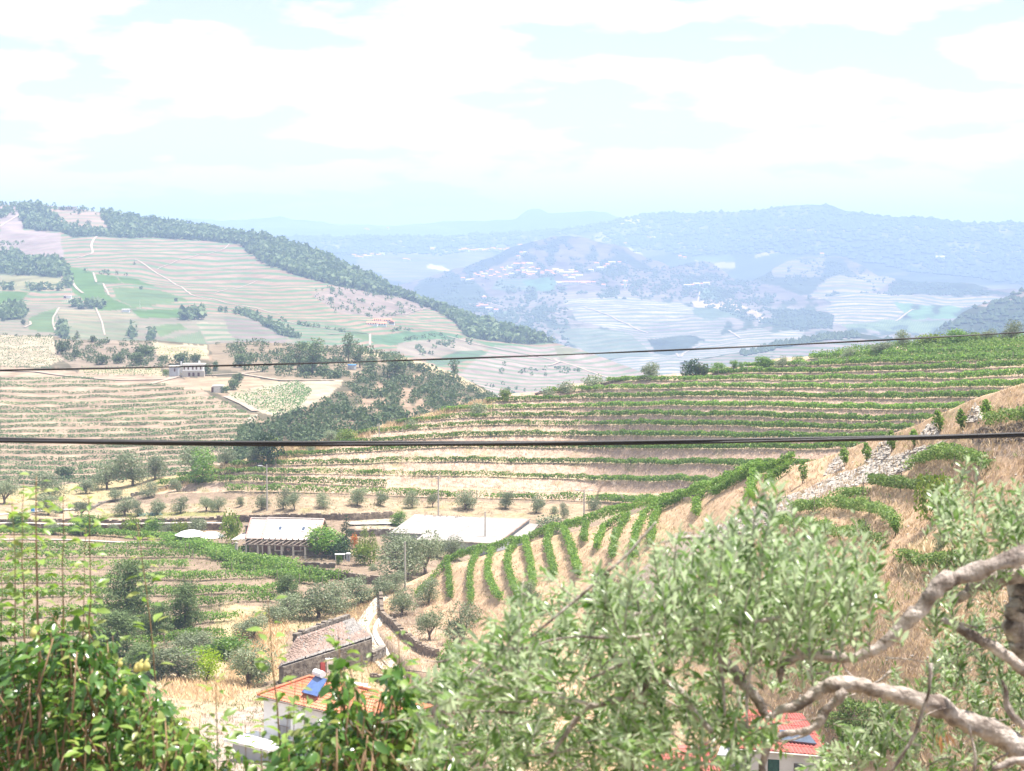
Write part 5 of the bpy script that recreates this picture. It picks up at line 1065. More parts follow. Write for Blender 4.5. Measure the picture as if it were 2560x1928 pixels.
# ------------------------------------------------------------------ paths
track(near, [(968, 1490), (948, 1506), (928, 1530), (908, 1556), (903, 1576), (925, 1602), (958, 1636), (1000, 1672), (1040, 1704), (1085, 1738), (1150, 1790)], 1.75, 0.12, M_CONC, "pale concrete path winding down beside the ruined shed", "path")
track(near, [(968, 1536), (950, 1552), (940, 1574), (944, 1594), (965, 1622), (985, 1650)], 1.0, 0.14, M_CONC, "second wheel strip of the winding path", "path")
track(near, [(905, 1600), (925, 1630), (950, 1660), (985, 1690)], 0.8, 0.14, M_CONC, "inner strip of the path beside the shed", "path")
track(near, [(870, 1309), (940, 1311), (1010, 1313)], 3.2, 0.15, M_CONC, "pale road stretch between house and warehouse", "road")
track(near, [(-60, 1291), (60, 1285), (120, 1279), (200, 1276)], 1.6, 0.15, M_CONC, "pale lane behind the blue barrel", "path")
track(near, [(-100, 1349), (150, 1350), (300, 1355), (420, 1362), (520, 1376)], 1.0, 0.15, M_CONC, "pale kerb line along the top of the valley vineyard", "kerb")

# ------------------------------------------------------------------ buildings
M_WHITE = surf("whitewash", (0.80, 0.80, 0.79), (0.70, 0.69, 0.67), 0.8, 0.85, c2=(0.84, 0.84, 0.83))
M_TILEP = surf("pale_roof_tile", (0.60, 0.535, 0.495), (0.50, 0.43, 0.39), 3, 0.8)
M_TILER = surf("orange_roof_tile", (0.62, 0.26, 0.15), (0.50, 0.19, 0.11), 3, 0.8, c2=(0.68, 0.33, 0.21))
M_TILED = surf("red_roof_tile", (0.50, 0.155, 0.13), (0.38, 0.115, 0.10), 3, 0.8)
M_TILEO = surf("old_roof_tile", (0.31, 0.225, 0.19), (0.19, 0.145, 0.12), 1.7, 0.95, c2=(0.40, 0.33, 0.285))
M_SLATE = surf("slate", (0.27, 0.25, 0.235), (0.15, 0.14, 0.13), 2, 0.85)
M_TRIM = surf("pink_ridge_tile", (0.70, 0.36, 0.32), (0.6, 0.30, 0.27), 4, 0.8)
M_WOODD = surf("dark_window_wood", (0.14, 0.075, 0.055), (0.10, 0.05, 0.04), 5, 0.6)
M_WOODR = surf("red_painted_wood", (0.42, 0.08, 0.07), (0.32, 0.06, 0.05), 5, 0.6)
M_BEAM = surf("weathered_beam", (0.26, 0.21, 0.18), (0.17, 0.135, 0.115), 6, 0.9)
M_IRON = surf("dark_iron", (0.05, 0.05, 0.055), (0.035, 0.035, 0.04), 8, 0.5, metal=0.4)
M_GLASS = surf("window_glass", (0.10, 0.13, 0.18), (0.07, 0.09, 0.13), 3, 0.12, spec=0.6)
M_BLUE = surf("solar_glass", (0.09, 0.16, 0.36), (0.07, 0.12, 0.28), 2, 0.15, spec=0.6)
M_STEEL = surf("white_enamel_tank", (0.75, 0.76, 0.77), (0.70, 0.71, 0.72), 3, 0.3)
M_FIBRE = surf("fibre_cement_sheet", (0.35, 0.33, 0.31), (0.27, 0.252, 0.235), 0.7, 0.9, c2=(0.40, 0.385, 0.365))
M_GREYW = surf("grey_and_shade_tone", (0.42, 0.44, 0.47), (0.36, 0.37, 0.39), 0.6, 0.9)  # blue grey; on walls turned from the sun it has their shade painted in
M_GRAN = surf("granite_post", (0.55, 0.51, 0.45), (0.44, 0.40, 0.35), 5, 0.9)
M_POLE = surf("concrete_pole", (0.50, 0.47, 0.43), (0.42, 0.39, 0.35), 4, 0.9)
M_CLOTH = surf("white_canvas", (0.80, 0.80, 0.78), (0.74, 0.73, 0.71), 2, 0.8)
M_TERRA = surf("terracotta", (0.60, 0.24, 0.13), (0.5, 0.2, 0.11), 5, 0.8)
M_BBLUE = surf("blue_plastic", (0.07, 0.27, 0.62), (0.06, 0.23, 0.55), 3, 0.4)
M_BLACKP = surf("black_sheet", (0.03, 0.03, 0.035), (0.02, 0.02, 0.025), 3, 0.5)
def lerp(a, b, t): return np.asarray(a, float) * (1 - t) + np.asarray(b, float) * t
def ribbed(quad, ncol, amp, th=0.06, nrow=1, seg=4):
    """corrugated or barrel tiled sheet: quad = eave left, eave right, ridge right, ridge left; ribs run down the slope, nrow courses overlap"""
    a, b, c, d = [np.array(q, float) for q in quad]; n = np.cross(b - a, d - a); n /= np.linalg.norm(n)
    if n[2] < 0: n = -n
    m = ncol * seg; ph = np.cos(np.arange(m + 1) / seg * 2 * PI) * amp
    rows = []; ts = []
    for r in range(nrow): ts += [(r / nrow, 0.0 if nrow == 1 else amp * 0.9), ((r + 1) / nrow, 0.0)]
    x = np.linspace(0, 1, m + 1)[:, None]
    for t, lift in ts:
        e, f = lerp(a, d, t), lerp(b, c, t); rows.append(e * (1 - x) + f * x + n * (ph[:, None] + lift))
    V = np.concatenate(rows + [rows[0] - n * th]); k = m + 1; F = []
    for r in range(len(ts) - 1):
        i = np.arange(m); F.append(np.stack([r * k + i, r * k + i + 1, (r + 1) * k + i + 1, (r + 1) * k + i], 1))
    i = np.arange(m); F.append(np.stack([len(ts) * k + i, len(ts) * k + i + 1, i + 1, i], 1))
    mb = MB(); mb.add(V, np.concatenate(F)); return mb
class Frame:
    def __init__(s, o, deg): s.o = np.array(o, float); a = math.radians(deg); s.a = a; s.x = np.array([math.cos(a), math.sin(a), 0]); s.y = np.array([-math.sin(a), math.cos(a), 0])
    def p(s, x, y, z): return s.o + s.x * x + s.y * y + np.array([0, 0, z])
    def box(s, mb, x0, x1, y0, y1, z0, z1): return mb.box(s.p((x0 + x1) / 2, (y0 + y1) / 2, (z0 + z1) / 2), (x1 - x0, y1 - y0, z1 - z0), s.a)
def wall_stones(fr, x0, x1, z0, z1, y, holes=(), sl=0.42, sh=0.17, axis='x'):
    """a face of coursed stones standing 3 cm proud of the core, leaving the holes free"""
    mb = MB(); z = z0
    while z < z1 - 0.02:
        h = min(sh * rng.uniform(0.8, 1.25), z1 - z); x = x0 - rng.uniform(0, sl * 0.5)
        while x < x1:
            l = sl * rng.uniform(0.5, 1.5); xa, xb = max(x, x0), min(x + l, x1)
            if xb - xa > 0.05 and not any(xb > hx0 and xa < hx1 and z + h > hz0 and z < hz1 for hx0, hx1, hz0, hz1 in holes):
                g = 0.02; pr = rng.uniform(0.02, 0.06)
                if axis == 'x': fr.box(mb, xa + g, xb - g, y - pr, y + 0.03, z + g * 0.6, z + h - g * 0.6)
                else: fr.box(mb, y - 0.03, y + pr, xa + g, xb - g, z + g * 0.6, z + h - g * 0.6)
            x += l
        z += h
    return mb
def railing(fr, x0, x1, y, z, h=1.0, step=0.16, label=None, parent=None):
    o = empty("iron_railing", fr.p(x0, y, z), label=label, cat="railing") if parent is None else parent
    inv = Matrix.Translation(-Vector(fr.p(x0, y, z)))
    def add(mb, nm):
        c = mb.build(nm, M_IRON, o); c.data.transform(inv)
    mb = MB(); mb.tube([fr.p(x0, y, z + h), fr.p(x1, y, z + h)], 0.03, 5); add(mb, "top_rail")
    mb = MB(); mb.tube([fr.p(x0, y, z + 0.12), fr.p(x1, y, z + 0.12)], 0.02, 5); add(mb, "bottom_rail")
    n = int(abs(x1 - x0) / step); me = None
    for i in range(n + 1):
        x = x0 + (x1 - x0) * i / n; big = i % 10 == 0; mb = MB(); mb.cyl((0, 0, 0), (0, 0, h), 0.032 if big else 0.014, k=4)
        c = mb.build("post" if big else "bar", M_IRON, o); c.location = Vector(fr.p(x, y, z)) - Vector(fr.p(x0, y, z))
    return o

def local(root):
    """shapes were laid out in place: move them so that the thing's own empty is their origin"""
    loc = root.location.copy()
    def rec(o):
        for ch in o.children:
            if ch.type == 'MESH' and 'loc_done' not in ch.data: ch.data.transform(Matrix.Translation(-loc)); ch.data['loc_done'] = 1
            rec(ch)
    rec(root)

# -- stone house with pergola
G0 = P2(657, 1389, 291.0); fr = Frame(G0, -9)
H = empty("stone_house", G0, label="stone house with a pale tiled roof, two skylights and a pergola", cat="house")
W_, Dp, EH, RH = 8.5, 6.4, 2.95, 5.35
core = MB(); fr.box(core, 0, W_, 0.05, Dp, -1.5, EH)
core.add([fr.p(W_, 0.05, EH), fr.p(W_, Dp, EH), fr.p(W_, Dp / 2, RH - 0.15), fr.p(0, 0.05, EH), fr.p(0, Dp, EH), fr.p(0, Dp / 2, RH - 0.15)], [[0, 1, 2], [3, 5, 4]]); core.add([fr.p(0, 0.05, EH), fr.p(W_, 0.05, EH), fr.p(W_, Dp / 2, RH - 0.15), fr.p(0, Dp / 2, RH - 0.15)], [[0, 1, 2, 3]])
fr.box(core, -2.4, 0, 0.7, Dp - 0.3, -1.5, EH - 0.25)
core.build("wall", M_STONE, H)
wins = [(2.1, 3.1, 0.95, 2.1), (4.9, 5.9, 0.95, 2.1), (0.1, 0.8, 0.0, 2.1)]
wall_stones(fr, 0, W_, -0.6, EH, 0.05, wins).build("stones", M_STONE, H)
wall_stones(fr, 0.05, Dp, -0.6, EH, W_, axis='y').build("stones", M_STONEG, H)
for k in range(9):
    z = EH + k * 0.25; a = Dp / 2 * (z - EH) / (RH - EH)
    wall_stones(fr, a + 0.1, Dp - a - 0.1, z, z + 0.22, W_, axis='y').build("gable_stones", M_STONEG, H)
for x0, x1, z0, z1 in wins:
    mb = MB(); fr.box(mb, x0, x1, -0.02, 0.1, z0, z1); w = mb.build("window" if z0 > 0.5 else "door", M_WOODD, H)
    mb = MB(); fr.box(mb, x0 - 0.22, x0 - 0.01, -0.07, 0.12, z0 - 0.02, z1 + 0.02); fr.box(mb, x1 + 0.01, x1 + 0.22, -0.07, 0.12, z0 - 0.02, z1 + 0.02); fr.box(mb, x0 - 0.3, x1 + 0.3, -0.09, 0.12, z1 + 0.03, z1 + 0.27); fr.box(mb, x0 - 0.25, x1 + 0.25, -0.1, 0.12, z0 - 0.18, z0 - 0.03)
    mb.build("frame", M_GRAN, w)
ov = 0.45; sl_ = (RH - EH) / (Dp / 2)
def rz(y): return EH + (y if y <= Dp / 2 else Dp - y) * sl_
ribbed([fr.p(-0.05, -ov, rz(-ov)), fr.p(W_ + 0.4, -ov, rz(-ov)), fr.p(W_ + 0.4, Dp / 2, RH), fr.p(-0.05, Dp / 2, RH)], 42, 0.035, 0.08, 9).build("roof", M_TILEP, H)
ribbed([fr.p(W_ + 0.4, Dp + ov, rz(Dp + ov)), fr.p(-0.05, Dp + ov, rz(Dp + ov)), fr.p(-0.05, Dp / 2, RH), fr.p(W_ + 0.4, Dp / 2, RH)], 42, 0.035, 0.08, 9).build("roof", M_TILEP, H)
ribbed([fr.p(-2.75, 0.2, rz(-ov) - 0.05), fr.p(-0.12, 0.2, rz(-ov) - 0.05), fr.p(-0.12, Dp / 2, RH - 0.12), fr.p(-2.75, Dp / 2, RH - 0.12)], 13, 0.035, 0.08, 8).build("roof", M_TILEP, H)
ribbed([fr.p(-0.12, Dp, rz(-ov) - 0.05), fr.p(-2.75, Dp, rz(-ov) - 0.05), fr.p(-2.75, Dp / 2, RH - 0.12), fr.p(-0.12, Dp / 2, RH - 0.12)], 13, 0.035, 0.08, 8).build("roof", M_TILEP, H)
for x, y0, y1, dz in ((-2.75, 0.2, Dp / 2, -0.12), (-0.05, -ov, Dp / 2, 0), (W_ + 0.38, -ov, Dp / 2, 0)):
    mb = MB(); mb.tube([fr.p(x, y0, (rz(-ov) if dz == 0 else rz(-ov) - 0.05) + 0.06), fr.p(x, y1, RH + dz + 0.06)], 0.11, 6); mb.build("verge_tiles", M_TRIM, H)
mb = MB(); mb.tube([fr.p(W_ + 0.42, Dp / 2, RH + 0.02), fr.p(W_ + 0.42, Dp + ov, rz(Dp + ov) + 0.02)], 0.12, 6); mb.build("verge_tiles", M_TILEP, H)
mb = MB(); mb.tube([fr.p(-2.8, Dp / 2, RH - 0.05), fr.p(-0.1, Dp / 2, RH - 0.05)], 0.12, 6); mb.tube([fr.p(-0.1, Dp / 2, RH + 0.06), fr.p(W_ + 0.4, Dp / 2, RH + 0.06)], 0.12, 6); mb.build("ridge_tiles", M_TILEP, H)
for x in (2.1, 5.8):
    q = [fr.p(x, 0.95, rz(0.95) + 0.14), fr.p(x + 0.62, 0.95, rz(0.95) + 0.14), fr.p(x + 0.62, 1.75, rz(1.75) + 0.14), fr.p(x, 1.75, rz(1.75) + 0.14)]
    mb = MB(); mb.slab(q, 0.16); s_ = mb.build("skylight", M_STEEL, H)
    c_ = sum(q) / 4; mb = MB(); mb.slab([c_ + (k - c_) * 0.76 + np.array([0, 0, 0.02]) for k in q], 0.03); mb.build("pane", M_GLASS, s_)
mb = MB(); fr.box(mb, -3.4, -2.5, 2.2, 3.1, 0, 4.1); fr.box(mb, -3.55, -2.35, 2.05, 3.25, 4.1, 4.25); mb.build("chimney", M_STONEG, H)
ribbed([fr.p(-5.2, 0.6, 2.2), fr.p(-2.9, 0.6, 2.4), fr.p(-2.9, 2.4, 3.3), fr.p(-4.0, 2.4, 3.0)], 10, 0.03, 0.06).build("porch_roof", M_TILEP, H)
for k in range(10):
    mb = MB(); z = EH - 0.28; x = 0.2 + k * 0.92; fr.box(mb, x, x + 0.14, -0.5, 0.0, z, z + 0.16); mb.build("rafter_end", M_BEAM, H)
local(H)
PG = empty("pergola", fr.p(0, -3.2, 0), label="pergola of granite posts and bare beams before the stone house", cat="pergola")
for k in range(6):
    x = -1.7 + k * 1.85 - 0.0; mb = MB(); mb.cyl(fr.p(x, -3.1, -1.2), fr.p(x, -3.1, 2.05), 0.16, 0.13, 8); mb.build("post", M_GRAN, PG)
mb = MB(); mb.cyl(fr.p(-3.5, -2.2, -1.2), fr.p(-3.5, -2.2, 2.3), 0.26, 0.24, 10); mb.build("post", M_GRAN, PG)
mb = MB(); fr.box(mb, -2.2, 8.2, -3.18, -3.02, 2.05, 2.22); mb.build("beam", M_BEAM, PG)
for k in range(14):
    x = -3.9 + k * 0.88; a, b = fr.p(x, -3.5, 2.24), fr.p(x + 0.5, -0.1, 2.5); mb = MB(); mb.tube([a, b], 0.085, 4); mb.build("rafter", M_BEAM, PG)
local(PG)
mb = MB(); fr.box(mb, -5.5, 8.5, -3.7, -0.2, -1.3, -0.05); tag(mb.build("terrace", M_GRAN), label=None, kind='structure')
railing(fr, -5.2, 5.4, -3.6, -0.05, 0.9, 0.2, "dark iron railing along the edge of the pergola terrace")
rf = Frame(near.P(736, 1421) + np.array([0, 0, 0.85]), -4); railing(rf, 0, 11.5, 0, 0, 1.0, 0.2, "iron railing on the garden wall right of the pergola")
for k, (x, s_) in enumerate([(-2.5, 1.0), (3.6, 0.6), (7.6, 0.6)]):
    pass
PT = empty("terracotta_pot", fr.p(-2.35, -2.9, -0.05), label="big round terracotta pot between the pergola posts", cat="pot")
mb = MB(); mb.tube([(0, 0, 0), (0, 0, .12), (0, 0, .38), (0, 0, .62), (0, 0, .72), (0, 0, .76)], [.2, .32, .42, .33, .2, .26], 12); mb.build("body", M_TERRA, PT, smooth=True)
mb = MB(); mb.tube([(0, 0, .76), (0, 0, .95), (0, 0, 1.02)], [.16, .2, .05], 8); mb.build("lid", M_CLOTH, PT, smooth=True)
for x, lab in ((4.15, "hanging pink flower basket left of the first window gap"), (4.6, "hanging pink flower basket between the windows")):
    o_ = empty("flower_basket", fr.p(x if x < 4.5 else 6.35, -0.3, 0.85), label=lab, cat="flower basket"); mb = MB(); mb.tube([(0, 0, 0), (0, 0, .2)], [.14, .28], 8); mb.build("basket", M_GRAN, o_)
    V, F = cloud([((0, 0, .28), (.32, .25, .16))], 60, 0.12, 0.8); mesh_np("flowers", V, F, leafmat("pink_flowers", [(0.5, 0.2, 0.2), (0.55, 0.3, 0.28), (0.2, 0.25, 0.1)]), o_)
WT = empty("garden_table", rf.p(6.3, 3.0, 0.0), label="pale garden table with things on it behind the railing", cat="table")
mb = MB(); mb.box((0, 0, .74), (1.5, .8, .05)); mb.build("table_top", M_WHITE, WT)
for sx in (-.65, .65):
    for sy in (-.3, .3): mb = MB(); mb.cyl((sx, sy, -.2), (sx, sy, .72), .03, k=5); mb.build("leg", M_WHITE, WT)
o_ = empty("white_bin", rf.p(7.6, 2.6, 0)); tag(o_, "bluish white bin behind the garden railing", "bin"); mb = MB(); mb.tube([(0, 0, -.2), (0, 0, .9)], [.3, .36], 10); mb.build("body", M_GREYW, o_); mb = MB(); mb.tube([(0, 0, .9), (0, 0, 1.0)], [.39, .3], 10); mb.build("lid", M_STEEL, o_)

# -- white canopies left of the house
for u, v, w, lab in [(478, 1352, 80, "white domed canopy left of the stone house, left one"), (528, 1356, 70, "white domed canopy left of the stone house, right one")]:
    D = 305.0; m = D / FOC; base = P2(u, v + 10, D); o_ = empty("canopy", base, label=lab, cat="canopy"); r = w * m / 2; n = 14
    mb = MB(); V_ = []; F_ = []
    prof = [(1.0, 1.35), (0.86, 1.55), (0.62, 1.85), (0.34, 2.02), (0.02, 2.1)]
    for rr, z in prof:
        for k in range(n): a = k / n * 2 * PI; V_.append((math.cos(a) * rr * r * (1 + .03 * math.cos(4 * a)), math.sin(a) * rr * r, z * 1.15 + (0.1 * abs(math.sin(2 * a)) if rr > .9 else 0)))
    for j_ in range(4):
        for k in range(n): F_.append([j_ * n + k, j_ * n + (k + 1) % n, (j_ + 1) * n + (k + 1) % n, (j_ + 1) * n + k])
    mb.add(V_, F_).build("cloth", M_CLOTH, o_, smooth=True)
    for a in (0.8, 2.3, 3.9, 5.5): mb = MB(); mb.cyl((math.cos(a) * r * .9, math.sin(a) * r * .9, -0.6), (math.cos(a) * r * .9, math.sin(a) * r * .9, 1.05), .04, k=5); mb.build("leg", M_STEEL, o_)

# -- warehouse
WH = empty("warehouse", P2(1140, 1400, 303.0), label="long low warehouse with pale corrugated roof and grey walls", cat="warehouse")
a_, b_, c_, d_ = P2(1041, 1350, 300), P2(1243, 1358, 296), P2(1324, 1298, 313), P2(1100, 1290, 317)
e_, f_, g_ = P2(974, 1332, 306), P2(1061, 1335, 304.5), P2(1038, 1286, 318)
zz = (a_[2] + b_[2]) / 2; a_[2] = b_[2] = zz
mid = lerp(d_, c_, 0.0)
ribbed([a_, b_, c_, P2(1118, 1290, 317)], 60, 0.05, 0.1).build("roof", M_FIBRE, WH)
ribbed([e_, f_, P2(1118, 1290.5, 317), g_], 22, 0.05, 0.1).build("roof", M_FIBRE, WH)
mb = MB(); mb.slab([lerp(a_, b_, 0.0) + [0, 0.25, -0.18], f_ + [0, 0.0, -0.1], P2(1118, 1292, 316.5) + [0, 0, -.1], lerp(a_, b_, 0.3) + [0, .3, -.18]], 0.06); mb.build("roof_deck", M_FIBRE, WH)
mb = MB()
for A_, B_ in ((a_, b_), (b_, c_), (e_, f_), (e_, g_), (f_, a_)):
    A2, B2 = A_ + np.array([0, 0.35, -0.16]), B_ + np.array([0, 0.35, -0.16]); dn = np.array([0, 0, -3.4]); t_ = np.array([0.0, 0.22, 0])
    mb.add([A2, B2, B2 + dn, A2 + dn, A2 + t_, B2 + t_, B2 + dn + t_, A2 + dn + t_], [[0, 3, 2, 1], [4, 5, 6, 7], [0, 1, 5, 4], [1, 2, 6, 5], [3, 7, 6, 2], [0, 4, 7, 3]])
mb.build("wall", M_GREYW, WH)  # shade on the front wall is put into its blue grey colour
mb = MB(); mb.tube([a_ + [0, -.02, -.07], b_ + [0, -.02, -.07]], 0.09, 6); mb.build("gutter", M_STONE, WH); mb = MB(); mb.tube([b_ + [0.1, 0, .06], c_ + [0.1, 0, .06]], 0.13, 6); mb.build("verge", M_TILEO, WH)
for t in (0.12, 0.72, 0.9): q = lerp(a_, b_, t) + [0, .3, -1.5]; mb = MB(); mb.box(q, (0.9, .14, .7), -.1); mb.build("window", M_GLASS, WH)
for t in range(10):
    q = lerp(g_, P2(1118, 1290, 317), rng.uniform(0.3, 1.9)) + [0, -rng.uniform(0.3, 1.2), 0.02]; mb = MB(); mb.box(q + [0, 0, .05], (rng.uniform(.2, .7), .12, .08), rng.uniform(-.4, .4)); mb.build("roof_debris", M_TILEO, WH)
local(WH)
AN = empty("annex", P2(1300, 1360, 303), label="small pale roofed annex at the right of the warehouse", cat="shed")
q_ = [P2(1277, 1342, 303), P2(1320, 1344, 302), P2(1347, 1311, 312), P2(1322, 1308, 313)]
ribbed(q_, 16, 0.04, 0.08).build("roof", M_FIBRE, AN); mb = MB(); A2, B2 = q_[0] + [0, .3, -.15], q_[1] + [0, .3, -.15]; mb.add([A2, B2, B2 - [0, 0, 3], A2 - [0, 0, 3], A2 + [0, .2, 0], B2 + [0, .2, 0], B2 + [0, .2, -3], A2 + [0, .2, -3]], [[0, 3, 2, 1], [4, 5, 6, 7], [0, 1, 5, 4], [1, 2, 6, 5], [3, 7, 6, 2], [0, 4, 7, 3]]); mb.build("wall", M_GREYW, AN)
local(AN)

# -- ruined stone shed
eL, eR, rR, rL = P2(700, 1664, 201), P2(928, 1592, 215.5), P2(880, 1546, 219.5), P2(744, 1594, 206.5)
eR[2] = eL[2]
SH = empty("ruined_stone_shed", P2(820, 1700, 207), label="old stone shed with a sagging mossy tile roof beside the path", cat="shed")
n_ = np.cross(eR - eL, rL - eL); n_ /= np.linalg.norm(n_); n_ = n_ if n_[2] > 0 else -n_
tb, sb = MB(), MB()
for r in range(15):
    t0 = r / 15; A_, B_ = lerp(eL, rL, t0), lerp(eR, rR, t0); L_ = np.linalg.norm(B_ - A_); nn = int(L_ / 0.3); dr = (B_ - A_) / L_; up_ = (lerp(eL, rL, 0.5) - eL); up_ = lerp(lerp(eL, rL, t0 + 1 / 15) - A_, lerp(eR, rR, t0 + 1 / 15) - B_, .5)
    ul = np.linalg.norm(up_); uu = up_ / ul
    for k in range(nn):
        if rng.random() < 0.025: continue
        c0 = A_ + dr * (k + 0.5 + rng.normal(0, .12)) * L_ / nn + up_ * (0.5 + rng.normal(0, .1)) + n_ * (0.05 + rng.uniform(0, 0.05) - 0.28 * math.sin(PI * k / nn) * math.sin(PI * (r + 1) / 16))
        slate = (k / nn > 0.8 and r > 5) or r == 0 or rng.random() < 0.07
        R_ = np.stack([dr, uu, n_], 1); tl = rng.normal(0, .05); R_ = R_ @ np.array([[math.cos(tl), -math.sin(tl), 0], [math.sin(tl), math.cos(tl), 0], [0, 0, 1]])
        (sb if slate else tb).box(c0, (L_ / nn * rng.uniform(.8, 1.25), ul * 1.35, rng.uniform(0.03, 0.08)), M=R_)
for nm_, b__, m_, lab in (("tiles", tb, M_TILEO, None), ("slates", sb, M_SLATE, "grey slates along the edges of the ruined roof")):
    o_ = b__.build(nm_, m_, SH); o_['kind'] = 'stuff'
mb = MB(); mb.slab([q - n_ * 0.55 for q in (eL, eR, rR, rL)], 0.1); mb.build("roof_boards", M_BEAM, SH)
bk = lerp(eL, rL, 1) ; dirE = (eR - eL) / np.linalg.norm(eR - eL); ang = math.degrees(math.atan2(dirE[1], dirE[0]))
f2 = Frame((eL[0] + 0.35, eL[1] + .1, eL[2] - 3.2), ang); Le = float(np.linalg.norm((eR - eL)[:2])) - 0.35
mb = MB(); f2.box(mb, 0, Le, 0.06, 0.6, -1.5, 3.0); mb.build("wall", M_STONEG, SH)
ds = [(6.6, 7.45, 0.2, 2.2), (0.4, 1.3, 0, 2.0)]
wall_stones(f2, 0, Le, -0.5, 3.0, 0.06, ds, 0.5, 0.15).build("stones", M_STONEG, SH)
for (x0, x1, z0, z1), m_ in zip(ds, (M_WOODR, M_WOODD)):
    mb = MB(); f2.box(mb, x0, x1, 0.0, 0.09, z0, z1); dd = mb.build("door", m_, SH)
    for k in range(4): mb = MB(); f2.box(mb, x0 + .03 + k * (x1 - x0) / 4, x0 + (k + 1) * (x1 - x0) / 4 - .02, -0.03, 0.0, z0 + .05, z1 - .05); mb.build("plank", m_, dd)
mb = MB(); f2.box(mb, 7.7, 9.2, -0.04, 0.03, 0.9, 2.3); mb.build("plaster_patch", M_TILEP, SH)
pE = (rR - eR); f3 = Frame(f2.p(Le, 0.1, 0), ang); wd = 4.2
mb = MB(); f3.box(mb, -0.6, 0, 0.5, wd, -1.5, 3.3); mb.build("wall", M_STONEG, SH); wall_stones(f3, 0.0, wd, -0.5, 3.35, 0.0, (), .5, .15, axis='y').build("stones", M_STONEG, SH)
local(SH)
bw = [rL + np.array([-.3, .8, -2.6]), lerp(rL, rR, .5) + np.array([-.5, .9, -2.6]), rR + np.array([-.6, 1.0, -2.6])]
stone_wall(None, None, 3.1, "broken back wall standing above the ruined shed roof", M_STONEG, th=0.6, sl=.55, sh=.17, world=bw, ragged=0.3)
stone_wall(None, None, 1.6, "tumbled wall stub at the right corner of the ruined shed", M_STONEG, th=0.7, sl=.5, sh=.17, world=[near.P(930, 1655), near.P(950, 1648), near.P(958, 1640)], ragged=0.35)

# -- red roofed white house with a water heater
aL = P2(642, 1738, 150); aR = P2(935, 1792, 141.5); aR[2] = aL[2]
dE = (aR - aL); LE = float(np.linalg.norm(dE[:2])); angH = math.degrees(math.atan2(dE[1], dE[0])); f4 = Frame((aL[0], aL[1], aL[2] - 6), angH)
RHs = empty("red_roofed_house", f4.p(0, 0, 0), label="white two storey house with an orange tiled hip roof at bottom left of centre", cat="house")
EZ = 6.0; DY = 6.6
mb = MB(); f4.box(mb, 0.35, LE - .4, 0.4, DY - .4, -3, EZ - .06); mb.build("wall", M_WHITE, RHs)
ribbed([f4.p(0, 0, EZ), f4.p(LE, 0, EZ), f4.p(LE - 2.6, DY / 2, EZ + 1.25), f4.p(2.6, DY / 2, EZ + 1.25)], 40, 0.045, 0.1, 10).build("roof", M_TILER, RHs)
ribbed([f4.p(LE, DY, EZ), f4.p(0, DY, EZ), f4.p(2.6, DY / 2, EZ + 1.25), f4.p(LE - 2.6, DY / 2, EZ + 1.25)], 40, 0.045, 0.1, 10).build("roof", M_TILER, RHs)
ribbed([f4.p(0, DY, EZ), f4.p(0, 0, EZ), f4.p(2.55, DY / 2, EZ + 1.25), f4.p(2.6, DY / 2, EZ + 1.25)], 26, 0.04, 0.1, 1).build("roof", M_TILER, RHs)
ribbed([f4.p(LE, 0, EZ), f4.p(LE, DY, EZ), f4.p(LE - 2.6, DY / 2, EZ + 1.25), f4.p(LE - 2.55, DY / 2, EZ + 1.25)], 26, 0.04, 0.1, 1).build("roof", M_TILER, RHs)
for A_, B_ in ((f4.p(0, 0, EZ + .08), f4.p(2.6, DY / 2, EZ + 1.36)), (f4.p(2.6, DY / 2, EZ + 1.36), f4.p(LE - 2.6, DY / 2, EZ + 1.36)), (f4.p(LE, 0, EZ + .08), f4.p(LE - 2.6, DY / 2, EZ + 1.36)), (f4.p(0, DY, EZ + .08), f4.p(2.6, DY / 2, EZ + 1.36))):
    mb = MB(); mb.tube([A_, B_], 0.12, 6); mb.build("ridge_tiles", M_TILER, RHs)
mb = MB(); mb.tube([f4.p(0.05, -.03, EZ - .1), f4.p(LE, -.03, EZ - .1)], .08, 6); mb.build("gutter", M_BEAM, RHs)
for x, z0, z1, w in ((2.3, 2.9, 4.6, 1.15), (5.6, 2.9, 4.6, 1.1), (8.6, 2.9, 4.6, 1.1)):
    mb = MB(); f4.box(mb, x, x + w, 0.34, 0.45, z0, z1); wi = mb.build("window", M_GREYW, RHs)
    for k in range(8): mb = MB(); mb.cyl(f4.p(x + .05 + k * (w - .1) / 7, 0.24, z0), f4.p(x + .05 + k * (w - .1) / 7, 0.24, z0 + 1.0), .018, k=4); mb.build("bar", M_BEAM, wi)
    mb = MB(); mb.tube([f4.p(x, .24, z0 + 1.0), f4.p(x + w, .24, z0 + 1.0)], .025, 4); mb.build("rail", M_BEAM, wi)
mb = MB(); f4.box(mb, -0.6, 4.6, -3.0, 0.38, 2.75, 2.95); mb.build("terrace_slab", M_WHITE, RHs)
mb = MB(); f4.box(mb, 0.0, 4.2, -2.6, 0.3, -3, 2.73); mb.build("lower_wall", M_GREYW, RHs)
SHT = RHs
px_ = 4.0
mb = MB(); mb.tube([f4.p(px_, 2.6, EZ + 2.0), f4.p(px_ + 1.15, 2.35, EZ + 2.0)], .29, 12)
WHt = empty("solar_water_heater", f4.p(px_ + .5, 2.0, EZ + .9), label="solar water heater with white tank and blue panel on the orange roof", cat="water heater")
mb.build("tank", M_STEEL, WHt, smooth=False)
mb = MB(); mb.slab([f4.p(px_ + .2, .9, EZ + .75), f4.p(px_ + 2.1, .75, EZ + .75), f4.p(px_ + 1.6, 2.35, EZ + 1.75), f4.p(px_ + .1, 2.5, EZ + 1.75)], .09); mb.build("panel", M_BLUE, WHt)
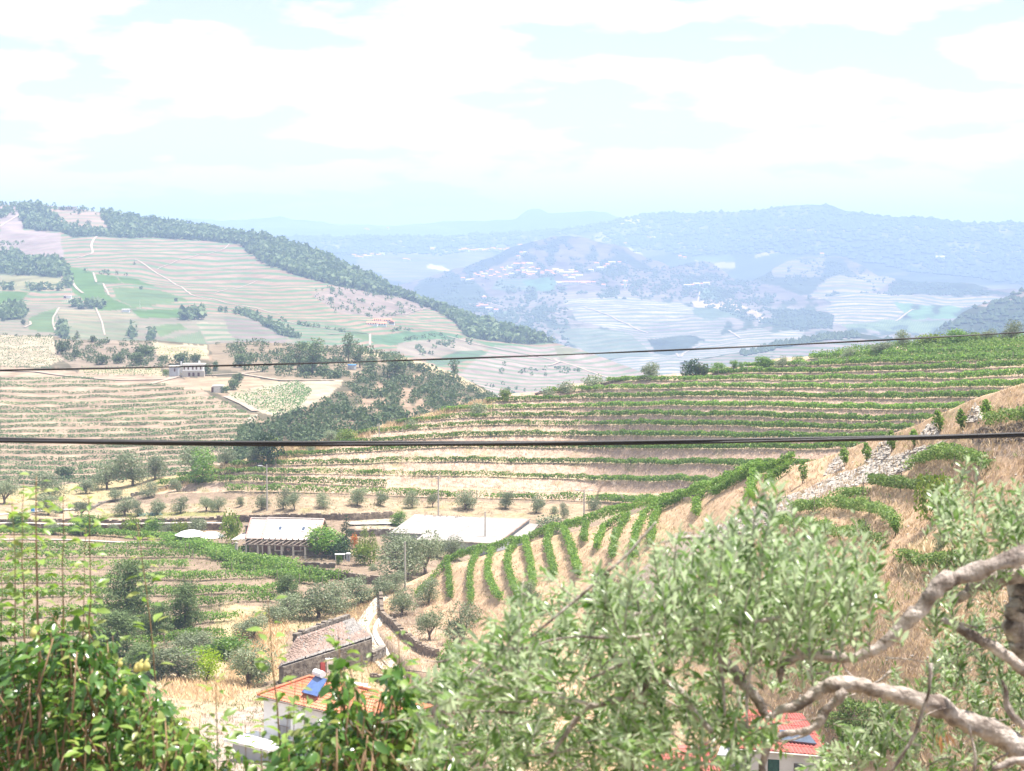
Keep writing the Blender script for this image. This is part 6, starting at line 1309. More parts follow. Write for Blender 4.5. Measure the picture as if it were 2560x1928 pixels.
for dx, dy in ((.15, 2.5), (1.5, 2.4), (.3, 1.0), (2.0, .9)): mb = MB(); mb.cyl(f4.p(px_ + dx, dy, EZ + .3), f4.p(px_ + dx, dy, EZ + (1.75 if dy > 2 else .75)), .03, k=5); mb.build("leg", M_WOODR, WHt)
local(RHs); local(WHt)
AT = empty("tv_antenna", f4.p(4.9, 3.3, EZ + 1.2), label="small TV antenna above the water heater", cat="antenna")
mb = MB(); mb.cyl((0, 0, 0), (0, 0, 2.0), .025, k=5); mb.build("mast", M_STEEL, AT)
for k in range(6): mb = MB(); mb.cyl((-.3, .06 * k - .2, 1.9), (.3, .06 * k - .2, 1.9), .012, k=4); mb.build("element", M_STEEL, AT)

# -- small white outbuilding and second roof at the lower right
f5 = Frame(P2(1858, 1887, 112), -12); f5.o[2] = P2(1860, 1872, 112)[2] - 3.0
OB = empty("white_outbuilding", f5.p(0, 0, 0), label="small white house with a bright red roof at the bottom right", cat="house")
hole = [(1.45, 2.15, 0, 2.45)]
mb = MB(); f5.box(mb, 0, 1.45, 0, 3.6, -2, 3.0); f5.box(mb, 2.15, 5.0, 0, 3.6, -2, 2.9); f5.box(mb, 1.45, 2.15, .3, 3.6, -2, 2.9); f5.box(mb, 1.45, 2.15, 0, .3, 2.45, 2.9); mb.build("wall", M_WHITE, OB)
mb = MB(); f5.box(mb, 1.47, 2.13, .12, .2, -2, 2.43); mb.build("gate", surf("green_mesh_gate", (0.05, 0.14, 0.11), (0.03, 0.09, 0.07), 6, .6), OB)
mb = MB(); f5.box(mb, 3.05, 3.5, -.03, .05, 1.75, 2.25); w_ = mb.build("window", M_GLASS, OB)
mb = MB(); f5.box(mb, 3.0, 3.55, -.06, -.031, 1.7, 1.75); f5.box(mb, 3.0, 3.55, -.06, -.031, 2.25, 2.3); f5.box(mb, 3.0, 3.05, -.06, -.031, 1.75, 2.25); f5.box(mb, 3.5, 3.55, -.06, -.031, 1.75, 2.25); mb.build("frame", M_STONEG, w_)
ribbed([f5.p(-.3, -.35, 3.12), f5.p(5.3, -.35, 2.95), f5.p(3.2, 3.9, 4.35), f5.p(-.9, 3.9, 4.5)], 24, .035, .1, 6).build("roof", M_TILED, OB)
mb = MB(); mb.tube([f5.p(-.3, -.38, 3.02), f5.p(5.3, -.38, 2.86)], .07, 6); mb.build("eave_board", M_CAP, OB)
mb = MB(); mb.slab([f5.p(2.2, .6, 3.52), f5.p(4.3, .5, 3.42), f5.p(3.7, 1.6, 3.8), f5.p(2.0, 1.7, 3.85)], .08); mb.build("roof_window", M_GLASS, OB)
mb = MB(); f5.box(mb, -1.6, -.02, .5, 3.0, -2, 2.4); mb.build("side_wall", M_GREYW, OB)
local(OB)
R2 = empty("red_roof_shed", P2(1700, 1928, 116), label="lower building with a bright red tiled roof behind olive leaves", cat="shed")
q_ = [P2(1588, 1914, 118), P2(1850, 1975, 104), P2(1770, 1858, 116), P2(1700, 1864, 120)]
ribbed(q_, 26, .035, .1, 6).build("roof", M_TILED, R2)
mb = MB(); A2, B2 = q_[0] + [0, .3, -.15], q_[1] + [0, .3, -.15]; mb.add([A2, B2, B2 - [0, 0, 4], A2 - [0, 0, 4], A2 + [0, .2, 0], B2 + [0, .2, 0], B2 + [0, .2, -4], A2 + [0, .2, -4]], [[0, 3, 2, 1], [4, 5, 6, 7], [0, 1, 5, 4], [1, 2, 6, 5], [3, 7, 6, 2], [0, 4, 7, 3]]); mb.build("wall", M_WHITE, R2)
local(R2)
# yard things by the railing
f6 = Frame(front.P(1035, 1740) + np.array([0, 0, 1.6]), -28); railing(f6, -1.4, 3.4, 0, 0, .95, .14, "iron railing above the tall dark wall")
f6 = Frame(front.P(1150, 1792) + np.array([0, 0, .4]), -28); railing(f6, 0, 3.6, 0, 0, .95, .14, "iron railing going down under the spreading tree")
GW = tag(MB().box(front.P(1118, 1790) + np.array([0, 0, .7]), (.8, .12, 1.5), -.4).build("white_gate_wall", M_WHITE), "white wall block at the foot of the dark wall", "wall")
ms = MB(); ms.tube([(0, 0, 0), (0, 0, .3)], [1.2, 1.2], 24); o_ = ms.build("millstone", M_CAP); o_.location = Vector(near.P(944, 1752)); tag(o_, "round pale stone platform in the small yard", "millstone")
mb = MB(); mb.box((0, 0, 0), (2.2, 1.6, 1.6)); mb.slab([(-1.3, -1, .85), (1.3, -1, .85), (1.3, 0, 1.3), (-1.3, 0, 1.3)], .08); o_ = mb.build("white_hut", M_WHITE); o_.location = Vector(near.P(893, 1748)) + Vector((0, 0, .4)); o_.rotation_euler = (0, 0, -.5); tag(o_, "small white hut right of the orange roof", "hut")
BR = empty("blue_barrel", near.P(82, 1283), label="bright blue barrel under the olives at the left edge", cat="barrel"); mb = MB(); mb.tube([(0, 0, 0), (0, 0, .1), (0, 0, .5), (0, 0, .9), (0, 0, 1.0)], [.3, .34, .36, .34, .3], 12); mb.build("body", M_BBLUE, BR, smooth=True); mb = MB(); mb.tube([(0, 0, 1.0), (0, 0, 1.06)], [.22, .2], 10); mb.build("lid", M_BBLUE, BR)
o_ = tag(MB().tube([(0, 0, 0), (0, 0, .5), (0, 0, .9), (0, 0, 1.05)], [.75, .68, .4, .05], 10, .15).build("covered_heap", M_BLACKP), "black covered heap under an olive at left", "heap"); o_.location = Vector(near.P(147, 1285))
q = in_patch([(345, 1283), (402, 1282), (404, 1290), (345, 1291)], 60, near); p = near.P(q[:, 0], q[:, 1]); c = np.repeat(p, 8, 0) + rng.normal(0, .16, (480, 3)); c[:, 2] += .18; V, F = leaf_quads(c, .28, .9)
tag(mesh_np("cabbage_patch", V, F, leafmat("cabbage_leaves", [(0.2, 0.28, 0.24), (0.28, 0.36, 0.31), (0.15, 0.22, 0.17)])), label="bluish cabbages in a small plot above the wall", kind='stuff')
BT = empty("blue_tank", knoll.P(880, 925), label="small pale blue water tank under the eucalyptus trees", cat="tank"); mb = MB(); mb.tube([(0, 0, 0), (0, 0, 1.6)], [1.6, 1.6], 14); mb.build("body", M_GREYW, BT); mb = MB(); mb.tube([(0, 0, 1.6), (0, 0, 1.75)], [1.7, 1.6], 14); mb.build("lid", M_BBLUE, BT)

# ------------------------------------------------------------------ poles and wires
TOP = {}
def pole(key, lay, u, v0, v1, label, lamp=0, r=0.13, crossbar=False):
    D = float(lay.D(u, v0)); h = (v0 - v1) * D / FOC * 1.01; p = lay.P(u, v0); o_ = empty("street_lamp" if lamp else "utility_pole", p, label=label, cat="street lamp" if lamp else "pole")
    mb = MB(); mb.cyl((0, 0, -.3), (0, 0, h), r * 1.25, r * .75, 8); mb.build("pole", M_POLE, o_)
    for s in ([lamp] if abs(lamp) == 1 else ([-1, 1] if lamp else [])):
        mb = MB(); mb.tube([(0, 0, h * .93), (s * .9, 0, h * .97)], .045, 5); mb.build("arm", M_POLE, o_); mb = MB(); mb.box((s * 1.15, 0, h * .975), (.75, .28, .14)); mb.build("lamp_head", M_STEEL, o_)
    if crossbar: mb = MB(); mb.box((0, 0, h - .4), (1.0, .12, .12)); mb.build("crossbar", M_POLE, o_)
    TOP[key] = np.array(p) + [0, 0, h - .15]
pole('a', near, 668, 1276, 1160, "street lamp on a tall pole above the stone house ridge", -1)
pole('b', near, 1096, 1294, 1192, "utility pole rising behind the left part of the warehouse roof", crossbar=True)
pole('c', near, 1213, 1378, 1277, "utility pole standing against the front of the warehouse roof")
pole('d', near, 1460, 1304, 1222, "street lamp with two heads right of the olive line", 2)
pole('e', near, 1013, 1478, 1356, "thin utility pole among the olives left of the spur")
pole('f', near, 948, 1096, 1052, "short pole on the skyline beside the dry grass", crossbar=True)
pole('g', spur, 1254, 1612, 1586, "lamp half hidden by the olive leaves", -1, 0.08)
pole('h', near, 1007, 1098, 1066, "thin pole stub on the crest right of the short pole", r=.06)
M_CABLE = surf("black_cable", (0.025, 0.025, 0.03), (0.018, 0.018, 0.02), 10, 0.5)
def wire(a, b, sag, r, label, name="overhead_wire", n=14):
    t = np.linspace(0, 1, n)[:, None]; p = a * (1 - t) + b * t; p[:, 2] -= (4 * sag * t * (1 - t))[:, 0]; mb = MB(); mb.tube(p, r, 4); return tag(mb.build(name, M_CABLE), label, "wire")
wire(TOP['a'], TOP['b'], 1.2, .018, "thin wire between the lamp post and the pole behind the warehouse"); wire(TOP['b'], TOP['d'], 1.4, .018, "thin wire from the warehouse pole to the double lamp"); wire(TOP['c'], TOP['d'], .9, .018, "thin wire from the front warehouse pole to the double lamp")
wire(TOP['e'], TOP['c'], 1.6, .018, "thin wire over the olives to the warehouse pole"); wire(TOP['e'], TOP['g'], 1.5, .018, "thin wire crossing the spur rows")
# the two cables that cross the whole view
def span(name, label, us, vs, D, strands, sagk=3):
    u = np.linspace(-900, 3500, 90); c_ = np.polyfit(us, vs, 2); v = np.polyval(c_, u); p = P2(u, v, D + (u - 1280) * 0.0006)
    o_ = empty(name, p[0], label=label, cat="cable")
    for k, (r, off, tw) in enumerate(strands):
        s = np.linspace(0, 1, 1200); q = np.stack([np.interp(s * 89, np.arange(90), p[:, j]) for j in range(3)], 1); L = np.linalg.norm(p[-1] - p[0]) * s
        q[:, 2] += off * np.cos(L / tw * 2 * PI + k * 2 * PI / len(strands)); q[:, 1] += off * np.sin(L / tw * 2 * PI + k * 2 * PI / len(strands)); mb = MB(); mb.tube(q - p[0], r, 8); mb.build("strand", M_CABLE, o_, smooth=True)
span("power_cable", "thick twisted black cable crossing the whole view", [0, 640, 1300, 1700, 2560], [1101, 1107, 1110, 1105, 1086], 15.0, [(.0125, .0105, 9.0), (.0125, .0105, 9.0), (.0105, .0105, 9.0)])
span("telephone_cable", "thin dark cable above the thick one, rising to the right", [0, 640, 1300, 1700, 2560], [926, 911.5, 892, 874, 831], 32.0, [(.0095, .006, 7.0), (.0095, .006, 7.0)])

# ------------------------------------------------------------------ far buildings
def block(root, c, w, d, h, rz_=0.0, roof=None, pitch=0.3, wallm=None, ridge='x'):
    mb = MB(); mb.box((c[0], c[1], c[2] + h / 2 - 1.0), (w, d, h + 2.0)); mb.build("wall", wallm or M_WHITE, root)
    z = c[2] + h; rh = (d if ridge == 'x' else w) * pitch; o = 0.4; x0, x1, y0, y1 = c[0] - w / 2 - o, c[0] + w / 2 + o, c[1] - d / 2 - o, c[1] + d / 2 + o
    mb = MB()
    if roof is None: mb.box((c[0], c[1], z + .15), (w + .4, d + .4, .3)); mb.build("roof", M_CAP, root); return
    if ridge == 'x': mb.add([(x0, y0, z), (x1, y0, z), (x1, y1, z), (x0, y1, z), (x0, c[1], z + rh), (x1, c[1], z + rh)], [[0, 1, 5, 4], [2, 3, 4, 5]]); mb.T.append(np.array([[0, 4, 3], [1, 2, 5]]) + 0); mb.add([(x0, y0, z - .01), (x1, y0, z - .01), (x1, y1, z - .01), (x0, y1, z - .01)], [[0, 3, 2, 1]])
    else: mb.add([(x0, y0, z), (x1, y0, z), (x1, y1, z), (x0, y1, z), (c[0], y0, z + rh), (c[0], y1, z + rh)], [[0, 4, 5, 3], [1, 2, 5, 4]]); mb.T.append(np.array([[0, 1, 4], [2, 3, 5]]) + 0); mb.add([(x0, y0, z - .01), (x1, y0, z - .01), (x1, y1, z - .01), (x0, y1, z - .01)], [[0, 3, 2, 1]])
    mb.build("roof", roof, root)
def openings(root, y, xs, z0, z1, w, mat=None, nm="window"):
    for x in xs:
        mb = MB(); mb.box((x, y - .06, (z0 + z1) / 2), (w, .16, z1 - z0)); o_ = mb.build(nm, mat or M_WOODD, root)
def px_empty(name, lay, u, v, label, cat_, group=None, rz_=0.0):
    o_ = empty(name, lay.P(u, v), rz_, label=label, cat=cat_, group=group); return o_
# white farmhouse on the knoll
FH = px_empty("farmhouse", knoll, 480, 944, "derelict white farmhouse with an arched stone basement on the knoll", "house"); k_ = float(knoll.D(480, 944)) / FOC
block(FH, (0.3, 3.2, 2.2), 52 * k_, 5, 12.5 * k_ + .2, wallm=M_WHITE); openings(FH, .7, [-2.8, -1.4, .2, 1.5, 3.0], 2.5, 3.5, .5); 
mb = MB(); mb.box((0.4, .5, .6), (56 * k_, 1.6, 3.0)); mb.build("basement", M_GRAN, FH); openings(FH, -.3, [-.9, .6, 2.4], 0.2, 1.5, .75, nm="doorway_or_dark_side")
block(FH, (-6.6, 2.5, 1.7), 22 * k_, 4, 12 * k_, wallm=M_GREYW); openings(FH, .5, [-6.2], 1.8, 2.9, .5, nm="doorway_or_dark_side"); mb = MB(); mb.box((-4.3, 3, 3.2), (.5, .5, 4)); mb.build("chimney", M_WHITE, FH); mb = MB(); mb.box((2.0, 4, 3.4), (.5, .5, 4)); mb.build("chimney", M_WHITE, FH)  # left block: its bluish shade is put into the wall colour
GS = px_empty("grey_shed", knoll, 544, 980, "small grey concrete shed below the farmhouse", "shed"); block(GS, (0, 1.5, 0), 22 * k_, 3, 14 * k_, wallm=M_CAP); mb = MB(); mb.box((-1.7, 0.0, 1.0), (.7, .3, 1.6)); mb.build("doorway_or_dark_side", M_WOODD, GS)  # dark block put in for the shed's dark left side
# quinta on the left hill
for u, v, w, h, lab, rf_, rd in [(930, 824, 26, 9, "long orange roofed wing at the left of the quinta", M_TILER, 'x'), (952, 826, 28, 10, "middle orange roofed building of the quinta", M_TILER, 'x'), (968, 812, 18, 8, "upper orange roofed building of the quinta", M_TILER, 'x'), (979, 821, 13, 12, "white house at the right end of the quinta", M_TILER, 'y'), (944, 814, 22, 6, "rear orange roofed building of the quinta", M_TILER, 'x')]:
    o_ = px_empty("quinta_building", left_hill, u, v, lab, "building", "orange roofed buildings of the quinta on the left hill", rng.uniform(-.2, .1)); kk_ = float(left_hill.D(u, v)) / FOC
    block(o_, (0, 3, 0), w * kk_, 6, h * kk_ * .6, roof=rf_, pitch=.28, ridge=rd); openings(o_, 0, list(np.linspace(-w * kk_ * .35, w * kk_ * .35, 4)), 1.0, 2.4, .9)
o_ = px_empty("hilltop_villa", left_hill, 168, 527, "long pale flat roofed building with dark openings on the left skyline", "building"); kk_ = float(left_hill.D(168, 527)) / FOC
block(o_, (0, 4, 0), 44 * kk_, 8, 6.5 * kk_ + 1, wallm=M_TILEP); openings(o_, 0, list(np.linspace(-7, 6, 5)), 1.4, 3.6, 2.0)
o_ = px_empty("vineyard_hut", left_hill, 169, 747, "small white hut with a dark side among striped vines", "hut"); block(o_, (0, 1.5, 0), 6, 3, 2.2); mb = MB(); mb.box((-2.4, -.05, 1.1), (2, .2, 1.8)); mb.build("doorway_or_dark_side", M_WOODD, o_)  # dark panel put in for the hut's dark side
o_ = px_empty("low_white_building", left_hill, 66, 535, "low white building on the upper left hillside", "building"); block(o_, (0, 2, 0), 11, 4, 1.6)
o_ = px_empty("field_hut", left_hill, 314, 782, "tiny pale hut beside a tree in the green plots", "hut"); block(o_, (0, 2, 0), 6, 3, 2.0, roof=M_FIBRE)
for u, v0, v1, lab in [(179, 744, 722, "thin mast beside the vineyard hut"), (350, 775, 752, "thin mast among the pale plots")]:
    h_ = (v0 - v1) * float(left_hill.D(u, v0)) / FOC; o_ = tag(MB().cyl((0, 0, 0), (0, 0, h_), .16, .12, 5).build("mast", M_CAP), lab, "mast"); o_.location = Vector(left_hill.P(u, v0))
# the village and its outliers
vil = [(1157, 700), (1170, 701), (1180, 699), (1187, 690), (1196, 691), (1203, 686), (1212, 687), (1208, 694), (1228, 678), (1240, 682), (1236, 688), (1246, 683), (1255, 672), (1262, 676), (1272, 672), (1285, 665), (1297, 661), (1308, 660), (1319, 659), (1325, 660), (1294, 678), (1306, 673), (1312, 675), (1328, 668), (1332, 667),
       (1321, 682), (1333, 683), (1324, 686), (1310, 680), (1356, 676), (1366, 676), (1376, 676), (1389, 671), (1380, 682), (1400, 678), (1390, 676), (1411, 680), (1420, 681), (1428, 676), (1434, 688), (1440, 682), (1414, 690), (1430, 694), (1448, 689), (1386, 686), (1356, 683), (1345, 672), (1279, 683), (1266, 686), (1250, 690), (1226, 690), (1218, 682),
       (1397, 705), (1408, 706), (1420, 706), (1434, 706), (1447, 706), (1460, 706), (1472, 705), (1484, 705), (1509, 709), (1518, 662), (1530, 655), (1548, 655), (1492, 660), (1478, 676), (1500, 670), (1512, 668), (1303, 644), (1311, 640), (1296, 650), (1203, 762), (1212, 762), (1196, 764), (1222, 768), (1240, 774), (1211, 739), (1752, 708), (1742, 710), (1730, 712), (1718, 713), (1766, 706), (1560, 712), (1563, 706),
       (1700, 646), (1712, 647)]
protoV = {}
def vhouse(u, v, lay, group, s=1.0, lab=None):
    key = (int(rng.integers(4)))
    if key not in protoV:
        o_ = empty("village_house"); w = [9, 12, 16, 11][key]; block(o_, (0, 0, 0), w, 8, [4.4, 3.6, 4.4, 6][key], roof=[M_TILER, M_TILER, M_TILEP, M_TILER][key], pitch=.3); openings(o_, -4, list(np.linspace(-w * .3, w * .3, 3)), 1.5, 3.2, 1.1); protoV[key] = o_
    else: o_ = copy_tree(protoV[key])
    o_.location = Vector(lay.P(u, v)); o_.rotation_euler = (0, 0, rng.uniform(-.5, .5)); o_.scale = (s * rng.uniform(.8, 1.3), s, s * rng.uniform(.85, 1.15)); tag(o_, lab, "house", group)
ZN = [(1215, "at the low left tip of the village"), (1262, "left of the village church tower"), (1315, "just right of the village church tower"), (1362, "in the middle of the far village"), (1412, "right of the long white hall"), (1470, "above the pinkish winery"), (1600, "at the right end of the village"), (1800, "in the small hamlet right of the village hill")]
def numbered(lst, zones, tail):
    out = []; cnt_ = {}
    for (u, v) in sorted(lst):
        z = next(t for lim_, t in zones if u < lim_) if v < 725 or len(zones) < 5 else "on the olive slope under the village"; k = cnt_.get(z, 0); cnt_[z] = k + 1; out.append((u, v, f"tiny house {z}, {ORD[k]} from the left{tail}"))
    return out
for (u, v, lab) in numbered(vil, ZN, ""): vhouse(u, v + 1, village_hill, "white and orange houses of the village on the far hill", .85 if v < 720 else .85, lab)
for (u, v, lab) in numbered([(1152, 630), (1160, 629), (1167, 630), (1177, 628), (1185, 629), (1192, 627), (1204, 626), (1210, 628), (1219, 626), (1232, 625), (1240, 626), (1250, 627), (1262, 626), (1270, 625), (1279, 625), (1297, 620), (1300, 617), (885, 641), (892, 642), (903, 643), (912, 641), (920, 642), (930, 641), (946, 641), (955, 640), (1012, 648), (1020, 648), (1082, 628), (915, 570), (920, 574), (970, 570), (1080, 630), (1625, 594), (1634, 595), (1563, 612), (2055, 640), (2350, 642), (1560, 640)], [(1100, "in the scattered hamlet above the ridge wood"), (1400, "in the hamlet row behind the village hill"), (3000, "alone on the mountain at right")], ""):
    vhouse(u, v, far, "houses of the hamlets on the far mountain slope", 1.25, lab)
for lay, u, v, h_, lab in [(village_hill, 1268, 681, 17, "white church tower rising from the village"), (far, 1242, 627, 14, "small church tower of the hamlet behind the village"), (village_hill, 1562, 716, 24, "white monument above steps at the right of the village")]:
    o_ = px_empty("church_tower", lay, u, v, lab, "tower"); s_ = float(lay.D(u, v)) / FOC; mb = MB(); mb.box((0, 0, h_ * s_ * .4 - 1), (4.5, 4.5, h_ * s_ * .8 + 2)); mb.build("shaft", M_WHITE, o_); mb = MB(); mb.tube([(0, 0, h_ * s_ * .8), (0, 0, h_ * s_ * 1.05)], [2.6, .2], 8); mb.build("spire", M_CAP, o_)
for u, v, w, lab in [(1330, 680, 26, "long white hall in the middle of the village"), (1440, 707, 70, "long low pinkish winery building below the village"), (1300, 663, 34, "long orange roofed terrace at the top of the village"), (1210, 764, 20, "pale yellow villa on the lower left of the village hill"), (1210, 736, 10, "round white tank on the wooded slope"), (1416, 684, 34, "white apartment row at the right of the village")]:
    o_ = px_empty("village_building", village_hill, u, v, lab, "building"); s_ = float(village_hill.D(u, v)) / FOC
    if "round" in lab: mb = MB(); mb.tube([(0, 0, -1), (0, 0, 5)], [4.5, 4.5], 14); mb.build("wall", M_WHITE, o_); mb = MB(); mb.tube([(0, 0, 5), (0, 0, 6)], [4.7, 1], 14); mb.build("roof", M_CAP, o_)
    else: block(o_, (0, 0, 0), w * s_, 9, 5, roof=M_TILEP if "white" in lab else M_TILER, pitch=.25); openings(o_, -4.5, list(np.linspace(-w * s_ * .4, w * s_ * .4, 6)), 1.5, 3.4, 1.4)
# ------------------------------------------------------------------ trees close to the viewpoint
M_OBARK = surf("olive_bark", (0.52, 0.45, 0.40), (0.13, 0.10, 0.085), 13, 0.95, 0.05, bscale=30, c2=(0.70, 0.64, 0.58), detail=8)
M_PBARK = surf("pear_bark", (0.30, 0.19, 0.11), (0.17, 0.11, 0.07), 14, 0.8, 0.004)
M_GSHOOT = surf("green_shoot", (0.26, 0.30, 0.12), (0.22, 0.22, 0.09), 20, 0.6)
M_OLEAF = leafmat("near_olive_leaves", [(0.14, 0.25, 0.055), (0.24, 0.36, 0.11), (0.07, 0.14, 0.035), (0.36, 0.44, 0.23), (0.17, 0.30, 0.06), (0.10, 0.17, 0.05)], 0.3, 0.6, 0.42, under=(0.37, 0.44, 0.29))
M_PLEAF = leafmat("pear_leaves", [(0.055, 0.13, 0.03), (0.08, 0.17, 0.04), (0.04, 0.10, 0.025), (0.12, 0.22, 0.05), (0.07, 0.15, 0.035)], 0.24, 0.55, 0.3)
M_PYLEAF = leafmat("young_pear_leaves", [(0.17, 0.27, 0.06), (0.24, 0.34, 0.09), (0.13, 0.22, 0.05), (0.30, 0.33, 0.12)], 0.35, 0.4, 0.4)
M_FRUIT = surf("pear_skin", (0.52, 0.46, 0.16), (0.42, 0.40, 0.14), 10, 0.5, c2=(0.58, 0.42, 0.2))
def leaf_shape(w, fold=0.12, droop=0.18, wide=0.5):
    """one leaf of unit length along +y: six faces, folded along the midrib and drooping at the tip"""
    V = np.array([[0, 0, 0], [-w * .72, .28, fold * w], [w * .72, .28, fold * w], [0, .28, -fold * w * .6], [-w, .55, fold * w - droop * .25], [w, .55, fold * w - droop * .25], [0, .55, -fold * w * .6 - droop * .25],
                  [-w * .55, .82, -droop * .62], [w * .55, .82, -droop * .62], [0, .82, -droop * .7], [0, 1.0, -droop]], float)
    F3 = np.array([[0, 3, 1], [0, 2, 3], [7, 9, 10], [9, 8, 10]]); F4 = np.array([[1, 3, 6, 4], [3, 2, 5, 6], [4, 6, 9, 7], [6, 5, 8, 9]])
    return V, F3, F4
def frames(dirs, roll):
    """rotation matrices whose y axis is dirs, upper side turned up, then rolled"""
    y = dirs / np.linalg.norm(dirs, axis=1, keepdims=True); up = np.array([0.02, 0.03, 1.0]); x = np.cross(y, up); x /= np.maximum(np.linalg.norm(x, axis=1, keepdims=True), 1e-6); z = np.cross(x, y)
    c, s = np.cos(roll)[:, None], np.sin(roll)[:, None]; x2 = x * c + z * s; z2 = z * c - x * s
    return np.stack([x2, y, z2], -1)
def place_leaves(root, base, Pn, R, size, shape, mat, nobj=300, stuff_name="foliage", name="leaf", label=None):
    V, F3, F4 = shape; n = len(Pn)
    score = Pn[:, 1] / size + rng.normal(0, .5, n) * 20; inside = np.ones(n, bool)
    uv = np.array([proj(p) for p in Pn]); inside = (uv[:, 0] > 5) & (uv[:, 0] < 2555) & (uv[:, 1] < 1920) & (uv[:, 1] > 5)
    cand = np.where(inside)[0]; cand = cand[np.argsort(score[cand])][:nobj] if nobj else np.array([], int)
    rest = np.setdiff1d(np.arange(n), cand)
    W = np.einsum('nij,kj->nki', R[rest], V) * size[rest, None, None] + (Pn[rest] - base)[:, None]
    off = np.arange(len(rest))[:, None, None] * len(V)
    o_ = mesh_np(stuff_name, W.reshape(-1, 3), [(F4[None] + off).reshape(-1, 4), (F3[None] + off).reshape(-1, 3)], mat, root, smooth=True); o_['kind'] = 'stuff'
    if len(cand):
        me = None
        for i in cand:
            if me is None: o1 = mesh_np(name, V, [F4, F3], mat, root, smooth=True); me = o1.data
            else: o1 = bpy.data.objects.new(name, me); COL.objects.link(o1); o1.parent = root
            M = Matrix(np.vstack([np.hstack([R[i] * size[i], (Pn[i] - base)[:, None]]), [0, 0, 0, 1]]).tolist()); o1.matrix_local = M
def limb(mb, pts, D, rpx, k=12, wob=0.2, dense=5):
    """pts in photo pixels with optional own distance"""
    P_ = np.array([(p[0], p[1]) for p in pts], float); Dd = np.array([p[2] if len(p) > 2 else D for p in pts], float); Rr = np.interp(np.linspace(0, 1, len(pts)), np.linspace(0, 1, len(rpx)), rpx)
    n = (len(pts) - 1) * dense + 1; t = np.linspace(0, len(pts) - 1, n); k0 = np.arange(len(pts))
    def sm(a):
        y = np.interp(t, k0, a)
        for _ in range(2): y[1:-1] = (y[:-2] + 2 * y[1:-1] + y[2:]) / 4
        return y
    u, v, d, r = sm(P_[:, 0]), sm(P_[:, 1]), sm(Dd), sm(Rr)
    p = P2(u, v, d); r = r * d / FOC * (1 + 0.3 * fbm(t * 1.7, t * 0 + pts[0][0], 5, 3)); p += np.stack([fbm(t * 1.3, t * 0 + 1.1, 6, 3), fbm(t * 1.3, t * 0 + 5.1, 7, 3), fbm(t * 1.3, t * 0 + 9.1, 8, 3)], 1) * r[:, None] * 0.5
    mb.tube(p, r, k, wob); return p
def poly_pts(poly, n): return in_patch(poly, n)

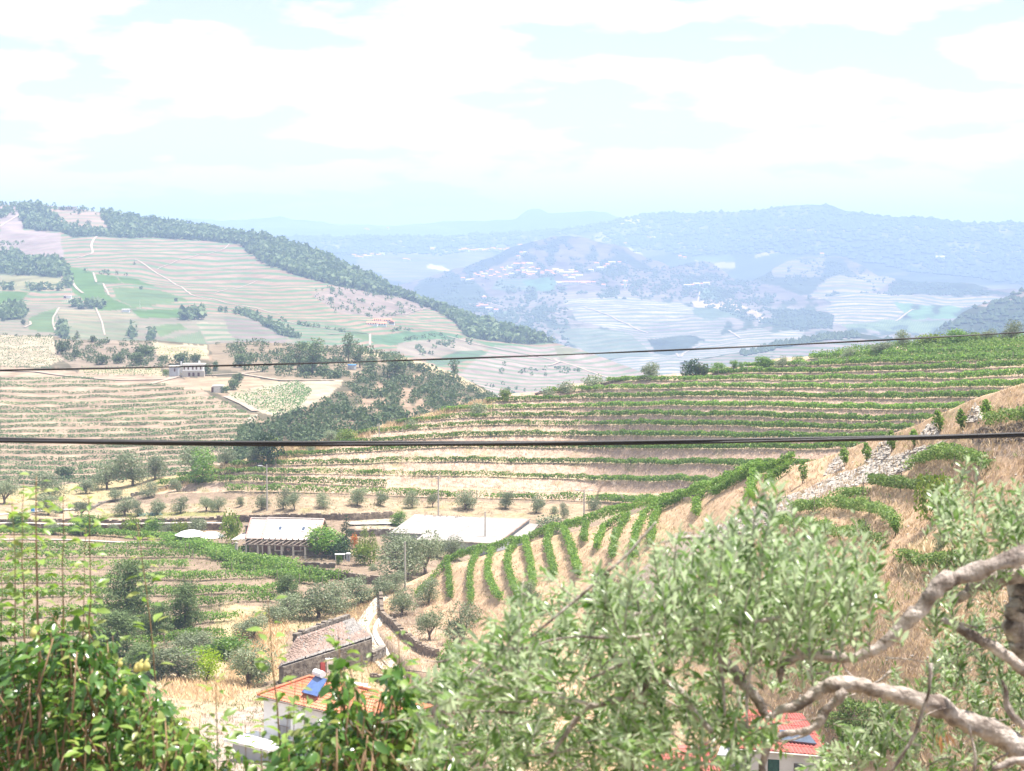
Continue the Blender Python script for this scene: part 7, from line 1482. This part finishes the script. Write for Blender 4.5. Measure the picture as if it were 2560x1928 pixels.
# ---- the olive tree at the right
TB = np.array([3.3, 8.4, -9.2]); OT = empty("olive_tree", TB, label="old olive tree close by with pale gnarled limbs and silvery leaves, at right", cat="olive tree")
def add(mb, nm, mat, root, base, sm=True):
    o_ = mb.build(nm, mat, root, smooth=sm); o_.data.transform(Matrix.Translation(-Vector(base))); return o_
mb = MB(); tp = np.array([TB + [0, 0, -.5], TB + [.1, 0, 1.5], TB + [-.1, .1, 3.5], TB + [-.15, .1, 5.5], TB + [-.25, 0, 6.8], TB + [-.3, -.1, 7.6]]); mb.tube(tp, [.5, .4, .32, .28, .24, .2], 14, .1); add(mb, "trunk", M_OBARK, OT, TB)
LIMBS = [([(2900, 1330, 8.2), (2680, 1345), (2560, 1379), (2478, 1422), (2403, 1441), (2345, 1470), (2306, 1520), (2262, 1560), (2205, 1617), (2150, 1643), (2101, 1648), (2026, 1632), (1981, 1646), (1954, 1662), (1951, 1705)], 7.6, [26, 22, 20, 22, 17, 14, 15, 12, 6]),
         ([(2950, 2050, 8.6), (2700, 1960, 8.3), (2560, 1888), (2497, 1839), (2403, 1801), (2328, 1767), (2252, 1741), (2177, 1722), (2120, 1711), (2071, 1716), (2041, 1733), (1988, 1767), (1951, 1775), (1915, 1800)], 7.9, [34, 30, 26, 22, 20, 18, 14, 9]),
         ([(2112, 1728), (2079, 1760), (2049, 1801), (2026, 1828), (1985, 1832), (1951, 1839), (1918, 1862), (1906, 1918), (1900, 1980)], 7.8, [13, 12, 12, 8, 8, 9, 9]),
         ([(1590, 1650), (1629, 1676), (1680, 1622), (1724, 1606), (1753, 1609), (1794, 1641), (1830, 1677), (1864, 1715), (1898, 1756), (1915, 1790)], 7.3, [5, 7, 8, 10, 13, 14, 13, 10]),
         ([(1616, 1676), (1648, 1700), (1699, 1720), (1740, 1790), (1780, 1830)], 7.2, [8, 9, 8, 6]), ([(1629, 1672), (1604, 1736), (1566, 1742), (1534, 1755), (1500, 1762), (1461, 1771), (1420, 1828), (1391, 1869), (1370, 1910)], 7.1, [9, 8, 7, 7, 5, 4]),
         ([(2720, 1250, 9), (2560, 1430, 8.8), (2556, 1489), (2540, 1530), (2540, 1570), (2562, 1625), (2600, 1700), (2680, 1800)], 8.6, [26, 30, 32, 34, 30]), ([(2328, 1541), (2384, 1564), (2433, 1590), (2497, 1628), (2560, 1677), (2700, 1760, 8.6)], 8.3, [9, 12, 14, 16, 18]),
         ([(2370, 1515), (2381, 1507), (2403, 1489), (2441, 1466), (2480, 1450), (2535, 1443), (2640, 1420, 8.9)], 8.5, [6, 11, 14, 20, 26, 26]), ([(1530, 1600), (1534, 1596), (1556, 1558), (1594, 1533), (1642, 1539), (1699, 1520), (1760, 1500), (1820, 1520)], 7.0, [3, 4, 5, 4, 3]),
         ([(1150, 1720), (1160, 1704), (1223, 1641), (1255, 1622), (1318, 1622), (1380, 1600), (1450, 1590), (1560, 1600), (1700, 1575), (1800, 1570), (1950, 1545)], 6.9, [2, 3, 3, 3, 4, 5, 6]), ([(1320, 1600), (1468, 1475), (1560, 1395), (1619, 1330), (1640, 1305)], 6.8, [3, 4, 3, 2]),
         ([(1640, 1360), (1709, 1344), (1760, 1344), (1800, 1352), (1840, 1375)], 6.9, [2, 5, 5, 3]), ([(1985, 1480), (1998, 1500), (2018, 1515)], 7.2, [5, 6, 6]), ([(1795, 1520), (1792, 1580), (1796, 1640), (1810, 1720), (1812, 1790)], 6.9, [4, 4, 5, 3]), ([(1960, 1590), (1985, 1615), (2000, 1630)], 7.4, [6, 7, 8]),
         ([(2328, 1660), (2320, 1740), (2290, 1830), (2250, 1900), (2220, 1940)], 7.5, [4, 5, 5, 3]), ([(2420, 1810), (2440, 1900), (2430, 1960)], 7.7, [3, 4, 3]), ([(2560, 1820), (2520, 1780), (2515, 1730), (2505, 1700)], 7.9, [8, 9, 6, 3]), ([(2480, 1928), (2520, 1905), (2560, 1900), (2640, 1905)], 7.4, [7, 9, 12]),
         ([(1880, 1650), (1870, 1700), (1866, 1800), (1870, 1850)], 7.0, [5, 5, 4, 3]), ([(1470, 1700), (1510, 1680), (1560, 1660), (1600, 1655)], 7.0, [3, 4, 5, 6]), ([(1300, 1760), (1350, 1740), (1410, 1745), (1470, 1760)], 7.0, [2, 3, 4, 5]), ([(1490, 1250), (1500, 1215), (1530, 1200), (1560, 1250)], 6.6, [1.5, 2, 1.5])]
LP = []
for pts, D, r in LIMBS:
    mb = MB(); LP.append(limb(mb, pts, D, r)); add(mb, "branch", M_OBARK, OT, TB)
QA, QB = poly_pts([(1120, 1640), (1400, 1520), (1700, 1560), (1900, 1620), (1960, 1760), (1850, 1900), (1150, 1920)], 80), poly_pts([(1950, 1620), (2300, 1560), (2560, 1560), (2560, 1900), (2000, 1900)], 80)
for q_ in range(70):
    u, v = (QA if q_ % 3 else QB)[q_]
    a_ = rng.uniform(-.9, .5) + (PI if rng.random() < .6 else 0); L_ = rng.uniform(60, 190); w_ = rng.normal(0, .5)
    pts = [(u + math.cos(a_ + w_ * t) * L_ * t, v + math.sin(a_ + w_ * t * 1.6) * L_ * t * .8) for t in np.linspace(0, 1, 5)]; r_ = rng.uniform(1.6, 4.2)
    mb = MB(); limb(mb, pts, rng.uniform(6.9, 7.9) if q_ % 3 else rng.uniform(7.8, 9), [r_, r_ * .8, r_ * .4], 6, .15, 3); add(mb, "small_branch", M_OBARK, OT, TB)
for a, b, r in ((tp[5], P2(2900, 1330, 8.2), .14), (tp[4], P2(2950, 2050, 8.6), .2), (tp[5], P2(2720, 1250, 9.0), .13), (tp[4], P2(2680, 1800, 8.6), .16), (tp[4], P2(2700, 1760, 8.6), .1), (tp[5], P2(2640, 1420, 8.9), .1)):
    mb = MB(); m = (a + b) / 2 + [0.15, 0, .2]; mb.tube([a, m, b], [r * 1.3, r, r * .8], 9, .1); add(mb, "branch", M_OBARK, OT, TB)
SH_V, SH3, SH4 = leaf_shape(0.145, 0.25, 0.10)
REG = [([(1530, 1800), (1700, 1840), (1860, 1870), (1890, 1928), (1880, 1990), (1530, 1990)], 42, 'mix', (6.3, 7.6)),
       ([(1800, 1780), (1900, 1790), (1960, 1850), (1880, 1880), (1800, 1850)], 12, 'mix', (6.6, 7.4)),
       ([(1560, 1410), (1600, 1340), (1700, 1310), (1790, 1265), (1850, 1300), (1890, 1250), (1925, 1205), (1960, 1270), (2000, 1240), (2050, 1265), (2100, 1340), (2160, 1300), (2200, 1385), (2250, 1370), (2280, 1420), (2220, 1440), (2150, 1480), (2000, 1510), (1850, 1540), (1700, 1570), (1560, 1560), (1490, 1510)], 175, 'up', (6.3, 7.6)),
       ([(1640, 1420), (1760, 1340), (2060, 1340), (2120, 1500), (1980, 1560), (1700, 1560)], 95, 'up', (7.5, 8.6)),
       ([(1220, 1560), (1310, 1500), (1400, 1450), (1520, 1480), (1600, 1570), (1650, 1640), (1600, 1760), (1540, 1928), (1130, 1928), (1100, 1860), (1140, 1780), (1200, 1700), (1200, 1620)], 230, 'mix', (6.9, 9.2)), ([(1210, 1560), (1240, 1500), (1290, 1490), (1330, 1520), (1300, 1600)], 8, 'up', (6.5, 7)),
       ([(2400, 1150), (2430, 1120), (2480, 1200), (2560, 1160), (2600, 1200), (2600, 1370), (2470, 1390), (2420, 1380), (2370, 1300), (2330, 1220), (2360, 1190)], 60, 'up', (7.8, 9.0)), ([(2300, 1580), (2400, 1500), (2560, 1480), (2600, 1860), (2400, 1790), (2280, 1720), (2200, 1690), (2230, 1640)], 85, 'up', (8.6, 9.8)),
       ([(1980, 1850), (2050, 1880), (2150, 1800), (2300, 1810), (2420, 1860), (2560, 1940), (2560, 1990), (2060, 1990), (2040, 1900)], 55, 'mix', (8.0, 9.2)), ([(1540, 1720), (1760, 1690), (1880, 1780), (1780, 1840), (1600, 1880), (1500, 1928), (1520, 1800)], 64, 'mix', (6.9, 8.8)),
       ([(1150, 1610), (1250, 1570), (1360, 1650), (1300, 1760), (1140, 1760)], 12, 'side', (6.4, 6.8)), ([(1780, 1260), (1840, 1240), (1930, 1190), (1950, 1260), (1820, 1300)], 8, 'up', (6.6, 7.2)),
       ([(1960, 1650), (2120, 1660), (2100, 1700), (2000, 1760), (1930, 1720)], 9, 'mix', (8.0, 9.0)), ([(1440, 1430), (1540, 1370), (1600, 1380), (1500, 1470)], 8, 'up', (6.6, 7.2)), ([(1050, 1680), (1150, 1660), (1160, 1760), (1090, 1880), (1040, 1928)], 14, 'mix', (6, 7)), ([(2290, 1420), (2400, 1400), (2330, 1470)], 8, 'up', (7.8, 8.4))]
LPn, LR, LS = [], [], []; tw = MB(); allL = np.concatenate(LP)
for poly, n, mode, (da_, db_) in REG:
    for (u, v) in poly_pts(poly, n):
        D = rng.uniform(da_, db_); L = rng.uniform(.14, .34); c = P2(u, v, D)
        d = {'up': np.array([rng.normal(0, .35), rng.normal(0, .4), 1.0]), 'mix': np.array([rng.normal(-.1, .6), rng.normal(0, .5), rng.uniform(-.7, 1.0)]), 'side': np.array([-1.0, rng.normal(0, .3), rng.uniform(-.1, .6)])}[mode]; d /= np.linalg.norm(d)
        c = c - np.array([0, 0, L * .5 if mode == 'up' else 0.0]); bend = rng.normal(0, .35, 3); m = 9 + int(L * 30); t = np.linspace(0, 1, m); p = c + np.outer((t - .5) * L, d) + np.outer(t * t * L * .5, bend * .6)
        tw.tube(p[::3], np.linspace(.0028, .0012, len(p[::3])), 4)
        tg = np.gradient(p, axis=0); tg /= np.linalg.norm(tg, axis=1, keepdims=True); s = np.cross(tg, rand_dirs(1)); s /= np.linalg.norm(s, axis=1, keepdims=True); s2 = np.cross(tg, s); al = (np.arange(m) % 2)[:, None]
        side = s * (1 - al) + s2 * al
        for sg in (-1, 1):
            dirs = tg * rng.uniform(.5, 1.1, (m, 1)) + sg * side * rng.uniform(.5, 1.0, (m, 1)) + rng.normal(0, .15, (m, 3)); keep = rng.random(m) < .86
            LPn.append(p[keep]); LR.append(frames(dirs[keep], rng.normal(0, .7, keep.sum()))); LS.append(rng.uniform(.036, .068, keep.sum()) * (1.0 - .35 * (t[keep] > .85)))
add(tw, "twigs", M_OBARK, OT, TB)['kind'] = 'stuff'
LPn, LR, LS = np.concatenate(LPn), np.concatenate(LR), np.concatenate(LS)
place_leaves(OT, TB, LPn, LR, LS, (SH_V, SH3, SH4), M_OLEAF)
dp = np.array([P2(u, v, 7.3) for u, v in [(2345, 1830), (2352, 1836), (2360, 1828), (2368, 1835), (2352, 1850)]]); 
for i_, (q, dx) in enumerate(zip(dp, (-.15, -.02, .4, .8, .1))):
    o1 = mesh_np("dry_leaf", SH_V, [SH4, SH3], M_DRYL if 'M_DRYL' in globals() else globals().setdefault('M_DRYL', surf("dry_leaf_orange", (0.55, 0.30, 0.13), (0.45, 0.22, 0.09), 8, .7)), OT, smooth=True)
    R_ = frames(np.array([[dx, 0, -1.0]]), np.array([.3]))[0] * .06; o1.matrix_local = Matrix(np.vstack([np.hstack([R_, (q - TB)[:, None]]), [0, 0, 0, 1]]).tolist())

# ---- pear trees at the left and at the bottom
PV, P3_, P4_ = leaf_shape(0.27, 0.22, 0.30)
def pear(name, base, label, stems, masses, fruits, D0, nleafobj=300, crownline=None):
    base = np.array(base, float); root = empty(name, base, label=label, cat="pear tree")
    mb = MB(); mb.tube([base + [0, 0, -.4], base + [.05, 0, 1.5], base + [0, .05, 3.2]], [.13, .11, .09], 9, .08); add(mb, "trunk", M_PBARK, root, base)
    P1, R1, S1, P2_, R2_, S2_ = [], [], [], [], [], []
    for (pts, D, r0, lush) in stems:
        P_ = np.array(pts, float); L = np.concatenate([[0], np.cumsum(np.hypot(*np.diff(P_, axis=0).T))]); n = max(10, int(L[-1] / 16)); s = np.linspace(0, L[-1], n)
        u, v = np.interp(s, L, P_[:, 0]) + 2.5 * fbm(s / 60, s * 0 + P_[0, 0], 12, 2), np.interp(s, L, P_[:, 1]); p = P2(u, v, D); f = s / L[-1]
        mb = MB(); mb.tube(p, np.maximum(r0 * .6 * (1 - f * .75), .9) * D / FOC, 7, .08); add(mb, "shoot", M_PBARK, root, base)
        m = max(5, int(L[-1] / 9 * lush)); tt = np.sort(rng.random(m)); q = np.stack([np.interp(tt, f, p[:, k]) for k in range(3)], 1); a = np.arange(m) * 2.4 + rng.normal(0, .4, m)
        dirs = np.stack([np.cos(a), np.sin(a), rng.uniform(-.25, .9, m)], 1); sz = rng.uniform(.045, .082, m) * np.where(tt > .9, .7, 1)
        q = q + dirs * .03; young = tt > .35
        P1.append(q[~young]); R1.append(frames(dirs[~young], rng.normal(0, .4, (~young).sum()))); S1.append(sz[~young]); P2_.append(q[young]); R2_.append(frames(dirs[young], rng.normal(0, .4, young.sum()))); S2_.append(sz[young])
    st = MB()
    for poly, n, (d0, d1), yf in masses:
        uv = poly_pts(poly, n); D = rng.uniform(d0, d1, len(uv)); q = P2(uv[:, 0], uv[:, 1], D)
        cx = np.mean(np.array(poly), 0); out = np.stack([(uv[:, 0] - cx[0]) / 220.0 + rng.normal(0, .5, len(uv)), -.35 + rng.normal(0, .5, len(uv)), rng.uniform(-.95, .35, len(uv))], 1)
        yg = rng.random(len(uv)) < yf; sz = rng.uniform(.044, .08, len(uv)); R = frames(out, rng.normal(0, .5, len(uv)))
        P1.append(q[~yg]); R1.append(R[~yg]); S1.append(sz[~yg]); P2_.append(q[yg]); R2_.append(R[yg]); S2_.append(sz[yg] * .85)
        for i in range(0, len(uv), 7):
            a = q[i]; b = a + np.array([rng.normal(0, .08), rng.normal(0, .08), -.22 - .1 * rng.random()]); st.tube([a, (a + b) / 2 + rng.normal(0, .015, 3), b], [.003, .004, .006], 4)
    if st.n: add(st, "twigs", M_PBARK, root, base)['kind'] = 'stuff'
    cc = lambda a: np.concatenate(a)
    P1, R1, S1, P2_, R2_, S2_ = cc(P1), cc(R1), cc(S1), cc(P2_), cc(R2_), cc(S2_)
    no = int(nleafobj * len(P1) / (len(P1) + len(P2_)))
    place_leaves(root, base, P1, R1, S1, (PV, P3_, P4_), M_PLEAF, no); place_leaves(root, base, P2_, R2_, S2_, (PV, P3_, P4_), M_PYLEAF, nleafobj - no, "young_foliage", "young_leaf")
    for (u, v, rp) in fruits:
        c = P2(u, v, D0 - .45); r = rp * D0 / FOC; mb = MB(); mb.tube([c + [0, 0, -r * 1.1], c + [0, 0, -r * .75], c, c + [0, 0, r * .75], c + [0, 0, r * 1.3], c + [.01, 0, r * 1.9]], [r * .3, r * .8, r, r * .7, r * .35, .003], 10); add(mb, "fruit", M_FRUIT, root, base)
    return root
pear("pear_tree", [-1.9, 9.3, -9.5], "tall pear tree close by at the left, long upright shoots and glossy leaves",
     [([(102, 1990), (100, 1700), (92, 1500), (88, 1300), (92, 1192)], 8.6, 9, 1.3), ([(150, 1990), (165, 1800), (180, 1690), (170, 1600)], 8.5, 7, .8), ([(45, 1760), (38, 1600), (40, 1450), (30, 1250)], 8.9, 4, 1.0), ([(75, 1760), (62, 1600), (55, 1400), (58, 1205)], 8.8, 5, 1.0), ([(170, 1760), (158, 1600), (158, 1400), (160, 1232)], 8.9, 5, 1.0),
      ([(232, 1800), (222, 1640), (226, 1450), (222, 1240)], 8.8, 5, 1.1), ([(196, 1800), (207, 1600), (212, 1400), (214, 1320)], 9.0, 4, .9), ([(400, 1900), (390, 1720), (380, 1600), (362, 1440), (342, 1310)], 8.9, 5, .8), ([(8, 1800), (3, 1600), (6, 1480), (4, 1400)], 9.0, 4, .9), ([(290, 1860), (284, 1760), (287, 1640), (283, 1590)], 8.7, 5, 1.0),
      ([(138, 1700), (142, 1600), (140, 1540)], 8.8, 4, 1.0), ([(330, 1900), (328, 1760), (325, 1660)], 8.8, 4, 1.0), ([(420, 1990), (425, 1850), (430, 1780)], 8.6, 4, 1.4), ([(545, 1990), (543, 1850), (540, 1700)], 8.5, 4, 1.3), ([(505, 1990), (498, 1880), (500, 1790)], 8.5, 3, 1.3), ([(350, 1990), (352, 1850), (348, 1770)], 8.3, 4, 1.5), ([(215, 1990), (213, 1860), (214, 1800)], 8.3, 4, 1.0),
      ([(612, 1990), (615, 1880), (612, 1800)], 8.4, 3, 1.2), ([(465, 1990), (470, 1900), (466, 1840)], 8.4, 3, 1.4)],
     [([(-60, 1660), (60, 1610), (150, 1570), (230, 1600), (290, 1650), (330, 1680), (390, 1720), (430, 1780), (470, 1860), (500, 2000), (-60, 2000)], 2500, (8.4, 9.6), .12), ([(120, 1520), (240, 1540), (300, 1620), (230, 1660), (120, 1640)], 70, (8.7, 9.2), .35), ([(-60, 1700), (150, 1640), (300, 1700), (360, 1830), (330, 2000), (-60, 2000)], 900, (9.6, 10.3), .0),
      ([(380, 1740), (440, 1780), (520, 1860), (560, 2000), (330, 2000), (330, 1900)], 420, (8.1, 8.8), .6), ([(500, 1880), (580, 1860), (640, 1900), (640, 2000), (500, 2000)], 60, (8.3, 8.6), .7)],
     [(83, 1583, 9), (312, 1730, 9), (352, 1668, 10), (366, 1666, 10), (341, 1672, 8), (300, 1660, 7)], 8.9)
pear("pear_tree", [-0.75, 8.2, -9.3], "pear tree at the bottom centre with two leafy spires against the white house",
     [([(720, 1990), (700, 1880), (692, 1760), (680, 1650), (672, 1500)], 8.2, 6, .8), ([(862, 1990), (866, 1800), (852, 1680), (846, 1575)], 8.0, 6, 1.6), ([(1010, 1990), (1002, 1800), (998, 1700), (996, 1590)], 8.0, 6, 1.6), ([(770, 1990), (765, 1860), (758, 1760), (754, 1690)], 8.3, 4, .9), ([(908, 1990), (905, 1850), (905, 1760), (906, 1640)], 8.3, 4, 1.0), ([(740, 1990), (735, 1870), (732, 1780), (738, 1700)], 8.2, 3, .9),
      ([(660, 1990), (655, 1900), (650, 1820)], 8.1, 4, .8), ([(1030, 1990), (1034, 1880), (1028, 1790)], 7.8, 5, 1.4), ([(1115, 1990), (1118, 1880), (1116, 1800)], 7.8, 4, 1.4), ([(960, 1990), (957, 1880), (960, 1800)], 7.9, 4, 1.4), ([(690, 1980), (712, 1860), (722, 1760)], 8.0, 3, .8)],
     [([(840, 1640), (870, 1650), (905, 1740), (925, 1830), (880, 1900), (810, 1840), (815, 1740)], 170, (7.8, 8.4), .25), ([(985, 1660), (1015, 1650), (1040, 1720), (1055, 1800), (1030, 1850), (960, 1840), (955, 1740)], 190, (7.8, 8.4), .2),
      ([(700, 1880), (760, 1810), (820, 1800), (900, 1860), (960, 1830), (1040, 1830), (1130, 1860), (1180, 2000), (680, 2000)], 1000, (7.6, 8.7), .45), ([(640, 1930), (720, 1870), (760, 2000), (640, 2000)], 70, (7.8, 8.4), .5), ([(820, 1780), (1040, 1760), (1080, 1990), (800, 1990)], 260, (8.7, 9.2), .05)],
     [], 8.2)
for o_ in list(bpy.data.objects):
    if o_.parent is not None and o_.name.split('.')[0] in ('stones', 'gable_stones'): o_['kind'] = 'stuff'
